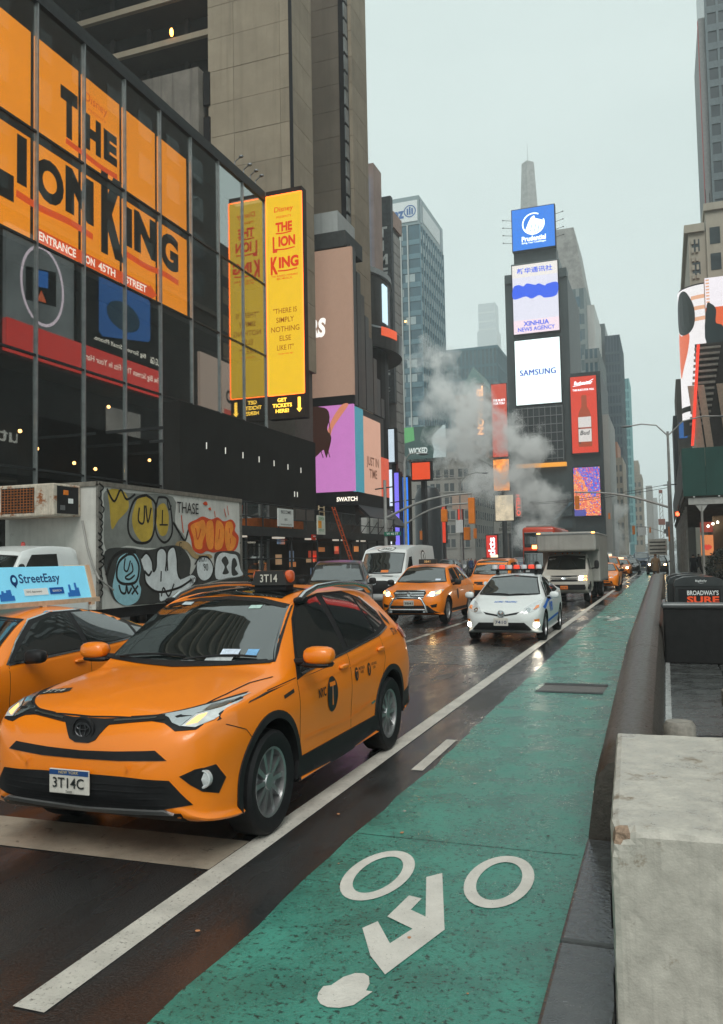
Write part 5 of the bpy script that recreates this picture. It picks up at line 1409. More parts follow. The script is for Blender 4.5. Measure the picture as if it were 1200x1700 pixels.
# --- corner building with curved screen
t = thing('corner_building', 'tan stone building with dark windows above the curved screen, right edge', 'building', (0, 0, 0))
M_TAN = mat('tan_limestone', (.40, .365, .30), .75, var=.12, scale=.3, streak=.25)
MB().box(6.75, 30, 120, 150, .09, 48.2).build('wall', M_TAN, t)
MB().box(6.55, 30, 119.6, 150.4, 48.2, 49.2).build('cornice', M_TAN, t)
MB().box(4.5, 6.74, 120.4, 150, .09, 45.6).build('wing', M_TAN, t)
MB().box(4.0, 6.54, 119.9, 150, 45.6, 46.7).build('wing_cornice', M_TAN, t)
pieces('bracket', M_TAN, t, 'S', 120.4, [(4.3 + .55 * c, 4.6 + .55 * c, 38 + 1.2 * k, 38.7 + 1.2 * k) for c in range(1, 3) for k in range(6)], 0, .3)
pieces('window', mat('corner_window', (.045, .06, .065), .15, var=.3, scale=.5), t, 'S', 120, [(7.2 + 2.2 * c, 8.5 + 2.2 * c, 40.0 + 3.6 * k, 42.3 + 3.6 * k) for c in range(4) for k in range(-1, 2)], -.05, .05)
pieces('window', MATS['corner_window'], t, 'S', 120.4, [(4.9, 5.9, 39.8 + 3.2 * k, 41.5 + 3.2 * k) for k in range(2)], -.05, .05)
for a, b_ in (((6.9, 119.8, 49.2), (6.9, 119.8, 51.2)), ((7.4, 119.8, 49.2), (7.4, 119.8, 50.6))): MB().tube([a, b_], .05, 5).build('aerial', M_DKSTEEL, t)
t = thing('dark_tower', 'very tall dark glass tower rising at the right edge', 'building', (20, 172, 0))
MB().box(-9.6, 12, -11, 12, .09, 118).build('wall', mat('tower_dark_glass', (.03, .042, .05), .2, var=.3, scale=.1), t)
MB().box(-10.7, -9.62, -10.2, 10, .09, 101).build('light_flank', mat('flank_grey', (.20, .205, .205), .6, var=.15), t)
MB().box(-10.85, -10.72, -10.3, -9.9, 60, 100.5).build('red_edge', mat('red_edge', (.28, .06, .06), .5, var=.1), t)
pieces('spandrel', mat('tower_band', (.10, .125, .135), .5, var=.2), t, 'S', -11, [(-9.6, 12, 66 + 3.5 * k, 67.3 + 3.5 * k) for k in range(15)], 0, .2)
pieces('pier', MATS['tower_band'], t, 'S', -11, [(-9.6 + 1.9 * c, -9.2 + 1.9 * c, 60, 118) for c in range(8)], 0, .3)
# curved screen
CS = thing('curved_screen', 'curved advertising screen showing a bowed head in white shirt, right edge', 'screen', (6.3, 116, 0))
def arc(z0, z1, a0, a1, r, m, nm, n=10): return MB().lathe([(r, z0), (r, z1)], (0, 0, 0), n, 'z', R(a0), R(a1)).build(nm, m, CS, smooth=True)
A0, A1 = 182, 262
RR = 3.6
arc(17, 36.2, A0, A1, RR - .1, M_BLACK, 'backing')
arc(19.0, 36.0, A0, A1, RR, screen('cs_white', S(225, 222, 222), .85), 'panel')
for z in (31.4, 32.8, 34.2): arc(z, z + .5, 235, A1, RR + .01, screen('cs_pale', S(230, 175, 140), .7), 'print_band')
def cpoly(P, m, nm, dr):
    me = bpy.data.meshes.new(nm)
    me.from_pydata([((RR + dr) * math.cos(R(a)), (RR + dr) * math.sin(R(a)), z) for a, z in P], [], [tuple(range(len(P)))])
    bm = bmesh.new(); bm.from_mesh(me); bmesh.ops.triangulate(bm, faces=bm.faces); bmesh.ops.subdivide_edges(bm, edges=bm.edges, cuts=3, use_grid_fill=True)
    for v in bm.verts:
        q = math.hypot(v.co.x, v.co.y); v.co.x *= (RR + dr) / q; v.co.y *= (RR + dr) / q
    bm.to_mesh(me); bm.free(); link(nm, me, m, CS)
cpoly(smooth_poly([(190, 31), (186, 33.4), (200, 35.4), (222, 35.6), (240, 33.6), (242, 31.4), (232, 30.2), (212, 30.0)]), screen('cs_hair', S(42, 50, 48), .5), 'print_hair', .06)
cpoly(smooth_poly([(190, 30.4), (205, 30.0), (228, 30.0), (222, 27.6), (205, 25.4), (194, 24.6), (188, 27)]), screen('cs_skin', S(212, 105, 72), .8), 'print_face', .04)
arc(20.0, 20.7, A0, 236, RR + .05, M_PBLK, 'print_belt')
t = thing('flat_screen', 'orange screen with a dark figure beside the curved screen, right edge', 'screen', (7.6, 112.2, 0))
MB().box(-1.7, 2.2, 0, .3, 27.9, 36.6).build('panel', screen('fs_orange', S(215, 95, 55), .8), t)
MB().box(-1.7, 2.2, -.05, -.002, 32.8, 36.6).build('upper_band', screen('fs_white', S(225, 220, 225), .85), t)
flat('print_figure', smooth_poly([(-1.7, 28), (-1.6, 33), (-1.0, 33.2), (-.5, 32.4), (-.6, 30.8), (.1, 30.4), (.6, 29.2), (1.2, 28.8), (1.8, 29.6), (1.8, 28)]), screen('fs_dark', S(35, 50, 52), .5), (0, 0, 0), *S_, t, .07)
for k in range(9): MB().box(-1.6, -1.2, -.06, -.052, 33 + .4 * k, 33.2 + .4 * k).build('print_window', MATS['cs_pale'], t)
# fins, raking boards and red strip below
FN = thing('louvred_front', 'steel louvred shop front with raking beige boards under the curved screen', 'shop front', (6.0, 110, 0))
for k in range(14):
    MB().cbox((-.2 - .1 * k, .2, 27.2 - .72 * k), (3.0 - .06 * k, .6, .28)).build('louvre', mat('louvre_steel', (.34, .31, .27), .45, .4, var=.2), FN)
MB().box(-1.6, 2.6, 1.0, 1.4, 9, 28).build('back_wall', mat('front_back', (.05, .045, .04), .6, var=.3), FN)
for x, w in ((-1.7, .9), (-.6, .8), (1.6, .9)):
    b = MB(); b.prism([(x, 12.5), (x + w, 12.5), (x + w - 1.0, 22.5), (x - 1.0, 22.5)], lambda u, v, q: (u, q, v), -.6, -.2); b.build('raking_board', mat('board_beige', (.62, .46, .35), .6, var=.15, streak=.2), FN)
b = MB(); b.prism([(-2.6, 15), (-2.25, 15), (-1.1, 27.5), (-1.45, 27.5)], lambda u, v, q: (u, q, v), -.9, -.7); b.build('red_strip', lamp('strip_red', S(225, 60, 40), .8), FN)
t = thing('narrow_building', 'narrow dark frontage with blue panel beyond the curved screen', 'building', (3.4, 140, 0))
MB().box(-.9, 2.0, 0, 20, .09, 29.5).build('wall', mat('narrow_dark', (.10, .095, .085), .6, var=.3, scale=.3, streak=.4), t)
MB().box(-.7, .5, -.15, -.01, 20, 22.5).build('blue_panel', screen('narrow_blue', S(45, 100, 165), .6), t)
MB().box(-1.5, -.92, 2, 20, .09, 24).build('side_board', mat('narrow_slate', (.03, .04, .042), .5, var=.2), t)
MB().box(-.4, .3, -.15, -.01, 11, 17).build('pink_panel', screen('narrow_pink', S(190, 110, 175), .6), t)

# --- pavement shed with green hoarding
SD = thing('pavement_shed', 'pavement shed with dark green hoarding on steel posts at right', 'scaffold', (0, 0, 0))
M_HGRN = mat('hoarding_green', (.018, .062, .052), .55, var=.15, scale=.6, streak=.25)
for k in range(3): MB().box(1.05 + 1.22 * k, 2.255 + 1.22 * k, 49.9, 50.0, 5.08, 7.78).build('hoarding_panel', M_HGRN, SD)
MB().box(1.0, 1.06, 50.0, 104, 5.4, 7.7).build('side_hoarding', mat('hoarding_grey', (.13, .15, .15), .6, var=.2, scale=.4, streak=.3), SD)
MB().box(1.06, 5.2, 50.0, 104, 5.0, 5.1).build('deck', mat('deck_planks', (.10, .09, .075), .7, var=.3, scale=1.5), SD)
for k in range(26): MB().box(1.1, 5.2, 50.4 + 2 * k, 50.55 + 2 * k, 4.72, 4.99).build('joist', mat('joist_grey', (.13, .125, .115), .6, var=.2), SD)
MB().box(1.3, 4.6, 50.05, 50.25, 4.60, 4.98).build('header_beam', mat('beam_grey', (.36, .36, .34), .5, var=.15), SD)
M_POST = mat('shed_post', (.30, .295, .275), .45, .3, var=.2)
for k in range(13):
    y = 50.15 + 4.2 * k
    MB().tube([(1.98 if k == 0 else 1.25, y, .09), (1.98 if k == 0 else 1.25, y, 4.72)], .07, 8).build('post', M_POST, SD)
    if k: MB().tube([(4.6, y, .09), (4.6, y, 4.72)], .07, 8).build('post', M_POST, SD)
    if k: MB().tube([(1.25, y, .8), (1.25, min(102, y + 3.6), 3.4)], .03, 6).build('brace', mat('brace_brown', (.20, .16, .12), .6), SD)
for sg in (-1, 1):
    b = MB(); b.prism([(1.98, 4.6), (1.98 + sg * .34, 4.6), (1.98 + sg * .06, 4.2), (1.98, 4.2)], lambda u, v, q: (u, q, v), 50.1, 50.2); b.build('gusset', MATS['beam_grey'], SD)
for x in (1.6, 2.9): MB().blob((x, 49.95, 5.02), (.12, .12, .1), 6, 4).build('bolt_lamp', M_PRINT_W, SD)
t = thing('shop_window', 'lit shop window with an orange lips poster under the shed', 'shop window', (3.4, 62, 0))
MB().box(-.3, 3, 0, .3, .5, 4.4).build('wall', mat('shop_tan', (.25, .19, .13), .6, var=.3, scale=.8), t)
MB().box(-1.1, -.3, -.1, .1, 1.7, 3.1).build('poster', screen('lips_orange', S(215, 130, 75), .7), t)
flat('poster_print', smooth_poly([(-1.0, 2.25), (-.8, 2.45), (-.7, 2.4), (-.6, 2.45), (-.4, 2.25), (-.7, 2.05)]), screen('lips_red', S(200, 60, 45), .8), (0, -.1, 0), *S_, t, .01)
MB().box(-1.1, -.3, -.1, .1, 3.3, 4.0).build('sign', screen('shop_red', S(150, 60, 45), .6), t)
for x, z in ((-.3, 3.85), (.0, 3.95), (-.6, 3.7)): MB().blob((x, -.5, z), (.16, .16, .16), 8, 6).build('bulb', lamp('shop_bulb', (1, .85, .65), 9), t)
# dark evergreen in a tub behind the bins
random.seed(14)
t = thing('shrub', 'dark dense shrub behind the litter bins under the shed', 'shrub', (2.9, 47.5, .09))
b = MB()
for k in range(700):
    a, ph, rr = random.uniform(0, 6.28), random.uniform(-.9, 1.5), random.uniform(.55, 1.0) ** .5
    c = Vector((1.0 * rr * math.cos(a) * math.cos(ph), .8 * rr * math.sin(a) * math.cos(ph), 1.05 + .95 * rr * math.sin(ph)))
    d = Vector((random.uniform(-1, 1), random.uniform(-1, 1), random.uniform(-1, 1))).normalized(); e = d.orthogonal().normalized(); s_ = random.uniform(.06, .13)
    b.quad(c - d * s_, c + e * s_ * .5, c + d * s_, c - e * s_ * .5)
b.build('foliage', mat('dark_leaf', (.018, .022, .016), .6, var=.4, scale=4), t)
MB().lathe([(.4, 0), (.5, .5), (.44, .5), (.4, .4), (.001, .4)], (0, 0, 0), 16).build('tub', M_BLACK, t); MB().tube([(0, 0, .3), (.05, 0, 1.0)], .06, 6).build('stem', mat('bark', (.06, .045, .03), .8), t)
# --- the near taxi: a compact sport utility car
K_SUV = dict(
    zt=[(0, .70), (.02, .80), (.05, .865), (.10, .925), (.16, .965), (.25, .995), (.6, 1.065), (1.0, 1.115), (1.16, 1.135), (1.5, 1.36), (1.9, 1.585), (2.15, 1.645), (2.6, 1.675), (3.2, 1.672), (3.8, 1.63), (4.12, 1.575), (4.3, 1.36), (4.46, 1.13), (4.54, .98), (4.6, .78)],
    wr=[(0, .42), (.05, .56), (.1, .63), (.25, .70), (.5, .74), (1.0, .765), (1.16, .77), (1.5, .70), (1.9, .62), (2.4, .60), (3.4, .585), (4.1, .54), (4.3, .60), (4.5, .66), (4.6, .55)],
    ze=[(0, .66), (.02, .74), (.05, .81), (.10, .875), (.25, .945), (.5, 1.00), (1.0, 1.06), (1.16, 1.075), (1.5, 1.29), (1.9, 1.525), (2.15, 1.585), (2.6, 1.615), (3.2, 1.612), (3.8, 1.565), (4.12, 1.50), (4.3, 1.27), (4.46, 1.07), (4.54, .94), (4.6, .75)],
    zb=[(0, .62), (.05, .755), (.10, .82), (.25, .90), (.5, .955), (1.0, 1.0), (1.5, 1.04), (2.5, 1.09), (3.4, 1.15), (4.1, 1.19), (4.3, 1.14), (4.46, 1.0), (4.54, .88), (4.6, .7)],
    wb=[(0, .45), (.05, .66), (.12, .76), (.25, .82), (.5, .862), (1.0, .868), (2, .866), (3.4, .862), (4.0, .83), (4.3, .80), (4.5, .76), (4.6, .6)],
    wm=[(0, .48), (.02, .60), (.05, .70), (.12, .785), (.25, .85), (.45, .895), (.9, .922), (1.5, .915), (3.0, .917), (3.7, .925), (4.2, .905), (4.45, .85), (4.55, .78), (4.6, .66)],
    zm=[(0, .58), (.12, .66), (.4, .73), (1.2, .80), (3.2, .84), (4.2, .86), (4.6, .62)],
    ws=[(0, .42), (.03, .60), (.08, .72), (.2, .83), (.45, .885), (.9, .90), (3.7, .90), (4.3, .86), (4.5, .78), (4.6, .6)],
    zs=[(0, .47), (.02, .42), (.05, .37), (.1, .325), (.2, .29), (.5, .26), (1.3, .25), (3.2, .25), (4.0, .30), (4.4, .38), (4.6, .5)])
t = Car('suv_taxi', 'large orange SUV taxi with black roof light, nearest car beside the white line', 'taxi', 4.6, K_SUV, M_TAXI, (-3.57, 6.73, 0), (.925, 3.59), .362, .23, .80, clad=M_DARKPL, group='yellow taxis', spokes=10)
TX = t
# glazing
WSH = [(-.735, 1.155), (-.4, 1.14), (0, 1.135), (.4, 1.14), (.735, 1.155), (.60, 1.53), (.3, 1.585), (0, 1.60), (-.3, 1.585), (-.60, 1.53)]
g = t.patch('windscreen', WSH, 'F', M_GLASSD, .005)
t.seam(WSH + WSH[:1], 'F', .028, M_DARKPL, 'windscreen_seal', .006)
t.patch('cowl_panel', [(-.72, 1.14), (0, 1.122), (.72, 1.14), (.735, 1.158), (0, 1.138), (-.735, 1.158)], 'F', M_DARKPL, .008)
for a, b in (((-.62, 1.15), (.02, 1.165)), ((.02, 1.145), (.60, 1.17))):
    pts = []
    for i in range(7):
        q = i / 6
        h, nn, d = t.cast(a[0] + (b[0] - a[0]) * q, a[1] + (b[1] - a[1]) * q + .02 * math.sin(q * 3.1), 'F')
        pts.append(h + nn * .022)
    MB().tube(pts, .009, 6).build('wiper', M_BLACK, t.root)
W1 = [(1.50, 1.05), (1.62, 1.22), (1.84, 1.44), (2.02, 1.545), (2.42, 1.59), (2.46, 1.12)]
W2 = [(2.56, 1.125), (2.55, 1.592), (3.02, 1.588), (3.24, 1.55), (3.32, 1.19)]
W3 = [(3.36, 1.195), (3.29, 1.545), (3.46, 1.49), (3.66, 1.36), (3.66, 1.255)]
t.both('door_frame', [(1.40, 1.0), (1.50, 1.12), (1.80, 1.44), (2.0, 1.57), (2.5, 1.618), (3.1, 1.612), (3.45, 1.535), (3.74, 1.37), (3.76, 1.22), (3.4, 1.165), (2.5, 1.10), (1.6, 1.03)], M_DARKPL, .003)
for w_ in (W1, W2, W3): t.both('side_window', w_, M_GLASSD, .006)
t.seams([(1.52, 1.035), (2.5, 1.092), (3.4, 1.158), (3.76, 1.215), (3.755, 1.37), (3.47, 1.54)], w=.016, m=M_CHROME, name='window_trim', off=.007)
# face
t.mirrored('headlamp', [(.30, .935), (.47, .945), (.62, .97), (.80, 1.012), (.885, 1.03), (.875, .96), (.84, .905), (.76, .868), (.64, .862), (.55, .905), (.44, .915), (.30, .915)], M_DARKPL, .004, .02)
t.mirrored('headlamp_chrome', [(.50, .945), (.62, .962), (.83, 1.005), (.80, .965), (.70, .945), (.66, .885), (.60, .905), (.56, .93)], M_CHROME, .007)
t.mirrored('headlamp_lens', [(.665, .885), (.70, .94), (.80, .96), (.845, .985), (.82, .91), (.75, .878)], M_LENS, .010)
t.mirrored('turn_lamp', [(.69, .89), (.72, .93), (.76, .94), (.75, .90)], lamp('indicator_glow', (1.0, .45, .12), 1.6), .013)
t.patch('upper_grille', [(-.52, .945), (-.3, .925), (-.12, .915), (.12, .915), (.3, .925), (.52, .945), (.54, .92), (.30, .90), (.17, .885), (.125, .83), (.10, .795), (.05, .775), (-.05, .775), (-.10, .795), (-.125, .83), (-.17, .885), (-.30, .90), (-.54, .92)], 'F', M_DARKPL, .008, .02)
t.mirrored('grille_chrome', [(.20, .912), (.48, .932), (.48, .924), (.20, .902)], M_CHROME, .012)
b = MB(); hp = t.cast(0, .855, 'F')[0]
b.lathe([(.085, 0), (.085, -.012), (.074, -.016), (.07, -.006), (.001, -.004)], (0, hp.y - .012, .855), 28, 'y')
e = b.build('emblem', M_DARKPL, t.root, smooth=True)
b = MB()
for rx, rz_ in ((.058, .045), (.022, .045), (.045, .018)):
    for k in range(20):
        a, c = 2 * math.pi * k / 20, 2 * math.pi * (k + 1) / 20
        oz = .018 if rz_ == .018 else 0
        b.tube([(rx * math.cos(a), hp.y - .024, .855 + oz + rz_ * math.sin(a)), (rx * math.cos(c), hp.y - .024, .855 + oz + rz_ * math.sin(c))], .004, 5, False)
b.build('emblem_rings', mat('dull_chrome', (.10, .10, .105), .35, .8, var=.1), e)
t.patch('upper_intake', [(-.60, .70), (-.54, .752), (-.25, .735), (0, .728), (.25, .735), (.54, .752), (.62, .695), (.3, .682), (0, .678), (-.3, .682)], 'F', M_BLACK, .006, .02)
LG = [(-.74, .42), (-.70, .50), (-.64, .575), (-.3, .585), (0, .585), (.3, .585), (.64, .575), (.70, .50), (.76, .42), (.4, .375), (0, .365), (-.4, .375)]
t.patch('lower_grille', LG, 'F', M_BLACK, .006, .02)
for k in range(4):
    z = .425 + .04 * k
    t.seam([(-.62, z), (0, z - .01), (.62, z)], 'F', .009, M_DARKPL, 'grille_slat', .014)
t.patch('lower_lip', [(-.70, .372), (0, .34), (.70, .372), (.72, .31), (0, .295), (-.72, .31)], 'F', M_DARKPL, .008, .02)
t.patch('skid_trim', [(-.60, .395), (0, .365), (.60, .395), (.66, .372), (0, .338), (-.66, .372)], 'F', mat('satin_silver', (.33, .33, .33), .32, .8, var=.1), .02, .03)
for sg in (1, -1):
    o = t.patch('fog_lamp_bezel', [(sg * x, z) for x, z in ((.70, .60), (.775, .635), (.845, .64), (.865, .54), (.85, .455), (.80, .49))], 'F', M_BLACK, .006, .02)
    h = t.cast(sg * .80, .565, 'F')[0]
    MB().lathe([(.058, .02), (.058, -.014), (.05, -.018), (.04, -.006), (.001, -.02)], h + Vector((0, .012, 0)), 20, 'y').build('fog_lamp', M_LENS, o, smooth=True)
t.plate('3T14C', .535, x=-.06, top='NEW YORK', bottom='TAXI')
for x in (-.42, .36): t.patch('parking_sensor', ell(x, .645, .014, .014, 10), 'F', M_TAXI, .028)
# hood: shut line, flanks and medallion number
HL = [(-.80, 1.16), (-.745, .9), (-.725, .6), (-.69, .36), (-.52, .17), (-.3, .115), (0, .10), (.3, .115), (.52, .17), (.69, .36), (.725, .6), (.745, .9), (.80, 1.16)]
t.seam(HL, 'T', .010, M_BLACK, 'hood_gap', .003)
o = t.patch('hood_tag', [(-.72 + .28 * u_, .40 + .10 * v_) for u_, v_ in ((0, .1), (.08, .9), (.9, 1), (1, .3), (.85, 0), (.2, 0))], 'T', M_PRINT_K, .004)
t.letter('hood_number', '3T14', mat('tag_white', (.5, .48, .42), .5, var=0), (-.58, .445), .17, 'T', .06, .02, .007, parent=o)
# flanks
DF = [(1.40, 1.0), (1.385, .72), (1.40, .44)]
t.seams(DF); t.seams([(2.50, 1.10), (2.495, .75), (2.47, .44)]); t.seams([(3.40, 1.17), (3.44, .95), (3.30, .72), (3.18, .5), (3.10, .44)])
t.both('sill_cladding', [(1.30, .285), (1.36, .43), (2.3, .43), (3.17, .43), (3.22, .285), (2.2, .262)], M_DARKPL, .012, .03)
t.both('rear_cladding', [(4.03, .36), (4.05, .50), (4.3, .53), (4.52, .55), (4.5, .42), (4.2, .34)], M_DARKPL, .01, .03)
t.seams([(1.45, .93), (2.4, .965), (3.3, 1.01), (4.1, 1.05)], w=.014, m=M_TAXI, name='shoulder_crease', off=.006)
t.seams([(1.5, .55), (2.4, .52), (3.05, .58)], w=.02, m=M_TAXI, name='door_crease', off=.007)
t.seams([(.35, .87), (.55, .80), (.66, .69)], w=.006); t.seams([(.93, .995), (1.4, 1.02)], w=.006)
t.handles([(2.33, .99), (3.32, 1.035)], M_TAXI)
t.mirror(1.48, 1.185, .915, M_TAXI, .25, .14, .17)
for sg in (1, -1):
    t.part('mirror_base', MB().blob((sg * 1.02, 1.50, 1.115), (.26, .18, .05), 10, 6, 3), M_DARKPL)
o = t.patch('door_logo', ell(2.04, .80, .115, .145, 28), 'L', M_PRINT_K, .005)
o['label'] = 'black oval door logo with an orange T'
t.letter('door_logo_letter', 'T', M_TAXI, (2.04, .805), .12, 'L', .19, .02, .008, parent=o)
t.letter('door_lettering', 'NYC', M_PRINT_K, (1.825, .845), .15, 'L', .075, .025)
t.patch('hybrid_badge', [(1.13, .905), (1.31, .925), (1.31, .952), (1.13, .930)], 'L', M_PRINT_K, .005)
for y, a, w in ((2.62, 'METERED\nFARE', .15), (2.95, 'SURCHARGE\nCASH', .15)):
    o = t.patch('fare_logo', ell(y, .885, .045, .06, 18), 'L', M_PRINT_K, .005)
    t.letter('fare_letter', 'T' if y < 2.8 else 'y', M_TAXI, (y, .885), .045, 'L', .07, .02, .008, parent=o)
    t.letter('fare_lettering', a, M_PRINT_K, (y + .14, .905), w, 'L', .06, .01)
t.letter('quarter_number', '3T14', M_PRINT_K, (3.90, 1.155), .17, 'L', .07, .02)
t.patch('quarter_sticker', [(3.80, 1.30), (3.84, 1.38), (3.93, 1.27), (3.90, 1.22)], 'L', M_PRINT_K, .005)
t.patch('awd_badge', [(3.02, .545), (3.12, .555), (3.12, .575), (3.02, .565)], 'L', M_CHROME, .006)
t.both('tail_lamp', [(4.03, 1.16), (4.18, 1.20), (4.38, 1.19), (4.46, 1.10), (4.36, 1.04), (4.15, 1.07)], mat('tail_lens', (.45, .14, .10), .15, var=.3, scale=20, coat=.5), .018, .04)
t.both('rear_reflector', [(4.38, .66), (4.47, .67), (4.47, .78), (4.40, .76)], M_RED, .012)
# roof: rails, dark glass panel, antenna fin and roof light
for sg in (1, -1):
    pts = [(sg * .628, 2.02, 1.575), (sg * .628, 2.14, 1.628), (sg * .626, 2.4, 1.678), (sg * .62, 2.9, 1.692), (sg * .61, 3.4, 1.678), (sg * .60, 3.75, 1.635), (sg * .595, 3.88, 1.585)]
    b = MB().tube(pts, [.03, .028, .024, .024, .024, .028, .03], 8)
    t.part('roof_rail', b, M_CHROME)
    t.part('rail_foot', MB().blob((sg * .628, 2.06, 1.578), (.06, .26, .06), 10, 6, 3), M_BLACK)
t.patch('sunroof', [(-.47, 2.02), (.47, 2.02), (.45, 2.62), (-.45, 2.62)], 'T', M_GLASSD, .006)
b = MB(); bz = 1.70
b.prism([(-.175, bz), (.175, bz), (.165, bz + .03), (.135, bz + .128), (-.135, bz + .128), (-.165, bz + .03)], lambda u_, v_, q: (u_ + .24, q, v_), 2.24, 2.44)
o = t.part('roof_light', b, mat('roof_light_case', (.02, .018, .016), .4, var=.2), False)
for sg in (1, -1):
    t.part('roof_light_end', MB().blob((.24 + sg * .155, 2.34, bz + .075), (.07, .15, .115), 10, 8, 2.6), mat('amber_case', (.55, .09, .02), .3, var=.15, coat=.3), parent=o)
text('roof_light_number', '3T14', lamp('roof_number', (.45, .44, .38), .12), (.24, 2.24 - 2.3 - .004, bz + .062), (1, 0, 0), (0, 0, 1), .17, .07, o, .012, .004)
t.part('roof_light_foot', MB().bevbox(.08, .40, 2.26, 2.42, 1.65, 1.705, .01), M_BLACK)
# on the glass
for (x, z, w, h, c) in ((.36, 1.205, .15, .05, (.55, .62, .72)), (.54, 1.205, .09, .05, (.18, .38, .62)), (.33, 1.53, .10, .025, (.40, .55, .50)), (-.36, 1.555, .11, .022, (.45, .52, .55)), (.30, 1.165, .22, .025, (.42, .45, .46))):
    t.patch('windscreen_sticker', [(x - w / 2, z - h / 2), (x + w / 2, z - h / 2), (x + w / 2, z + h / 2), (x - w / 2, z + h / 2)], 'F', mat('sticker_%d' % int(c[0] * 100), c, .5, var=.25, scale=30), .008)
# --- the sedan taxi with a roof advertisement, left of the SUV taxi
W = .91
K = profile(4.85, W, 1.455, .62, .80, (1.25, .985), (2.10, 1.39), (3.25, 1.40), (4.25, 1.12), 1.08, (.93, 1.02), .56)
t = Car('sedan_taxi', 'orange sedan taxi with light blue advertising board on roof, cut by left edge', 'taxi', 4.85, K, M_TAXI, (-6.98, 7.45, 0), (.95, 3.73), .33, .21, .79, group='yellow taxis', spokes=10)
WF = [(1.58, .965), (1.78, 1.10), (2.10, 1.29), (2.42, 1.362), (2.66, 1.372), (2.66, .995)]
WB = [(2.74, .998), (2.74, 1.372), (3.10, 1.362), (3.42, 1.29), (3.66, 1.17), (3.62, 1.035)]
WQ = [(3.68, 1.04), (3.72, 1.15), (3.98, 1.075), (3.98, 1.052)]
t.both('window_frame', [(1.48, .94), (1.76, 1.14), (2.08, 1.335), (2.44, 1.398), (3.12, 1.392), (3.5, 1.31), (4.06, 1.075), (4.04, 1.04), (3.0, .985), (2.0, .95)], M_DARKPL, .003)
glaze(t, W, (1.25, .985), (2.10, 1.39), .56, sides=(WF, WB, WQ))
t.seams([(1.50, .938), (2.0, .952), (3.0, .987), (4.05, 1.042)], w=.018, m=M_CHROME, name='window_trim', off=.008)
t.seams([(1.48, .94), (1.76, 1.145), (2.08, 1.34), (2.44, 1.402), (3.12, 1.397), (3.5, 1.315), (4.06, 1.08)], w=.012, m=M_CHROME, name='window_trim', off=.006)
t.seams([(1.50, .92), (1.46, .6), (1.5, .3)]); t.seams([(2.70, .98), (2.70, .6), (2.66, .3)]); t.seams([(3.72, 1.03), (3.70, .85), (3.45, .55), (3.35, .3)])
t.handles([(2.52, .865), (3.55, .90)], M_TAXI)
t.mirror(1.70, 1.005, .90, M_DARKPL, .23, .14, .15)
lights(t, [(.36, .70), (.56, .76), (.80, .83), (.86, .82), (.82, .72), (.6, .66)], L_HEAD, (.66, .72))
t.patch('grille', [(-.38, .62), (-.42, .72), (.42, .72), (.38, .62)], 'F', M_DARKPL, .006, .01)
t.patch('lower_grille', [(-.6, .32), (-.55, .50), (.55, .50), (.6, .32)], 'F', M_BLACK, .006, .01)
t.both('tail_lamp', [(4.5, .93), (4.75, .92), (4.75, .80), (4.55, .80)], M_RED, .008)
# roof advertisement
AD = thing('roof_advertisement', 'light blue advertising board on a rail above the sedan taxi roof', 'advertisement', (-6.98, 7.45, 0))
b = MB(); b.prism([(-.26, 1.50), (.26, 1.50), (.15, 1.90), (-.15, 1.90)], lambda u, v, q: (u, q, v), -.72, 1.10)
bo = b.build('board', mat('ad_blue', S(120, 195, 222), .4, var=.05, scale=4, emit=.28), AD)
b = MB()
for sg in (1, -1):
    b.box(sg * .30 - .02, sg * .30 + .02, -.80, 1.18, 1.455, 1.51)
    for y in (-.7, .2, 1.05): b.box(sg * .30 - .025, sg * .30 + .025, y - .03, y + .03, 1.42, 1.455)
b.build('rail', mat('ad_rail', (.55, .42, .30), .5, var=.2, scale=10), AD)
for y0, y1 in ((-.79, -.72), (1.10, 1.17)):
    b = MB(); b.prism([(-.28, 1.49), (.28, 1.49), (.17, 1.91), (-.17, 1.91)], lambda u, v, q: (u, q, v), y0, y1)
    b.build('end_cap', mat('ad_cap', (.62, .40, .26), .5, var=.1), AD)
n_ = Vector((.36, 0, .11)).normalized(); up = Vector((-.11, 0, .36)).normalized(); rt = Vector((0, 1, 0)); c_ = Vector((.205, .22, 1.70))
text('advert_lettering', 'StreetEasy', mat('ad_navy', S(22, 58, 110), .5, var=0), c_ + up * .055 + rt * .05, rt, up, .66, .14, bo, .014, .005)
flat('advert_pin', ell(-.36, .055, .055, .065, 20), MATS['ad_navy'], c_, rt, up, bo, .006)
flat('advert_pin', [(-.385, 0.0), (-.335, 0.0), (-.355, -.035)], MATS['ad_navy'], c_, rt, up, bo, .006)
flat('advert_pin', ell(-.36, .06, .028, .03, 12), MATS['ad_blue'], c_, rt, up, bo, .008)
flat('advert_search', [(-.25, -.13), (.13, -.13), (.13, -.05), (-.25, -.05)], M_PRINT_W, c_, rt, up, bo, .006)
text('advert_lettering', 'NYC Apartments', M_PRINT_K, c_ + rt * -.09 + up * -.09, rt, up, .24, .03, bo, 0, .009)
flat('advert_button', [(.16, -.13), (.40, -.13), (.40, -.05), (.16, -.05)], mat('ad_button', S(25, 85, 160), .5, var=0), c_, rt, up, bo, .006)
text('advert_lettering', 'SEARCH', M_PRINT_W, c_ + rt * .28 + up * -.09, rt, up, .15, .026, bo, .005, .009)
random.seed(3)
for x0 in (-.62, .46):
    P = [(x0, -.175)]
    x = x0
    for k in range(6):
        hh = -.175 + random.uniform(.05, .17)
        P += [(x, hh), (x + .033, hh)]; x += .036
    P.append((x, -.175))
    flat('advert_skyline', P, mat('ad_mid', S(45, 110, 185), .5, var=0), c_, rt, up, bo, .005)

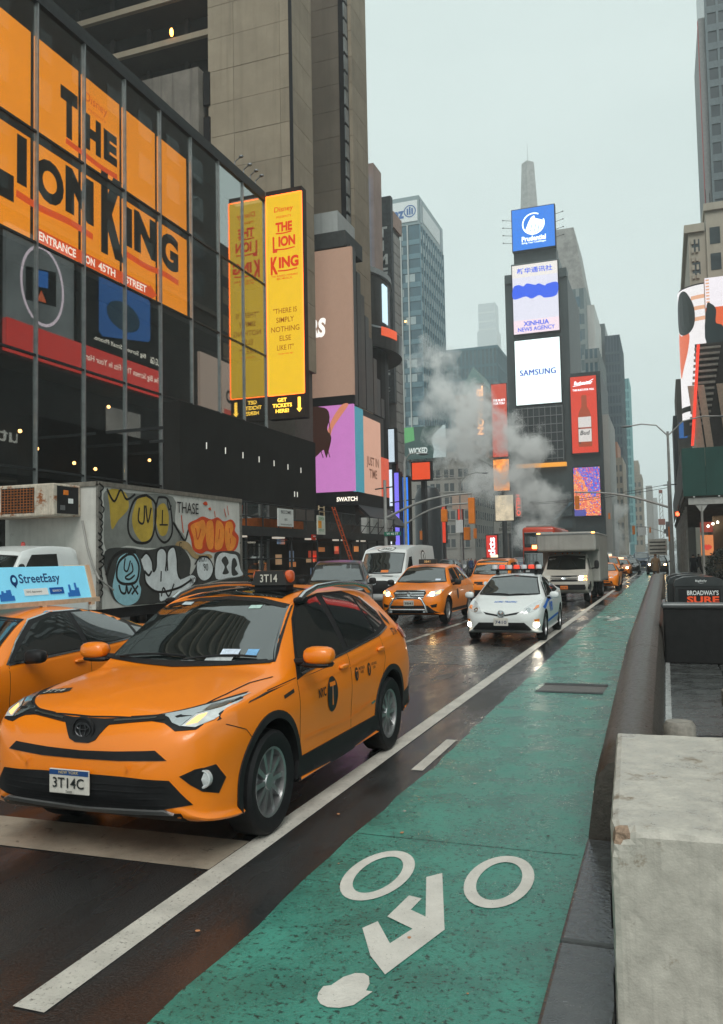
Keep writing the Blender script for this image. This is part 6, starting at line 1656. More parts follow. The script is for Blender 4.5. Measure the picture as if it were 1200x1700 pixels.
# --- the bull-bar SUV taxi
W = .955
K = profile(4.79, W, 1.72, .72, .98, (1.25, 1.16), (2.0, 1.64), (3.9, 1.64), (4.55, 1.12), .98, (1.06, 1.14), .62, .26)
t = Car('suv_taxi', 'orange SUV taxi with chrome bull bar and lit headlights, right of white van', 'taxi', 4.79, K, M_TAXI, (-6.98, 25.3, 0), (.93, 3.72), .37, .23, .82, group='yellow taxis', spokes=5)
glaze(t, W, (1.25, 1.16), (2.0, 1.64), .62, sides=([(1.55, 1.14), (2.05, 1.56), (2.55, 1.6), (2.55, 1.16)], [(2.64, 1.165), (2.64, 1.6), (3.4, 1.58), (3.45, 1.2)], [(3.54, 1.21), (3.5, 1.575), (4.05, 1.52), (4.3, 1.24)]))
lights(t, [(.50, .80), (.62, .93), (.80, .99), (.90, .98), (.86, .87), (.74, .80)], L_HEAD, (.66, .87), .06)
t.mirrored('turn_lamp', [(.76, .88), (.85, .96), (.86, .90)], L_AMBER, .012)
g = t.patch('grille', [(-.46, .87), (-.5, .90), (-.42, .97), (.42, .97), (.5, .90), (.40, .74), (-.40, .74)], 'F', M_DARKPL, .008, .01)
for z in (.78, .84, .90, .96): t.seam([(-.44, z), (.44, z)], 'F', .028, M_CHROME, 'grille_bar', .016)
h = t.cast(0, .87, 'F')[0]
MB().lathe([(.075, 0), (.075, -.02), (.06, -.025), (.001, -.02)], h + Vector((0, -.015, 0)), 18, 'y').build('emblem', M_CHROME, t.root)
t.patch('lower_bumper', [(-.86, .32), (-.7, .42), (-.55, .55), (.55, .55), (.7, .42), (.86, .32), (.8, .26), (-.8, .26)], 'F', M_DARKPL, .008, .02)
t.mirrored('fog_recess', [(.62, .56), (.80, .60), (.78, .50), (.66, .49)], M_BLACK, .008)
b = MB()
pts = [(-.56, -.16, .36), (-.52, -.18, .55), (-.42, -.18, .74), (-.34, -.18, .77), (.34, -.18, .77), (.42, -.18, .74), (.52, -.18, .55), (.56, -.16, .36)]
b.tube(pts, .035, 8); b.tube([(-.54, -.17, .44), (.54, -.17, .44)], .03, 8)
b.box(-.52, -.46, -.16, .15, .36, .42); b.box(.46, .52, -.16, .15, .36, .42)
t.part('bull_bar', b, M_CHROME)
t.plate('3B41', .62)
t.mirror(1.6, 1.17, .95, M_DARKPL, .22, .17, .16); t.handles([(2.4, 1.0), (3.3, 1.03)], M_TAXI)
t.seams([(1.5, 1.05), (1.45, .45)]); t.seams([(2.6, 1.13), (2.58, .45)]); t.seams([(3.5, 1.18), (3.3, .8), (3.2, .45)])
t.patch('door_logo', ell(2.05, .80, .11, .16, 18), 'L', M_PRINT_K, .006)
t.both('sill', [(1.35, .30), (1.35, .40), (3.25, .40), (3.25, .30)], M_DARKPL, .01)
b = MB().bevbox(-.28, .28, 2.05, 2.25, 1.72, 1.87, .02); o = t.part('roof_light', b, mat('roof_light_case', (.02, .018, .016)), False)
text('roof_light_number', '3B41', lamp('roof_number2', (.5, .3, .12), .4), (0, 2.05 - 4.79 / 2 - .003, 1.795), (1, 0, 0), (0, 0, 1), .2, .07, o, .01)
t.patch('windscreen_sticker', [(.42, 1.22), (.58, 1.22), (.58, 1.27), (.42, 1.27)], 'F', MATS['sticker_55'], .01)

# --- the small van taxi behind
W = .87
K = profile(4.4, W, 1.84, .72, 1.02, (.95, 1.18), (1.72, 1.76), (4.0, 1.78), (4.3, 1.2), 1.05, (1.08, 1.1), .66, .22, flat=False)
t = Car('minivan_taxi', 'orange van taxi between the bull-bar taxi and the white police car', 'taxi', 4.4, K, M_TAXI, (-6.72, 34.6, 0), (.85, 3.75), .33, .2, .76, group='yellow taxis', hi=False, spokes=5)
glaze(t, W, (.95, 1.18), (1.72, 1.76), .66, sides=([(1.3, 1.14), (1.8, 1.62), (2.3, 1.66), (2.3, 1.14)], [(2.4, 1.14), (2.4, 1.66), (3.9, 1.64), (4.0, 1.16)]))
t.patch('grille', [(-.5, .80), (-.45, .92), (-.12, .92), (-.08, .80)], 'F', M_BLACK, .006, .01); t.patch('grille', [(.5, .80), (.45, .92), (.12, .92), (.08, .80)], 'F', M_BLACK, .006, .01)
t.patch('badge', ell(0, .86, .07, .07, 14), 'F', M_CHROME, .012)
lights(t, [(.52, .84), (.62, .98), (.8, 1.04), (.82, .9), (.66, .8)], L_HEAD, (.64, .9))
t.patch('lower_grille', [(-.6, .36), (-.5, .6), (.5, .6), (.6, .36)], 'F', M_BLACK, .006, .01)
t.mirror(1.3, 1.2, .87, M_DARKPL, .2, .2, .14)
b = MB().bevbox(-.14, .14, 1.9, 2.1, 1.86, 1.98, .02); o = t.part('roof_light', b, lamp('roof_lit', (.9, .75, .5), .8), False)
b = MB().bevbox(-.48, .48, 1.85, 2.15, 1.82, 1.87, .02); t.part('roof_light_base', b, M_BLACK, False, parent=None)

# --- the white police hatchback
W = .873
K = profile(4.46, W, 1.49, .60, .80, (.98, 1.0), (2.0, 1.45), (2.9, 1.46), (4.15, 1.12), 1.05, (.93, 1.05), .57, .20)
t = Car('police_car', 'white police hatchback with blue stripes and roof light bar', 'police car', 4.46, K, M_WHITEP, (-3.47, 20.55, 0), (.86, 3.56), .318, .2, .765, spokes=7)
PC = t
glaze(t, W, (.98, 1.0), (2.0, 1.45), .57, sides=([(1.42, .97), (1.85, 1.25), (2.15, 1.38), (2.42, 1.40), (2.45, 1.0)], [(2.52, 1.0), (2.5, 1.40), (3.1, 1.36), (3.42, 1.24), (3.42, 1.05)]))
t.both('window_frame', [(1.22, .95), (1.36, .96), (1.82, 1.28), (1.78, 1.3)], M_DARKPL, .006)
for a, bq in (((-.55, 1.02), (.0, 1.035)), ((0, 1.01), (.5, 1.02))):
    MB().tube([t.cast(a[0] + (bq[0] - a[0]) * i / 6, a[1] + .02 * math.sin(i / 2), 'F')[0] + Vector((0, -.02, .01)) for i in range(7)], .01, 6).build('wiper', M_BLACK, t.root)
lights(t, [(.42, .66), (.50, .76), (.64, .86), (.76, .905), (.80, .88), (.80, .76), (.70, .69), (.55, .65)])
t.mirrored('turn_lamp', [(.68, .72), (.72, .80), (.78, .82), (.78, .76)], M_AMBER, .012)
t.mirrored('headlamp_trim', ell(.58, .72, .05, .045, 14), M_CHROME, .012)
t.patch('upper_grille', [(-.40, .685), (-.1, .63), (.1, .63), (.40, .685), (.34, .632), (.1, .595), (-.1, .595), (-.34, .632)], 'F', M_BLACK, .006, .01)
h = t.cast(0, .645, 'F')[0]
MB().lathe([(.085, 0), (.085, -.02), (.07, -.025), (.06, -.014), (.001, -.02)], h + Vector((0, -.012, 0)), 20, 'y').build('emblem', M_CHROME, t.root)
t.patch('lower_grille', [(-.66, .29), (-.60, .36), (-.50, .455), (.50, .455), (.60, .36), (.66, .29)], 'F', M_BLACK, .008, .01)
t.patch('lower_trim', [(-.62, .275), (.62, .275), (.62, .292), (-.62, .292)], 'F', M_CHROME, .02)
for sg in (1, -1):
    o = t.patch('fog_lamp', [(sg * x, z) for x, z in ((.70, .52), (.80, .53), (.80, .47), (.72, .46))], 'F', M_AMBER, .008)
    t.patch('fog_lamp_bulb', ell(sg * .745, .40, .045, .045, 14), 'F', L_HEADW, .014, parent=o)
t.plate('7410', .47, w=.32, h=.17, tcol=mat('plate_navy', S(30, 50, 90), .5, var=0))
t.letter('hood_lettering', 'NYPD', mat('police_blue', S(30, 100, 190), .5, var=0), (-.13, .50), .20, 'T', .10, .02, .007, .2)
t.letter('hood_lettering', 'TRAFFIC', MATS['police_blue'], (.14, .50), .28, 'T', .10, .02, .007, .2)
for sd in 'LR':
    t.patch('police_stripe', [(.55, .77), (1.35, .93), (2.0, .96), (2.0, .89), (1.35, .85), (.75, .71)], sd, MATS['police_blue'], .005)
    t.patch('police_stripe', [(1.25, .44), (3.1, .50), (3.1, .44), (1.25, .38)], sd, MATS['police_blue'], .005)
    t.letter('door_lettering', 'NYPD', MATS['police_blue'], (1.75, .72), .55, sd, .22, .03)
    t.seam([(1.22, .95), (1.2, .6), (1.25, .3)], sd); t.seam([(2.48, .98), (2.46, .6), (2.4, .3)], sd)
t.mirror(1.36, 1.0, .89, M_WHITEP, .22, .16, .15); t.handles([(2.3, .87), (3.2, .92)], M_WHITEP)
# light bar
b = MB().bevbox(-.62, .62, 2.1, 2.36, 1.56, 1.60, .015); b.box(-.5, -.44, 2.15, 2.3, 1.46, 1.56); b.box(.44, .5, 2.15, 2.3, 1.46, 1.56)
lb = t.part('light_bar', b, M_BLACK, False)
for k in range(7):
    x = -.54 + .18 * k
    b = MB().lathe([(.001, 1.60), (.075, 1.60), (.078, 1.65), (.068, 1.695), (.001, 1.70)], (x, 2.23, 0), 14)
    t.part('beacon', b, lamp('beacon_red', (.75, .06, .03), .5) if k % 2 else mat('beacon_clear', (.62, .66, .68), .2, var=.1, coat=.5), parent=lb)

# --- the tall white panel van
W = 1.02
K = profile(5.6, W, 2.46, .85, 1.20, (.85, 1.30), (1.75, 2.28), (5.4, 2.44), (5.55, 1.6), 1.4, (1.25, 1.3), .86, .3, flat=True, roofc=.06)
t = Car('panel_van', 'tall white panel van with black oval emblem above its windscreen', 'van', 5.6, K, M_WHITEP, (-10.2, 31.7, 0), (.95, 4.5), .36, .22, .86, spokes=5)
glaze(t, W, (.85, 1.33), (1.66, 2.16), .84, sides=([(1.15, 1.3), (1.55, 1.72), (1.75, 1.95), (2.1, 1.98), (2.1, 1.28)],))
t.patch('front_mask', [(-.62, .62), (-.86, .86), (-.84, 1.05), (-.45, 1.10), (.45, 1.10), (.84, 1.05), (.86, .86), (.62, .62)], 'F', M_DARKPL, .006, .01)
lights(t, [(.60, .92), (.66, 1.14), (.80, 1.20), (.92, 1.16), (.90, .96)])
t.patch('front_badge', ell(0, .98, .13, .05, 18), 'F', M_CHROME, .014)
t.patch('hood_vent', [(-.62, 1.235), (-.2, 1.25), (-.2, 1.27), (-.62, 1.255)], 'F', M_BLACK, .008); t.patch('hood_vent', [(.62, 1.235), (.2, 1.25), (.2, 1.27), (.62, 1.255)], 'F', M_BLACK, .008)
o = t.patch('oval_emblem', ell(0, 2.27, .36, .10, 26), 'F', M_PRINT_K, .006)
t.patch('oval_emblem_field', ell(0, 2.27, .31, .08, 26), 'F', M_PRINT_W, .009, parent=o)
t.letter('oval_emblem_mark', 'GOGO', M_PRINT_K, (0, 2.27), .38, 'F', .085, .03, .012, parent=o)
o = t.patch('side_emblem', ell(3.7, 1.95, .33, .28, 24), 'L', M_PRINT_K, .006); t.patch('side_emblem_field', ell(3.7, 1.95, .25, .21, 22), 'L', M_PRINT_W, .009, parent=o)
t.patch('side_emblem_mark', [(3.55, 1.80), (3.68, 2.1), (3.74, 2.1), (3.87, 1.80), (3.79, 1.80), (3.71, 2.0), (3.63, 1.80)], 'L', M_PRINT_K, .012, parent=o)
t.mirror(1.25, 1.28, 1.02, M_BLACK, .22, .34, .2)
t.seams([(2.18, 2.2), (2.18, .5)]); t.seams([(3.4, 2.2), (3.4, .5)])
t.patch('dash_paper', [(.0, 1.38), (.3, 1.38), (.3, 1.47), (.0, 1.47)], 'F', mat('orange_paper', (.7, .2, .05), .6), .012)

# --- the dark SUV whose windscreen shows behind the near taxi
W = .98
K = profile(4.9, W, 1.90, .8, 1.08, (1.15, 1.24), (1.85, 1.80), (4.2, 1.82), (4.7, 1.25), 1.1, (1.16, 1.2), .69, .28)
t = Car('dark_car', 'black SUV behind the near taxi, only windscreen and roof in view', 'car', 4.9, K, mat('black_paint', (.012, .013, .013), .3, var=.1, coat=.4), (-9.7, 24.4, 0), (.95, 3.85), .37, .24, .83, rz=R(17), hi=False, spokes=5)
glaze(t, W, (1.15, 1.24), (1.85, 1.80), .69, sides=([(1.5, 1.22), (1.95, 1.68), (2.5, 1.74), (2.5, 1.24)], [(2.6, 1.24), (2.6, 1.74), (3.6, 1.72), (3.6, 1.26)]))
lights(t, [(.55, .86), (.6, 1.02), (.85, 1.05), (.88, .9)])
t.patch('grille', [(-.5, .72), (-.5, 1.0), (.5, 1.0), (.5, .72)], 'F', M_DARKPL, .006)
t.mirror(1.45, 1.25, .97, M_BLACK, .22, .2, .16)
GRAF = [
    ('P', 'gr_grey', 0, [(14.84, 3.49), (15.74, 3.5), (17.45, 3.52), (17.54, 2.9), (18.01, 2.49), (17.53, 2.28), (16.3, 2.27), (15.58, 2.31), (14.84, 2.22), (14.8, 3.03)]),
    ('P', 'gr_yel', 0, [(14.95, 3.52), (15.51, 3.51), (15.66, 3.17), (15.28, 2.87), (15.05, 2.67), (14.98, 3.13)]),
    ('P', 'gr_yel', 0, [(15.86, 3.18), (16.06, 3.43), (16.48, 3.46), (16.6, 3.02), (16.55, 2.57), (16.22, 2.39), (15.89, 2.6), (15.78, 2.89)]),
    ('P', 'gr_yel', 0, [(16.77, 3.22), (17.08, 3.34), (17.26, 3.04), (17.17, 2.63), (16.9, 2.57), (16.73, 2.87)]),
    ('S', 'gr_black', 0.05, [(16.31, 3.49), (15.9, 3.37), (15.66, 2.98), (15.66, 2.6), (15.97, 2.39), (16.47, 2.44), (16.68, 2.82), (16.69, 3.32), (16.31, 3.5)]),
    ('S', 'gr_black', 0.04, [(16.06, 3.19), (16.02, 2.89), (16.22, 2.85), (16.26, 3.25)]),
    ('S', 'gr_black', 0.04, [(16.31, 3.25), (16.39, 2.86), (16.52, 3.21)]),
    ('S', 'gr_black', 0.045, [(16.82, 3.48), (16.69, 3.12), (16.73, 2.62), (17.07, 2.4), (17.39, 2.64), (17.35, 3.2), (17.18, 3.47), (16.82, 3.48)]),
    ('S', 'gr_black', 0.035, [(16.99, 3.18), (16.97, 2.83)]),
    ('S', 'gr_black', 0.03, [(16.86, 2.82), (17.21, 2.83)]),
    ('S', 'gr_black', 0.035, [(17.18, 3.45), (17.26, 3.2), (17.37, 3.31)]),
    ('S', 'gr_black', 0.04, [(14.88, 3.54), (15.13, 3.28), (15.36, 3.55), (15.58, 3.35), (15.9, 3.49)]),
    ('S', 'gr_black', 0.05, [(17.44, 2.9), (17.72, 2.64), (17.96, 2.46), (18.11, 2.7), (18.21, 2.81)]),
    ('P', 'gr_red', 0, [(18.11, 2.86), (18.51, 3.01), (18.83, 3.1), (19.25, 3.04), (19.58, 3.11), (19.92, 3.01), (20.33, 3.08), (20.57, 2.94), (20.53, 2.77), (20.75, 2.59), (20.62, 2.29), (20.19, 2.13), (19.79, 2.2), (19.35, 2.16), (19.02, 2.2), (18.71, 2.13), (18.35, 2.23), (18.25, 2.49)]),
    ('P', 'gr_org', 0, [(18.23, 2.83), (18.62, 2.96), (18.88, 3.0), (18.98, 2.73), (18.82, 2.45), (18.76, 2.26), (18.45, 2.28), (18.36, 2.55)]),
    ('P', 'gr_org', 0, [(19.03, 2.95), (19.31, 2.99), (19.38, 2.68), (19.33, 2.29), (19.08, 2.27), (18.97, 2.56)]),
    ('P', 'gr_org', 0, [(19.53, 3.02), (19.86, 2.93), (19.94, 2.64), (19.79, 2.29), (19.43, 2.26), (19.46, 2.68)]),
    ('P', 'gr_org', 0, [(20.01, 2.94), (20.33, 3.01), (20.45, 2.82), (20.36, 2.67), (20.6, 2.53), (20.47, 2.29), (20.14, 2.2), (19.97, 2.46)]),
    ('S', 'gr_red', 0.03, [(18.46, 2.79), (18.56, 2.5), (18.72, 2.77)]),
    ('S', 'gr_red', 0.03, [(19.69, 2.8), (19.63, 2.52)]),
    ('S', 'gr_red', 0.03, [(20.21, 2.84), (20.21, 2.7)]),
    ('S', 'gr_red', 0.03, [(20.26, 2.55), (20.28, 2.41)]),
    ('S', 'gr_red', 0.025, [(17.8, 3.09), (17.84, 2.86), (17.89, 2.65)]),
    ('S', 'gr_red', 0.025, [(19.42, 3.27), (19.45, 3.11)]),
    ('S', 'gr_red', 0.025, [(19.93, 3.36), (20.04, 3.13)]),
    ('S', 'gr_red', 0.02, [(20.1, 3.45), (20.18, 3.19)]),
    ('P', 'gr_red', 0, [(18.83, 3.45), (18.99, 3.5), (19.06, 3.42), (18.91, 3.4)]),
    ('P', 'gr_red', 0, [(19.09, 3.31), (19.2, 3.36), (19.23, 3.28)]),
    ('P', 'gr_tan', 0, [(17.62, 2.43), (18.11, 2.41), (18.5, 2.12), (19.13, 2.12), (19.23, 2.01), (18.4, 2.01), (18.0, 2.23), (17.53, 2.28)]),
    ('P', 'gr_dark', 0, [(14.8, 2.19), (15.58, 2.27), (16.38, 2.22), (17.25, 2.33), (17.81, 2.28), (18.2, 1.96), (18.19, 1.59), (18.81, 2.06), (19.34, 1.73), (19.4, 2.12), (19.91, 2.2), (20.74, 2.15), (20.97, 1.7), (21.09, 1.52), (19.22, 1.4), (17.8, 1.18), (16.71, 0.93), (16.29, 0.81), (15.57, 1.0), (15.09, 1.16), (14.83, 1.67)]),
    ('P', 'gr_blue', 0, [(15.58, 2.15), (15.89, 2.12), (16.07, 1.83), (16.01, 1.5), (16.09, 1.31), (15.96, 1.07), (15.57, 0.98), (15.2, 1.11), (15.05, 1.39), (15.16, 1.76), (15.27, 2.03)]),
    ('S', 'gr_black', 0.05, [(15.58, 2.12), (15.27, 1.94), (15.2, 1.62), (15.42, 1.47), (15.89, 1.5), (16.01, 1.84), (15.81, 2.1), (15.58, 2.12)]),
    ('S', 'gr_black', 0.035, [(15.5, 2.03), (15.46, 1.8), (15.58, 1.75), (15.69, 1.98)]),
    ('S', 'gr_black', 0.035, [(15.73, 1.93), (15.77, 1.74), (15.5, 1.61), (15.65, 1.56), (15.85, 1.65)]),
    ('S', 'gr_black', 0.04, [(15.27, 1.45), (15.35, 1.29), (15.5, 1.26), (15.54, 1.42), (15.61, 1.25), (15.73, 1.37)]),
    ('S', 'gr_black', 0.04, [(15.73, 1.44), (15.97, 1.21)]),
    ('S', 'gr_black', 0.04, [(15.97, 1.41), (15.73, 1.22)]),
    ('S', 'gr_black', 0.06, [(14.83, 1.67), (15.05, 2.03), (15.43, 2.19), (15.89, 2.17)]),
    ('P', 'gr_sil', 0, [(16.09, 2.03), (16.3, 2.15), (16.51, 1.97), (16.55, 1.73), (16.68, 1.82), (16.72, 2.17), (16.94, 2.27), (17.12, 2.12), (17.07, 1.77), (17.11, 1.72), (17.16, 2.17), (17.44, 2.3), (17.57, 2.02), (17.57, 1.71), (17.71, 1.5), (18.24, 1.59), (18.44, 1.47), (18.09, 1.27), (17.7, 1.21), (17.56, 0.99), (17.15, 0.91), (16.84, 1.02), (16.8, 1.2), (16.5, 1.29), (16.29, 1.49), (16.21, 1.74)]),
    ('S', 'gr_black', 0.045, [(16.09, 2.03), (16.3, 2.15), (16.51, 1.97), (16.56, 1.73), (16.68, 1.82), (16.72, 2.17), (16.94, 2.27), (17.12, 2.12), (17.07, 1.72)]),
    ('S', 'gr_black', 0.045, [(17.16, 1.72), (17.16, 2.17), (17.44, 2.3), (17.57, 2.02), (17.6, 1.66), (17.76, 1.5)]),
    ('S', 'gr_black', 0.045, [(16.21, 1.74), (16.38, 1.63), (16.5, 1.73)]),
    ('S', 'gr_black', 0.04, [(16.89, 1.72), (16.87, 1.47)]),
    ('S', 'gr_black', 0.04, [(17.43, 1.4), (17.2, 1.11), (16.98, 1.32), (16.89, 1.12)]),
    ('S', 'gr_black', 0.045, [(16.21, 1.71), (16.29, 1.44), (16.76, 1.23), (17.61, 1.29), (18.24, 1.48)]),
    ('P', 'gr_sil', 0, [(18.5, 1.9), (18.81, 2.05), (19.12, 1.95), (19.28, 1.73), (19.12, 1.51), (18.8, 1.44), (18.54, 1.58)]),
    ('S', 'gr_black', 0.035, [(18.38, 1.85), (18.65, 2.04), (19.07, 2.01), (19.32, 1.73), (19.12, 1.45)]),
    ('P', 'gr_sil', 0, [(19.45, 1.95), (19.73, 2.15), (20.25, 2.12), (20.61, 2.06), (20.79, 1.7), (20.91, 1.52), (20.12, 1.47), (19.44, 1.47)]),
    ('P', 'gr_dark', 0, [(19.73, 1.95), (19.96, 2.06), (20.13, 1.89), (20.01, 1.77), (20.13, 1.6), (19.78, 1.58), (19.9, 1.77)]),
    ('P', 'gr_dark', 0, [(20.31, 1.94), (20.49, 2.0), (20.61, 1.82), (20.48, 1.71), (20.66, 1.56), (20.3, 1.54)]),
    ('P', 'gr_dark', 0, [(16.71, 0.93), (17.8, 1.18), (19.22, 1.37), (21.09, 1.49), (21.15, 1.33), (19.22, 1.01), (17.6, 0.68), (16.54, 0.7)]),
]
# --- the graffiti-covered box truck
GT = thing('box_truck', 'box truck covered in graffiti with a rusty cooling unit, parked by the glass building', 'truck', (-12.55, 17.7, 0))
GX, GY = -12.55, 17.7
M_TBOX = mat('truck_box_white', (.54, .53, .49), .5, var=.14, scale=1.6, streak=.22, wear=((.30, .28, .25), 1.8, .63))
b = MB(); b.box(-1.25, 1.25, -3.1, 3.2, .95, 3.62); b.build('box_body', M_TBOX, GT)
b = MB()
for sg in (-1, 1): b.box(sg * 1.25 - .03, sg * 1.25 + .03, -3.13, 3.23, 3.58, 3.68)
b.box(-1.25, 1.25, -3.13, -3.09, 3.58, 3.68)
b.build('roof_rail', mat('weathered_aluminium', (.22, .20, .17), .5, .4, var=.3, scale=8), GT)
for y0, y1 in ((-3.13, -3.02), (3.12, 3.23)): MB().box(1.21, 1.275, y0, y1, .95, 3.62).build('corner_post', mat('corner_post_grey', (.20, .19, .17), .5, .3, var=.4, scale=9, wear=((.03, .03, .03), 9, .55)), GT)
b = MB(); b.box(-1.2, 1.2, -2.9, 3.1, .72, .95); b.box(1.0, 1.2, -1.0, 1.4, .45, .72); b.build('underframe', M_BLACK, GT)
for nm, c in dict(gr_grey=(.16, .165, .15), gr_yel=(.36, .25, .04), gr_black=(.012, .012, .012), gr_red=(.45, .05, .015), gr_org=(.62, .20, .03), gr_tan=(.28, .19, .09), gr_dark=(.035, .037, .035), gr_blue=(.22, .40, .45), gr_sil=(.48, .50, .50)).items():
    mat(nm, tuple(min(1, x * 1.25) for x in c), .5, var=.18, scale=3.5, wear=(tuple(x * .6 + .03 for x in c), 7, .66))
for i, (kd, cn, w, P) in enumerate(GRAF):
    Q = [(y - GY, max(.97, min(z, 3.57))) for y, z in P]
    if kd == 'P': flat('graffiti_fill', [(a, max(.96, min(3.57, q))) for a, q in smooth_poly(Q)], MATS[cn], (1.25, 0, 0), (0, 1, 0), (0, 0, 1), GT, .002 + .0006 * i)
    else: ribbon('graffiti_stroke', Q, w * 1.3, MATS[cn], (1.25, 0, 0), (0, 1, 0), (0, 0, 1), GT, .002 + .0006 * i)
for s_, y, z, w, h in (('THASE', 18.08, 3.28, 1.0, .28), ('TCS', 17.72, 2.35, .12, .5), ('SHORTY', 18.82, 2.0, .5, .16), ("'90", 18.9, 1.78, .25, .2), ('NOX', 18.35, 1.45, .4, .16)):
    if s_ == 'TCS': s_ = 'T\nC\nS'
    text('graffiti_tag', s_, MATS['gr_black'], (1.25, y - GY, z), (0, 1, 0), (0, 0, 1), w, h, GT, .005, .034)
random.seed(11)
for k in range(16):   # scrawls on the corner post
    z = 1.2 + .15 * k
    ribbon('graffiti_stroke', [(random.uniform(-3.14, -3.0), z), (random.uniform(-3.05, -2.95), z + .1), (random.uniform(-3.16, -3.05), z + .18)], .035, MATS['gr_black'], (1.277, 0, 0), (0, 1, 0), (0, 0, 1), GT, .003)
M_RUST = mat('rusty_white', (.50, .44, .36), .6, var=.25, scale=6, streak=.5, wear=((.26, .085, .025), 3.5, .52))
b = MB().bevbox(-1.15, .80, -3.95, -3.1, 2.93, 3.60, .03); cu_ = b.build('cooling_unit', M_RUST, GT)
for k in range(9):
    b = MB(); b.box(-.55, .30, -3.965, -3.948, 3.02 + .058 * k, 3.036 + .058 * k); b.build('grille_bar', mat('rust', (.26, .09, .03), .7, var=.4, scale=20), cu_)
for k in range(11):
    b = MB(); b.box(-.55 + .083 * k, -.535 + .083 * k, -3.967, -3.95, 3.0, 3.52); b.build('grille_bar', MATS['rust'], cu_)
b = MB(); b.box(-.56, .31, -3.955, -3.951, 3.0, 3.53); b.build('grille_back', M_BLACK, cu_)
b = MB(); b.box(.801, .812, -3.85, -3.2, 2.98, 3.55); b.build('service_panel', M_DARKPL, cu_)
for y, z, c in ((-3.6, 3.42, M_AMBER), (-3.45, 3.25, M_PRINT_W), (-3.7, 3.1, M_STEEL)):
    b = MB(); b.box(.812, .825, y - .07, y + .07, z - .05, z + .05); b.build('panel_fitting', c, cu_)
MB().tube([(.85, -3.12, 2.85), (1.0, -3.16, 2.3), (1.15, -3.17, 1.9), (1.3, -3.14, 1.6), (1.33, -2.7, 1.35)], .022, 6).build('hose', mat('hose_grey', (.3, .29, .27), .5), GT)
# cab
K = profile(2.9, 1.02, 2.32, .95, 1.2, (.55, 1.42), (1.1, 2.22), (2.6, 2.30), (2.75, 1.7), 1.5, (1.45, 1.5), .84, .4, flat=True)
c_ = Car('cab', 'x', 'x', 2.9, K, M_WHITEP, (0, 0, 0), (.75,), .42, .25, .85, hi=False, spokes=5)
glaze(c_, 1.02, (.55, 1.45), (1.1, 2.15), .82, sides=([(.85, 1.5), (1.15, 1.95), (1.3, 2.12), (2.0, 2.14), (2.0, 1.5)],))
c_.mirror(.75, 1.75, 1.05, M_BLACK, .15, .4, .1)
cb = c_.body
for ch in list(c_.root.children):
    if ch is cb: continue
    if ch.children:
        for g in ch.children: g.data.transform(Matrix.Translation((0, 0, 0)))
    ch.parent = cb
for k in ('label', 'category'):
    if k in c_.root: del c_.root[k]
bpy.data.objects.remove(c_.root)
cb.name = 'cab'; cb.parent = GT; cb.location = (.05, -4.55, 0)
for wy in (-.5 + 2.2,):
    for sg in (1, -1):
        e = bpy.data.objects.new('wheel', None); COL.objects.link(e); e.parent = GT; e.location = (sg * 1.02, wy, .42); e.scale = (sg, 1, 1)
        k_ = ('tyre', .42, .25, False, 5)
        link('tyre', WM[k_][0], M_BLACK, e); link('rim', WM[k_][1], M_STEEL, e)
MB().lathe([(.001, 2.33), (.05, 2.33), (.045, 2.40), (.001, 2.42)], (-.3, -3.6, 0), 10).build('beacon', M_RED, GT)

# --- the cut-away box truck
BT = thing('box_truck', 'beige cab box truck with one headlight lit, behind the police car', 'truck', (-3.86, 37.6, 0))
M_BEIGE = mat('beige_paint', (.44, .41, .36), .4, var=.1, scale=2, coat=.2)
M_GREYBOX = mat('grey_box', (.30, .29, .265), .5, var=.15, scale=1.5, streak=.3)
b = MB(); b.bevbox(-1.2, 1.2, -.8, 4.4, .75, 2.86, .06); b.bevbox(-1.2, 1.2, -2.6, -.75, 2.06, 2.86, .10, 3); b.build('box_body', M_GREYBOX, BT)
b = MB(); b.box(-1.205, 1.205, -2.62, -2.57, 2.75, 2.80); b.box(1.19, 1.212, -2.5, 4.4, 2.76, 2.80); b.box(1.19, 1.212, -.75, 4.4, .75, .82); b.build('box_trim', M_STEEL, BT)
for x in (-1.1, 1.1): MB().box(x - .06, x + .06, -2.63, -2.6, 2.79, 2.84).build('marker_lamp', L_AMBER, BT)
K = profile(2.5, .97, 2.0, .85, 1.12, (.75, 1.28), (1.5, 1.92), (2.2, 1.98), (2.4, 1.6), 1.4, (1.25, 1.3), .78, .35, flat=True)
c_ = Car('cab', 'x', 'x', 2.5, K, M_BEIGE, (0, 0, 0), (.85,), .38, .24, .83, hi=False, spokes=5)
glaze(c_, .97, (.75, 1.30), (1.5, 1.90), .78, sides=([(1.1, 1.3), (1.5, 1.75), (1.95, 1.8), (1.95, 1.3)],))
g = c_.patch('grille', [(-.55, .84), (-.55, 1.08), (.55, 1.08), (.55, .84)], 'F', M_BLACK, .006)
for z in (.90, .96, 1.02): c_.seam([(-.54, z), (.54, z)], 'F', .02, M_DARKPL, 'grille_bar', .014)
c_.patch('badge', ell(0, .96, .09, .04, 14), 'F', M_CHROME, .02)
c_.mirrored('headlamp', [(.58, .86), (.58, 1.06), (.88, 1.06), (.88, .86)], M_LENS, .008)
c_.patch('headlamp_bulb', [(.60, .90), (.60, 1.04), (.74, 1.04), (.74, .90)], 'F', L_HEADW, .014); c_.patch('turn_lamp', [(.76, .88), (.76, 1.05), (.88, 1.05), (.88, .88)], 'F', L_AMBER, .014)
c_.patch('bumper', [(-.95, .52), (-.95, .72), (.95, .72), (.95, .52)], 'F', M_BLACK, .03, .04)
c_.plate('C41 7K', .60, mat('plate_orange', (.62, .16, .03), .5, var=.1), w=.3, h=.14)
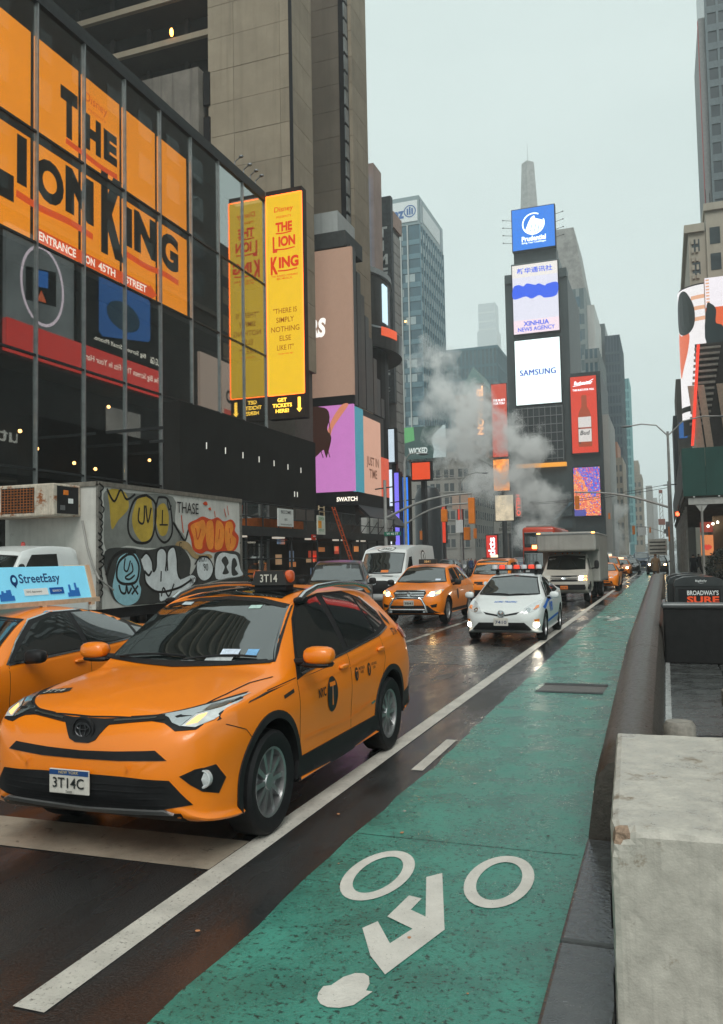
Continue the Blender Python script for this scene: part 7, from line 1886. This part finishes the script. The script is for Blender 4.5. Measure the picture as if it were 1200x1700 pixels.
for x in (-.5, -.2, 0, .2, .5): c_.part('cab_lamp', MB().blob((x, 1.6, 1.985), (.08, .1, .05), 8, 5), M_AMBER)
for x0, x1 in ((-.35, -.25), (.45, .2)):
    MB().tube([c_.cast(x0, 1.38, 'F')[0] + Vector((0, -.02, 0)), c_.cast(x1, 1.72, 'F')[0] + Vector((0, -.02, 0))], .012, 5).build('wiper', M_BLACK, c_.root)
c_.mirror(1.05, 1.5, 1.12, M_BLACK, .2, .36, .1)
cb = c_.body
for ch in list(c_.root.children):
    if ch is not cb: ch.parent = cb
bpy.data.objects.remove(c_.root)
cb.name = 'cab'; cb.parent = BT; cb.location = (-.05, -3.25 + 1.25, 0)
for sg in (1, -1):
    for q in (0, 1):
        e = bpy.data.objects.new('wheel', None); COL.objects.link(e); e.parent = BT; e.location = (sg * (.98 - q * .28), 2.2, .38); e.scale = (sg, 1, 1)
        k_ = ('tyre', .38, .24, False, 5)
        link('tyre', WM[k_][0], M_BLACK, e); link('rim', WM[k_][1], M_STEEL, e)
b = MB(); b.box(-.5, .5, -2.0, 4.2, .5, .75); b.build('chassis', M_BLACK, BT)

# --- the red double-decker bus
BUS = thing('double_decker_bus', 'red and black double-decker bus rising behind the beige box truck', 'bus', (-9.35, 70.5, 0))
M_BUS = mat('bus_red', (.55, .055, .02), .35, var=.08, coat=.3)
b = MB(); b.bevbox(-1.27, 1.27, -4.6, 5.6, .35, 4.15, .22, 3); b.build('body', M_BUS, BUS, smooth=True)
b = MB(); b.bevbox(-1.12, 1.12, -4.63, -4.5, 2.55, 3.75, .05); b.build('upper_windscreen', M_GLASSD, BUS)
b = MB(); b.bevbox(-1.18, 1.18, -4.63, -4.5, 1.0, 2.1, .05); b.build('lower_windscreen', M_GLASSD, BUS)
b = MB(); b.bevbox(-1.2, 1.2, -4.62, -4.5, .4, 1.0, .05); b.box(-1.15, 1.15, -4.615, -4.55, 2.1, 2.3); b.build('front_panel', M_BLACK, BUS)
b = MB(); b.bevbox(-1.0, 1.0, -4.4, 5.2, 4.1, 4.28, .08); b.build('roof_hatch', mat('roof_grey', (.25, .24, .22), .5), BUS)
for k in range(6):
    for z0, z1 in ((2.65, 3.6), (1.2, 2.0)):
        MB().bevbox(1.25, 1.285, -4.1 + 1.55 * k, -2.7 + 1.55 * k, z0, z1, .012).build('side_window', M_GLASSD, BUS)
for sg in (1, -1):
    MB().bevbox(sg * .9 - .15, sg * .9 + .15, -4.66, -4.6, .62, .8, .02).build('headlamp', M_LENS, BUS)
    for y in (-2.9, 3.6): MB().lathe([(.25, -.14), (.48, -.14), (.5, 0), (.48, .14), (.25, .14), (.001, .1)], (sg * 1.14, y, .5), 16, 'x').build('wheel', M_BLACK, BUS)
text('route_sign', 'TOURS', lamp('bus_sign', (.9, .7, .4), .5), (.4, -4.632, 3.6), (1, 0, 0), (0, 0, 1), .7, .18, BUS, .01)
MB().box(-.5, -.15, -4.66, -4.62, 2.45, 2.72).build('front_marker', L_AMBER, BUS)

# --- traffic farther up the avenue
def simple_car(name, label, cat, x, y, paint, kind='sedan', lit=None, group='distant traffic', rz=0.0, roof=None, plate=True):
    if kind == 'sedan': a = dict(L=4.8, W=.9, H=1.46, nose=.62, hood0=.82, cowl=(1.2, .99), roof0=(2.05, 1.40), roof1=(3.2, 1.40), tail=(4.2, 1.1), deck=1.05, belt=(.94, 1.02), rw=.57)
    elif kind == 'suv': a = dict(L=4.8, W=.95, H=1.75, nose=.75, hood0=1.0, cowl=(1.2, 1.16), roof0=(1.95, 1.66), roof1=(4.0, 1.66), tail=(4.6, 1.15), deck=1.0, belt=(1.06, 1.12), rw=.64)
    else: a = dict(L=5.2, W=1.0, H=2.1, nose=.9, hood0=1.15, cowl=(.8, 1.3), roof0=(1.55, 2.0), roof1=(4.9, 2.08), tail=(5.1, 1.5), deck=1.3, belt=(1.25, 1.3), rw=.84, flat=True)
    key = (kind, paint.name, bool(lit), roof)
    K = profile(**a)
    W = a['W']; L = a['L']
    c = Car(name, label, cat, L, K, paint, (x, y + L / 2, 0), (.92, L - 1.05), .34, .22, W - .12, rz=rz, group=group, hi=False, spokes=5)
    co, r0 = a['cowl'], a['roof0']
    bz = a['belt'][0] + .04
    glaze(c, W, co, r0, a['rw'], sides=([(co[0] + .4, bz), (r0[0] + .1, r0[1] - .12), (r0[0] + .7, r0[1] - .06), (r0[0] + .7, bz)], [(r0[0] + .78, bz), (r0[0] + .78, r0[1] - .06), (a['roof1'][0] - .1, r0[1] - .1), (a['roof1'][0] + .2, bz + .05)]))
    h = a['hood0']
    lights(c, [(W * .5, h - .16), (W * .55, h - .04), (W * .88, h), (W * .88, h - .14)], lit, (W * .68, h - .10), .085)
    c.patch('grille', [(-W * .45, h - .30), (-W * .45, h - .1), (W * .45, h - .1), (W * .45, h - .30)], 'F', M_BLACK, .006)
    c.patch('lower_bumper', [(-W * .7, .3), (-W * .6, .48), (W * .6, .48), (W * .7, .3)], 'F', M_BLACK, .006)
    c.mirror(co[0] + .4, bz + .06, W - .01, M_DARKPL, .2, .16, .14)
    if roof:
        c.part('roof_light', MB().bevbox(-.25, .25, r0[0] + .3, r0[0] + .5, a['H'], a['H'] + .16, .02), lamp('roof_lit', (.9, .75, .5), .8), False)
    return c
M_SILVER = mat('silver_paint', (.35, .36, .36), .35, .4, var=.05, coat=.3)
M_NAVY = mat('navy_paint', (.03, .06, .12), .35, var=.05, coat=.3)
M_BLKP = MATS['black_paint']
c = simple_car('cargo_van', 'white cargo van with black grille directly behind the beige box truck', 'van', -4.35, 51, M_WHITEP, 'van')
c.patch('front_mask', [(-.95, .55), (-.95, 1.1), (.95, 1.1), (.95, .55)], 'F', M_BLACK, .008)
simple_car('sedan_taxi', 'orange taxi half hidden behind the beige box truck, beside its rear wheel', 'taxi', -3.30, 46.0, M_TAXI, 'sedan', None, 'yellow taxis')
simple_car('sedan_taxi', 'orange taxi with lit headlamps just right of the white cargo van', 'taxi', -4.15, 64, M_TAXI, 'suv', L_HEAD, 'yellow taxis', 0, True)
simple_car('sedan_taxi', 'smaller orange taxi farther up, behind the one beside the cargo van', 'taxi', -3.75, 74, M_TAXI, 'sedan', L_HEAD, 'yellow taxis', 0, True)
simple_car('parked_car', 'white SUV with clear windscreen up the avenue, behind the orange taxis', 'car', -5.4, 82, M_SILVER, 'suv')
simple_car('dark_sedan', 'dark sedan up the avenue beside the far orange taxi', 'car', -3.3, 84, M_BLKP, 'sedan', None)
simple_car('approaching_car', 'dark SUV with glowing headlamps just beyond the walking person', 'car', -.75, 78, M_BLKP, 'suv', L_HEAD)
simple_car('delivery_van', 'blue delivery van far up the avenue, left of the walking person', 'van', -3.0, 112, M_NAVY, 'van')
simple_car('far_car', 'pale van far up the avenue behind the white SUV', 'van', -7.0, 100, M_WHITEP, 'van')
simple_car('sedan_taxi', 'tiny orange taxi far up the avenue in front of the trees', 'taxi', -5.8, 120, M_TAXI, 'sedan', L_HEAD, 'yellow taxis')
simple_car('far_car', 'silver car left of the bus, among the far traffic', 'car', -12.5, 62, M_SILVER, 'suv', None)
simple_car('far_car', 'black car with lit lamps far up the avenue by the trees', 'car', -3.6, 150, M_BLKP, 'suv', L_HEAD)
simple_car('far_car', 'silver car far up the avenue, nearest the trees', 'car', -6.5, 170, M_SILVER, 'sedan', L_HEAD)
random.seed(31)
for k in range(14):
    pn, pm = random.choice((('silver', M_SILVER), ('black', M_BLKP), ('orange', M_TAXI), ('white', M_WHITEP)))
    simple_car('distant_car', 'tiny %s car in the jam of traffic far up the avenue' % pn, 'car', random.choice((-1.5, -4.2, -7.4, -10.6)) + random.uniform(-.3, .3), 190 + k * 14, pm, random.choice(('sedan', 'suv')), random.choice((None, L_HEAD)), 'tiny %s cars in the far jam' % pn)
# ------------------------------------------------------------------ street furniture
M_POLE = mat('pole_grey', (.34, .34, .325), .5, .3, var=.2, scale=2)
M_SIGY = mat('signal_orange', (.75, .20, .015), .45, var=.1)
def arcpts(a, b_, sag, n=8):
    a, b_ = Vector(a), Vector(b_)
    return [a + (b_ - a) * (i / n) + Vector((0, 0, sag * math.sin(math.pi * i / n))) for i in range(n + 1)]
def signal(label, x, y, z, n=3, face=1, lit=None, s=1.0):
    """A traffic signal head hung with its centre at z."""
    t = thing('traffic_signal', label, 'traffic signal', (x, y, z), 0, 'orange traffic signals')
    h = .36 * n * s
    MB().bevbox(-.17 * s, .17 * s, -.12 * s, .14 * s, -h / 2, h / 2, .02).build('housing', M_SIGY, t)
    for k in range(n):
        zz = h / 2 - .18 * s - .36 * s * k
        MB().lathe([(.13 * s, 0), (.135 * s, face * .22 * s)], (0, face * .12 * s, zz), 12, 'y', R(-10), R(190)).build('visor', M_SIGY, t)
        MB().lathe([(.001, 0), (.12 * s, .002)], (0, face * .125 * s, zz), 14, 'y').build('lens', lit[1] if lit and lit[0] == k else M_BLACK, t)
    MB().tube([(0, 0, h / 2), (0, 0, h / 2 + .25)], .03, 6).build('hanger', M_POLE, t)
    return t
# left corner: mast arms and lamp
t = thing('signal_mast', 'steel signal pole with long arched arm left of the van', 'signal mast', (-15.0, 45, 0))
MB().tube([(0, 0, .15), (0, 0, 6.4)], [.12, .09], 10).build('pole', M_POLE, t); MB().tube(arcpts((0, 0, 4.2), (5.05, 0, 5.42), .35), [.07] * 5 + [.05] * 4, 8).build('arm', M_POLE, t)
MB().tube([(-.6, 0, 5.9), (.5, 0, 6.0)], .04, 6).build('cross_arm', M_DKSTEEL, t)
signal('orange double signal at the tip of the long arched arm', -9.98, 45, 4.45, 4)
t = thing('signal_mast', 'second steel signal pole with arm crossing behind the first', 'signal mast', (-14.3, 46.6, 0))
MB().tube([(0, 0, .15), (0, 0, 7.4), (.08, 0, 7.9)], [.11, .08, .06], 10).build('pole', M_POLE, t)
MB().tube(arcpts((0, 0, 3.9), (2.7, 0, 4.95), .2) + [Vector((4.1, 0, 4.98))], .05, 8).build('arm', M_POLE, t)
MB().tube([(0, 0, 7.6), (.3, 0, 8.0), (.9, 0, 8.1), (1.1, 0, 8.0)], .04, 6).build('lamp_arm', M_POLE, t); MB().blob((1.2, 0, 7.97), (.6, .25, .14), 8, 5).build('lamp_head', M_STEEL, t)
MB().tube([(-.9, 0, 5.2), (.6, 0, 5.35)], .035, 6).build('cross_arm', M_DKSTEEL, t)
signal('orange signal hanging midway along the second arm', -11.95, 46.6, 4.32, 2)
signal('lower orange signal beside the street lamp pole in the square', -10.5, 46.0, 3.22, 2)
t = thing('street_sign', 'small green street sign on the left signal pole', 'street sign', (-14.55, 44.85, 3.2))
MB().box(-.5, .5, -.02, .02, 0, .22).build('plate', mat('sign_green', (.02, .16, .10), .5), t); text('street_lettering', 'W 46 ST', M_PRINT_W, (0, -.02, .11), *S_, .7, .13, t, .01, .006)
t = thing('one_way_sign', 'black one way sign on the left signal pole', 'street sign', (-14.1, 46.3, 1.95))
MB().box(-.55, .55, -.02, .02, 0, .36).build('plate', M_BLACK, t); flat('arrow', [(-.45, .12), (.25, .12), (.25, .06), (.48, .18), (.25, .30), (.25, .24), (-.45, .24)], M_PRINT_W, (0, -.02, 0), *S_, t, .006)
# lamp in the square
def double_lamp(label, x, y, h, l, r_, lh, rh):
    t = thing('street_lamp', label, 'street lamp', (x, y, 0))
    MB().tube([(0, 0, 0), (0, 0, h)], [.14, .08], 10).build('pole', M_POLE, t)
    for sg, ln, hh in ((-1, l, lh), (1, r_, rh)):
        MB().tube([(0, 0, h - .3), (sg * ln * .3, 0, h + (hh - h) * .6 + .15), (sg * ln * .7, 0, hh + .08), (sg * ln, 0, hh)], .045, 8).build('arm', M_POLE, t)
        MB().blob((sg * (ln + .25), 0, hh - .02), (.75, .3, .16), 10, 6).build('lamp_head', M_STEEL, t)
    return t
double_lamp('double-armed street lamp in the square behind the signals', -21.2, 90, 10.4, 2.2, 2.6, 11.0, 11.1)
for x in (-.9, .1): 
    o = MB().box(-21.2 + x, -20.4 + x, 89.8, 89.9, 7.2, 8.8); tag(o.build('street_banner', mat('banner_cream', (.55, .42, .34), .6, var=.1)), 'pale banner hanging %s on the lamp pole in the square' % ('left' if x < 0 else 'right'), 'banner', 'banners on the square lamp')
tag(MB().box(-21.7, -20.9, 89.6, 89.7, 4.6, 6.0).build('info_sign', M_PRINT_W), 'white notice panel on the lamp pole in the square', 'sign')
double_lamp('tall double-armed street lamp by the green shed at right', .42, 60, 10.2, 2.4, 3.3, 10.75, 11.0)
t = thing('signal_mast', 'signal pole with a very long arm over the lanes at right', 'signal mast', (.42, 70, 0))
MB().tube([(0, 0, 0), (0, 0, 7.6)], [.17, .12], 10).build('pole', M_POLE, t)
MB().tube(arcpts((0, 0, 5.5), (-7.3, 0, 7.05), .4), [.09] * 5 + [.06] * 4, 8).build('arm', M_POLE, t)
MB().bevbox(-.35, -.05, -.2, .2, 3.2, 4.4, .03).build('control_box', M_STEEL, t); MB().tube([(-.4, 0, 7.3), (.9, 0, 7.35)], .05, 6).build('cross_arm', M_DKSTEEL, t)
signal('orange signal at the tip of the long arm over the confetti screen', -6.7, 70, 6.2, 3)
signal('glowing red-orange signal beside the right-hand pole', .98, 69.6, 4.95, 1, -1, (0, L_TAIL), 1.3)
signal('orange pedestrian signal low on the right-hand pole', .38, 69.6, 3.4, 4, 1, None, .8)
t = thing('signal_mast', 'distant signal mast with thin arm near the trees', 'signal mast', (.8, 110, 0))
MB().tube([(0, 0, 0), (0, 0, 6)], .1, 8).build('pole', M_POLE, t); MB().tube(arcpts((0, 0, 4.0), (-4.7, 0, 5.5), .3), .05, 6).build('arm', M_POLE, t)
signal('small far orange signal on the distant mast', -3.7, 110, 4.85, 3); MB_ = MB().box(-3.2, -2.2, 110, 110.1, 4.2, 5.2); tag(MB_.build('direction_sign', M_PRINT_W), 'small white direction sign on the distant mast', 'street sign')
signal('far orange signal over the avenue by the old stone tower', -9.0, 150, 8.5, 3); signal('tiny orange signal left of the crane', -2.6, 165, 6.3, 3)
signal('far orange signal low in the square beside the lamp', -19.2, 88, 4.4, 3); signal('far orange signal left of the stone building corner', -27.5, 96, 4.6, 3); signal('another far orange signal left of the kiosk', -29.8, 98, 4.2, 2)
t = thing('lane_sign', 'pale boxed message sign beside the avenue left of the shed', 'sign', (-.5, 64.5, 0))
MB().box(-.7, .6, 0, .1, 1.75, 2.95).build('panel', mat('pale_sign', (.42, .40, .36), .6, var=.2), t); MB().tube([(0, .05, 0), (0, .05, 2)], .05, 6).build('post', M_POLE, t)
for k in range(4): MB().box(-.6, .5, -.02, -.002, 1.9 + .26 * k, 1.98 + .26 * k).build('text_line', M_DARKPL, t)
# overhead wires
for z0, z1 in ((7.35, 7.2), (7.1, 7.05)):
    tag(MB().tube(arcpts((.4, 70, z0), (-16, 108, z1 + 1.5), -.25, 10), .02, 4).build('overhead_wire', M_BLACK), '%s thin wire crossing the avenue from the right-hand pole' % ('upper' if z0 > 7.2 else 'lower'), 'wire', 'overhead wires')
# crane
t = thing('tower_crane', 'distant crane mast rising at the end of the avenue', 'crane', (-.9, 300, 0))
for sx in (-.5, .5):
    for sy in (-.5, .5): MB().tube([(sx, sy, 0), (sx, sy, 22.5)], .09, 4).build('mast_chord', mat('crane_grey', (.30, .27, .25), .6), t)
for k in range(15): MB().tube([(-.5, -.5, 1.5 * k), (.5, -.5, 1.5 * k + 1.5)], .06, 4).build('mast_lacing', MATS['crane_grey'], t)
MB().bevbox(-1.1, 1.1, -1, 1, 11.5, 13.5, .1).build('machinery', mat('crane_red', (.25, .08, .05), .6), t); MB().bevbox(.6, 1.8, -.5, .5, 8.5, 10, .1).build('cabin', M_DKSTEEL, t)
MB().bevbox(-.6, .6, -.6, .6, 22.3, 23.4, .1).build('mast_head', MATS['crane_red'], t)

# ------------------------------------------------------------------ people
def human(name, label, loc, rz, coat, trousers, h=1.75, stride=.22, group=None, hat=None, hair=None, bag=False):
    """A walking figure grown from a joint skeleton."""
    t = thing(name, label, 'person', loc, rz, group)
    k = h / 1.75
    key = ('human', coat.name, trousers.name, round(h, 2), stride)
    if key not in WM:
        J = {'pel': (0, 0, .95, .15), 'wai': (0, 0, 1.10, .15), 'che': (0, .01, 1.32, .175), 'nek': (0, .01, 1.49, .065), 'hed': (0, -.02, 1.60, .085), 'top': (0, -.015, 1.71, .075),
             'shL': (.19, .01, 1.42, .075), 'elL': (.25, .06 + stride * .4, 1.15, .06), 'haL': (.25, -.02 + stride * .5, .90, .045), 'fiL': (.25, -.06 + stride * .5, .80, .03),
             'shR': (-.19, .01, 1.42, .075), 'elR': (-.25, .06 - stride * .4, 1.15, .06), 'haR': (-.25, -.06 - stride * .6, .92, .045), 'fiR': (-.25, -.10 - stride * .6, .82, .03),
             'hiL': (.10, 0, .88, .115), 'knL': (.10, -.04 - stride * .8, .50, .08), 'anL': (.10, .02 - stride, .09, .055), 'toL': (.11, -.14 - stride, .04, .045),
             'hiR': (-.10, 0, .88, .115), 'knR': (-.10, -.02 + stride * .5, .50, .08), 'anR': (-.10, .06 + stride * 1.3, .12, .055), 'toR': (-.11, -.08 + stride * 1.25, .04, .045)}
        E = [('pel', 'wai'), ('wai', 'che'), ('che', 'nek'), ('nek', 'hed'), ('hed', 'top')] + [(a, b_) for s_ in 'LR' for a, b_ in (('che', 'sh' + s_), ('sh' + s_, 'el' + s_), ('el' + s_, 'ha' + s_), ('ha' + s_, 'fi' + s_), ('pel', 'hi' + s_), ('hi' + s_, 'kn' + s_), ('kn' + s_, 'an' + s_), ('an' + s_, 'to' + s_))]
        names = list(J)
        me = bpy.data.meshes.new('body'); me.from_pydata([tuple(c * k for c in J[n][:3]) for n in names], [(names.index(a), names.index(b_)) for a, b_ in E], [])
        o = bpy.data.objects.new('tmp', me); WORK.collection.objects.link(o)
        md = o.modifiers.new('skin', 'SKIN')
        for i, n in enumerate(names): me.skin_vertices[0].data[i].radius = (J[n][3] * k,) * 2; me.skin_vertices[0].data[i].use_root = (n == 'pel')
        sb = o.modifiers.new('sub', 'SUBSURF'); sb.levels = 1; sb.render_levels = 1
        WORK.view_layers[0].update()
        nm = bpy.data.meshes.new_from_object(o.evaluated_get(WORK.view_layers[0].depsgraph))
        bpy.data.objects.remove(o)
        nm.materials.clear()
        for m in (coat, trousers, M_SKINP, hair or M_HAIRP, M_BLACK): nm.materials.append(m)
        for f in nm.polygons:
            c = f.center / k
            f.material_index = (3 if (c.z > 1.655 or (c.z > 1.58 and c.y > .0)) else 2) if c.z > 1.50 else (2 if (c.z < .87 and abs(c.x) > .2 and c.z > .7) else (0 if c.z > .86 else (4 if c.z < .10 else 1)))
        nm.shade_smooth()
        b = MB(); b.lathe([(.155 * k, 1.12 * k), (.19 * k, .98 * k), (.205 * k, .72 * k), (.19 * k, .70 * k)], (0, .01, 0), 16)
        WM[key] = (nm, b.mesh('coat_skirt'))
    link('body', WM[key][0], None, t)
    link('coat_skirt', WM[key][1], coat, t, smooth=True)
    return t
M_SKINP = mat('skin', (.36, .20, .13), .6, var=.05); M_HAIRP = mat('dark_hair', (.02, .014, .01), .7, var=.2)
M_TANC = mat('tan_coat', (.22, .135, .075), .8, var=.15, scale=8)
M_DKCL = mat('dark_cloth', (.022, .024, .03), .8, var=.2); M_GRCL = mat('grey_cloth', (.09, .09, .095), .8, var=.2); M_RDCL = mat('red_cloth', (.30, .04, .03), .8, var=.2); M_BLCL = mat('blue_cloth', (.04, .07, .16), .8, var=.2)
human('person', 'person in tan coat and cap walking away up the green lane', (-.66, 58, .0), math.pi, M_TANC, mat('brown_cloth', (.10, .065, .04), .8, var=.2), 1.86)
tag(MB().lathe([(.001, .11), (.085, .09), (.10, .02), (.10, 0)], (-.66, 58.0, 1.76), 14).build('knitted_cap', mat('brown_cap', (.16, .08, .045), .85)), 'brown cap on the person walking away in tan coat', 'cap')
random.seed(23)
CL = (('dark', M_DKCL), ('grey', M_GRCL), ('red', M_RDCL), ('blue', M_BLCL))
for k in range(22):
    nm, c = CL[k % 4]
    x, y = random.uniform(-25, -15.5), random.uniform(84, 120)
    human('person', 'pedestrian in %s clothing in the far crowd of the square' % nm, (x, y, 0), random.uniform(0, 6.28), c, M_DKCL, random.choice((1.65, 1.78)), .18, '%s-clad pedestrians in the square' % nm)
for k, (x, y, nm, c) in enumerate(((1.6, 56, 'dark', M_DKCL), (2.4, 70, 'grey', M_GRCL))):
    human('person', 'person in %s clothing under the green shed' % nm, (x, y, .09), 3.0 + k, c, M_DKCL, 1.75, .2)
random.seed(29)
for k in range(6):
    simple_car('parked_car', ('%s car among the vehicles across the square, ' % ('black', 'silver', 'black', 'white', 'navy', 'black')[k]) + ('nearest the white van', 'beside the lit columns', 'under the arched signal arm', 'in front of the stone building', 'left of the ticket sign', 'behind the ticket sign')[k], 'car', -26 + 2.6 * k, (86, 98, 80, 112, 92, 136)[k], (M_BLKP, M_SILVER, M_BLKP, M_WHITEP, M_NAVY, M_BLKP)[k], ('suv', 'sedan')[k % 2], L_TAIL if k == 2 else None, 'vehicles across the square')

# ------------------------------------------------------------------ far trees, steam, haze
random.seed(41)
b = MB()
for k in range(34):
    x0, y0, hh = random.uniform(-60, 14), random.uniform(820, 870), random.uniform(9, 17)
    b.tube([(x0, y0, 0), (x0 + .3, y0, hh * .6)], [.5, .25], 5)
    for j in range(90):
        a, q = random.uniform(0, 6.28), random.random() ** .5
        c = Vector((x0 + 4.5 * q * math.cos(a), y0 + 3 * q * math.sin(a), hh * random.uniform(.4, 1.0)))
        d = Vector((random.uniform(-1, 1), random.uniform(-.5, .5), random.uniform(-.6, 1))).normalized() * random.uniform(.6, 1.6); e = d.orthogonal().normalized() * .35
        b.quad(c - d, c + e, c + d, c - e)
tag(b.build('far_trees', mat('bare_trees', (.07, .075, .06), .8, var=.3, scale=.3)), kind='stuff')

def steam(name, blobs, x0, x1, y0, y1, z0, z1, dens, nscale):
    """Drifting steam: soft puffs broken up by turbulence inside one closed box."""
    m = bpy.data.materials.new(name); m.use_nodes = True
    n, l = m.node_tree.nodes, m.node_tree.links
    n.clear()
    out = n.new('ShaderNodeOutputMaterial'); pv = n.new('ShaderNodeVolumePrincipled')
    pv.inputs['Color'].default_value = (.97, .97, .96, 1); pv.inputs['Anisotropy'].default_value = .1
    l.new(pv.outputs[0], out.inputs['Volume'])
    geo = n.new('ShaderNodeNewGeometry')
    tn = n.new('ShaderNodeTexNoise'); tn.inputs['Scale'].default_value = nscale; tn.inputs['Detail'].default_value = 5; tn.inputs['Roughness'].default_value = .6
    l.new(geo.outputs['Position'], tn.inputs['Vector'])
    last = None
    for (cx, cy, cz, r, w) in blobs:
        d = n.new('ShaderNodeVectorMath'); d.operation = 'DISTANCE'; d.inputs[1].default_value = (cx, cy, cz); l.new(geo.outputs['Position'], d.inputs[0])
        mr = n.new('ShaderNodeMapRange'); mr.inputs['From Min'].default_value = 0; mr.inputs['From Max'].default_value = r; mr.inputs['To Min'].default_value = w; mr.inputs['To Max'].default_value = 0
        l.new(d.outputs['Value'], mr.inputs['Value'])
        if last is None: last = mr.outputs[0]
        else:
            a = n.new('ShaderNodeMath'); a.operation = 'MAXIMUM'; l.new(last, a.inputs[0]); l.new(mr.outputs[0], a.inputs[1]); last = a.outputs[0]
    s1 = n.new('ShaderNodeMapRange'); s1.inputs['From Min'].default_value = .25; s1.inputs['From Max'].default_value = .75; s1.inputs['To Min'].default_value = -.85; s1.inputs['To Max'].default_value = .45
    l.new(tn.outputs['Fac'], s1.inputs['Value'])
    ad = n.new('ShaderNodeMath'); ad.operation = 'ADD'; l.new(last, ad.inputs[0]); l.new(s1.outputs[0], ad.inputs[1])
    gate = n.new('ShaderNodeMath'); gate.operation = 'GREATER_THAN'; gate.inputs[1].default_value = .001; l.new(last, gate.inputs[0])
    mr2 = n.new('ShaderNodeMapRange'); mr2.inputs['From Min'].default_value = .10; mr2.inputs['From Max'].default_value = .6; mr2.inputs['To Max'].default_value = dens
    l.new(ad.outputs[0], mr2.inputs['Value'])
    mu = n.new('ShaderNodeMath'); mu.operation = 'MULTIPLY'; l.new(mr2.outputs[0], mu.inputs[0]); l.new(gate.outputs[0], mu.inputs[1])
    l.new(mu.outputs[0], pv.inputs['Density'])
    return tag(MB().box(x0, x1, y0, y1, z0, z1).build(name, m), kind='stuff')
PU = [(-16.9, 115, 5.5, 4.2, 1.1), (-15.6, 116, 9.0, 4.0, 1.15), (-17.5, 115, 10.5, 4.5, 1.1), (-19.0, 115, 13.2, 4.2, 1.0), (-17.2, 115, 17.3, 4.0, 1.05), (-20.0, 115, 18.2, 4.5, 1.0), (-23.2, 115, 19.0, 5.5, .95), (-25.5, 115, 22.5, 6.0, 1.0), (-28.5, 115, 25.5, 5.0, .9), (-27.2, 115, 18.0, 5.5, .85), (-22.5, 115, 13.0, 4.5, .8), (-30.5, 115, 30, 4.5, .7), (-25.5, 115, 12.5, 4.0, .62), (-31.8, 115, 23.0, 2.8, .75)]
steam('steam', PU, -36, -10, 107, 123, .5, 36, .95, .34)
steam('steam', [(-9.8, 180, 6, 4.0, 1.1), (-9.6, 180, 10.5, 4.0, 1.05), (-8.6, 180, 4, 3.4, .9), (-11.0, 180, 13.5, 3.2, .8)], -16, -3, 174, 186, .5, 19, .5, .34)
m = bpy.data.materials.new('haze'); m.use_nodes = True
m.node_tree.nodes.clear()
ho = m.node_tree.nodes.new('ShaderNodeOutputMaterial'); hv = m.node_tree.nodes.new('ShaderNodeVolumePrincipled')
hv.inputs['Color'].default_value = (.93, .97, .98, 1); hv.inputs['Density'].default_value = .0007; hv.inputs['Anisotropy'].default_value = 0.0
m.node_tree.links.new(hv.outputs[0], ho.inputs['Volume'])
tag(MB().box(-320, 320, -120, 3010, -1.2, 296).build('haze', m), kind='stuff')

bpy.data.scenes.remove(WORK)
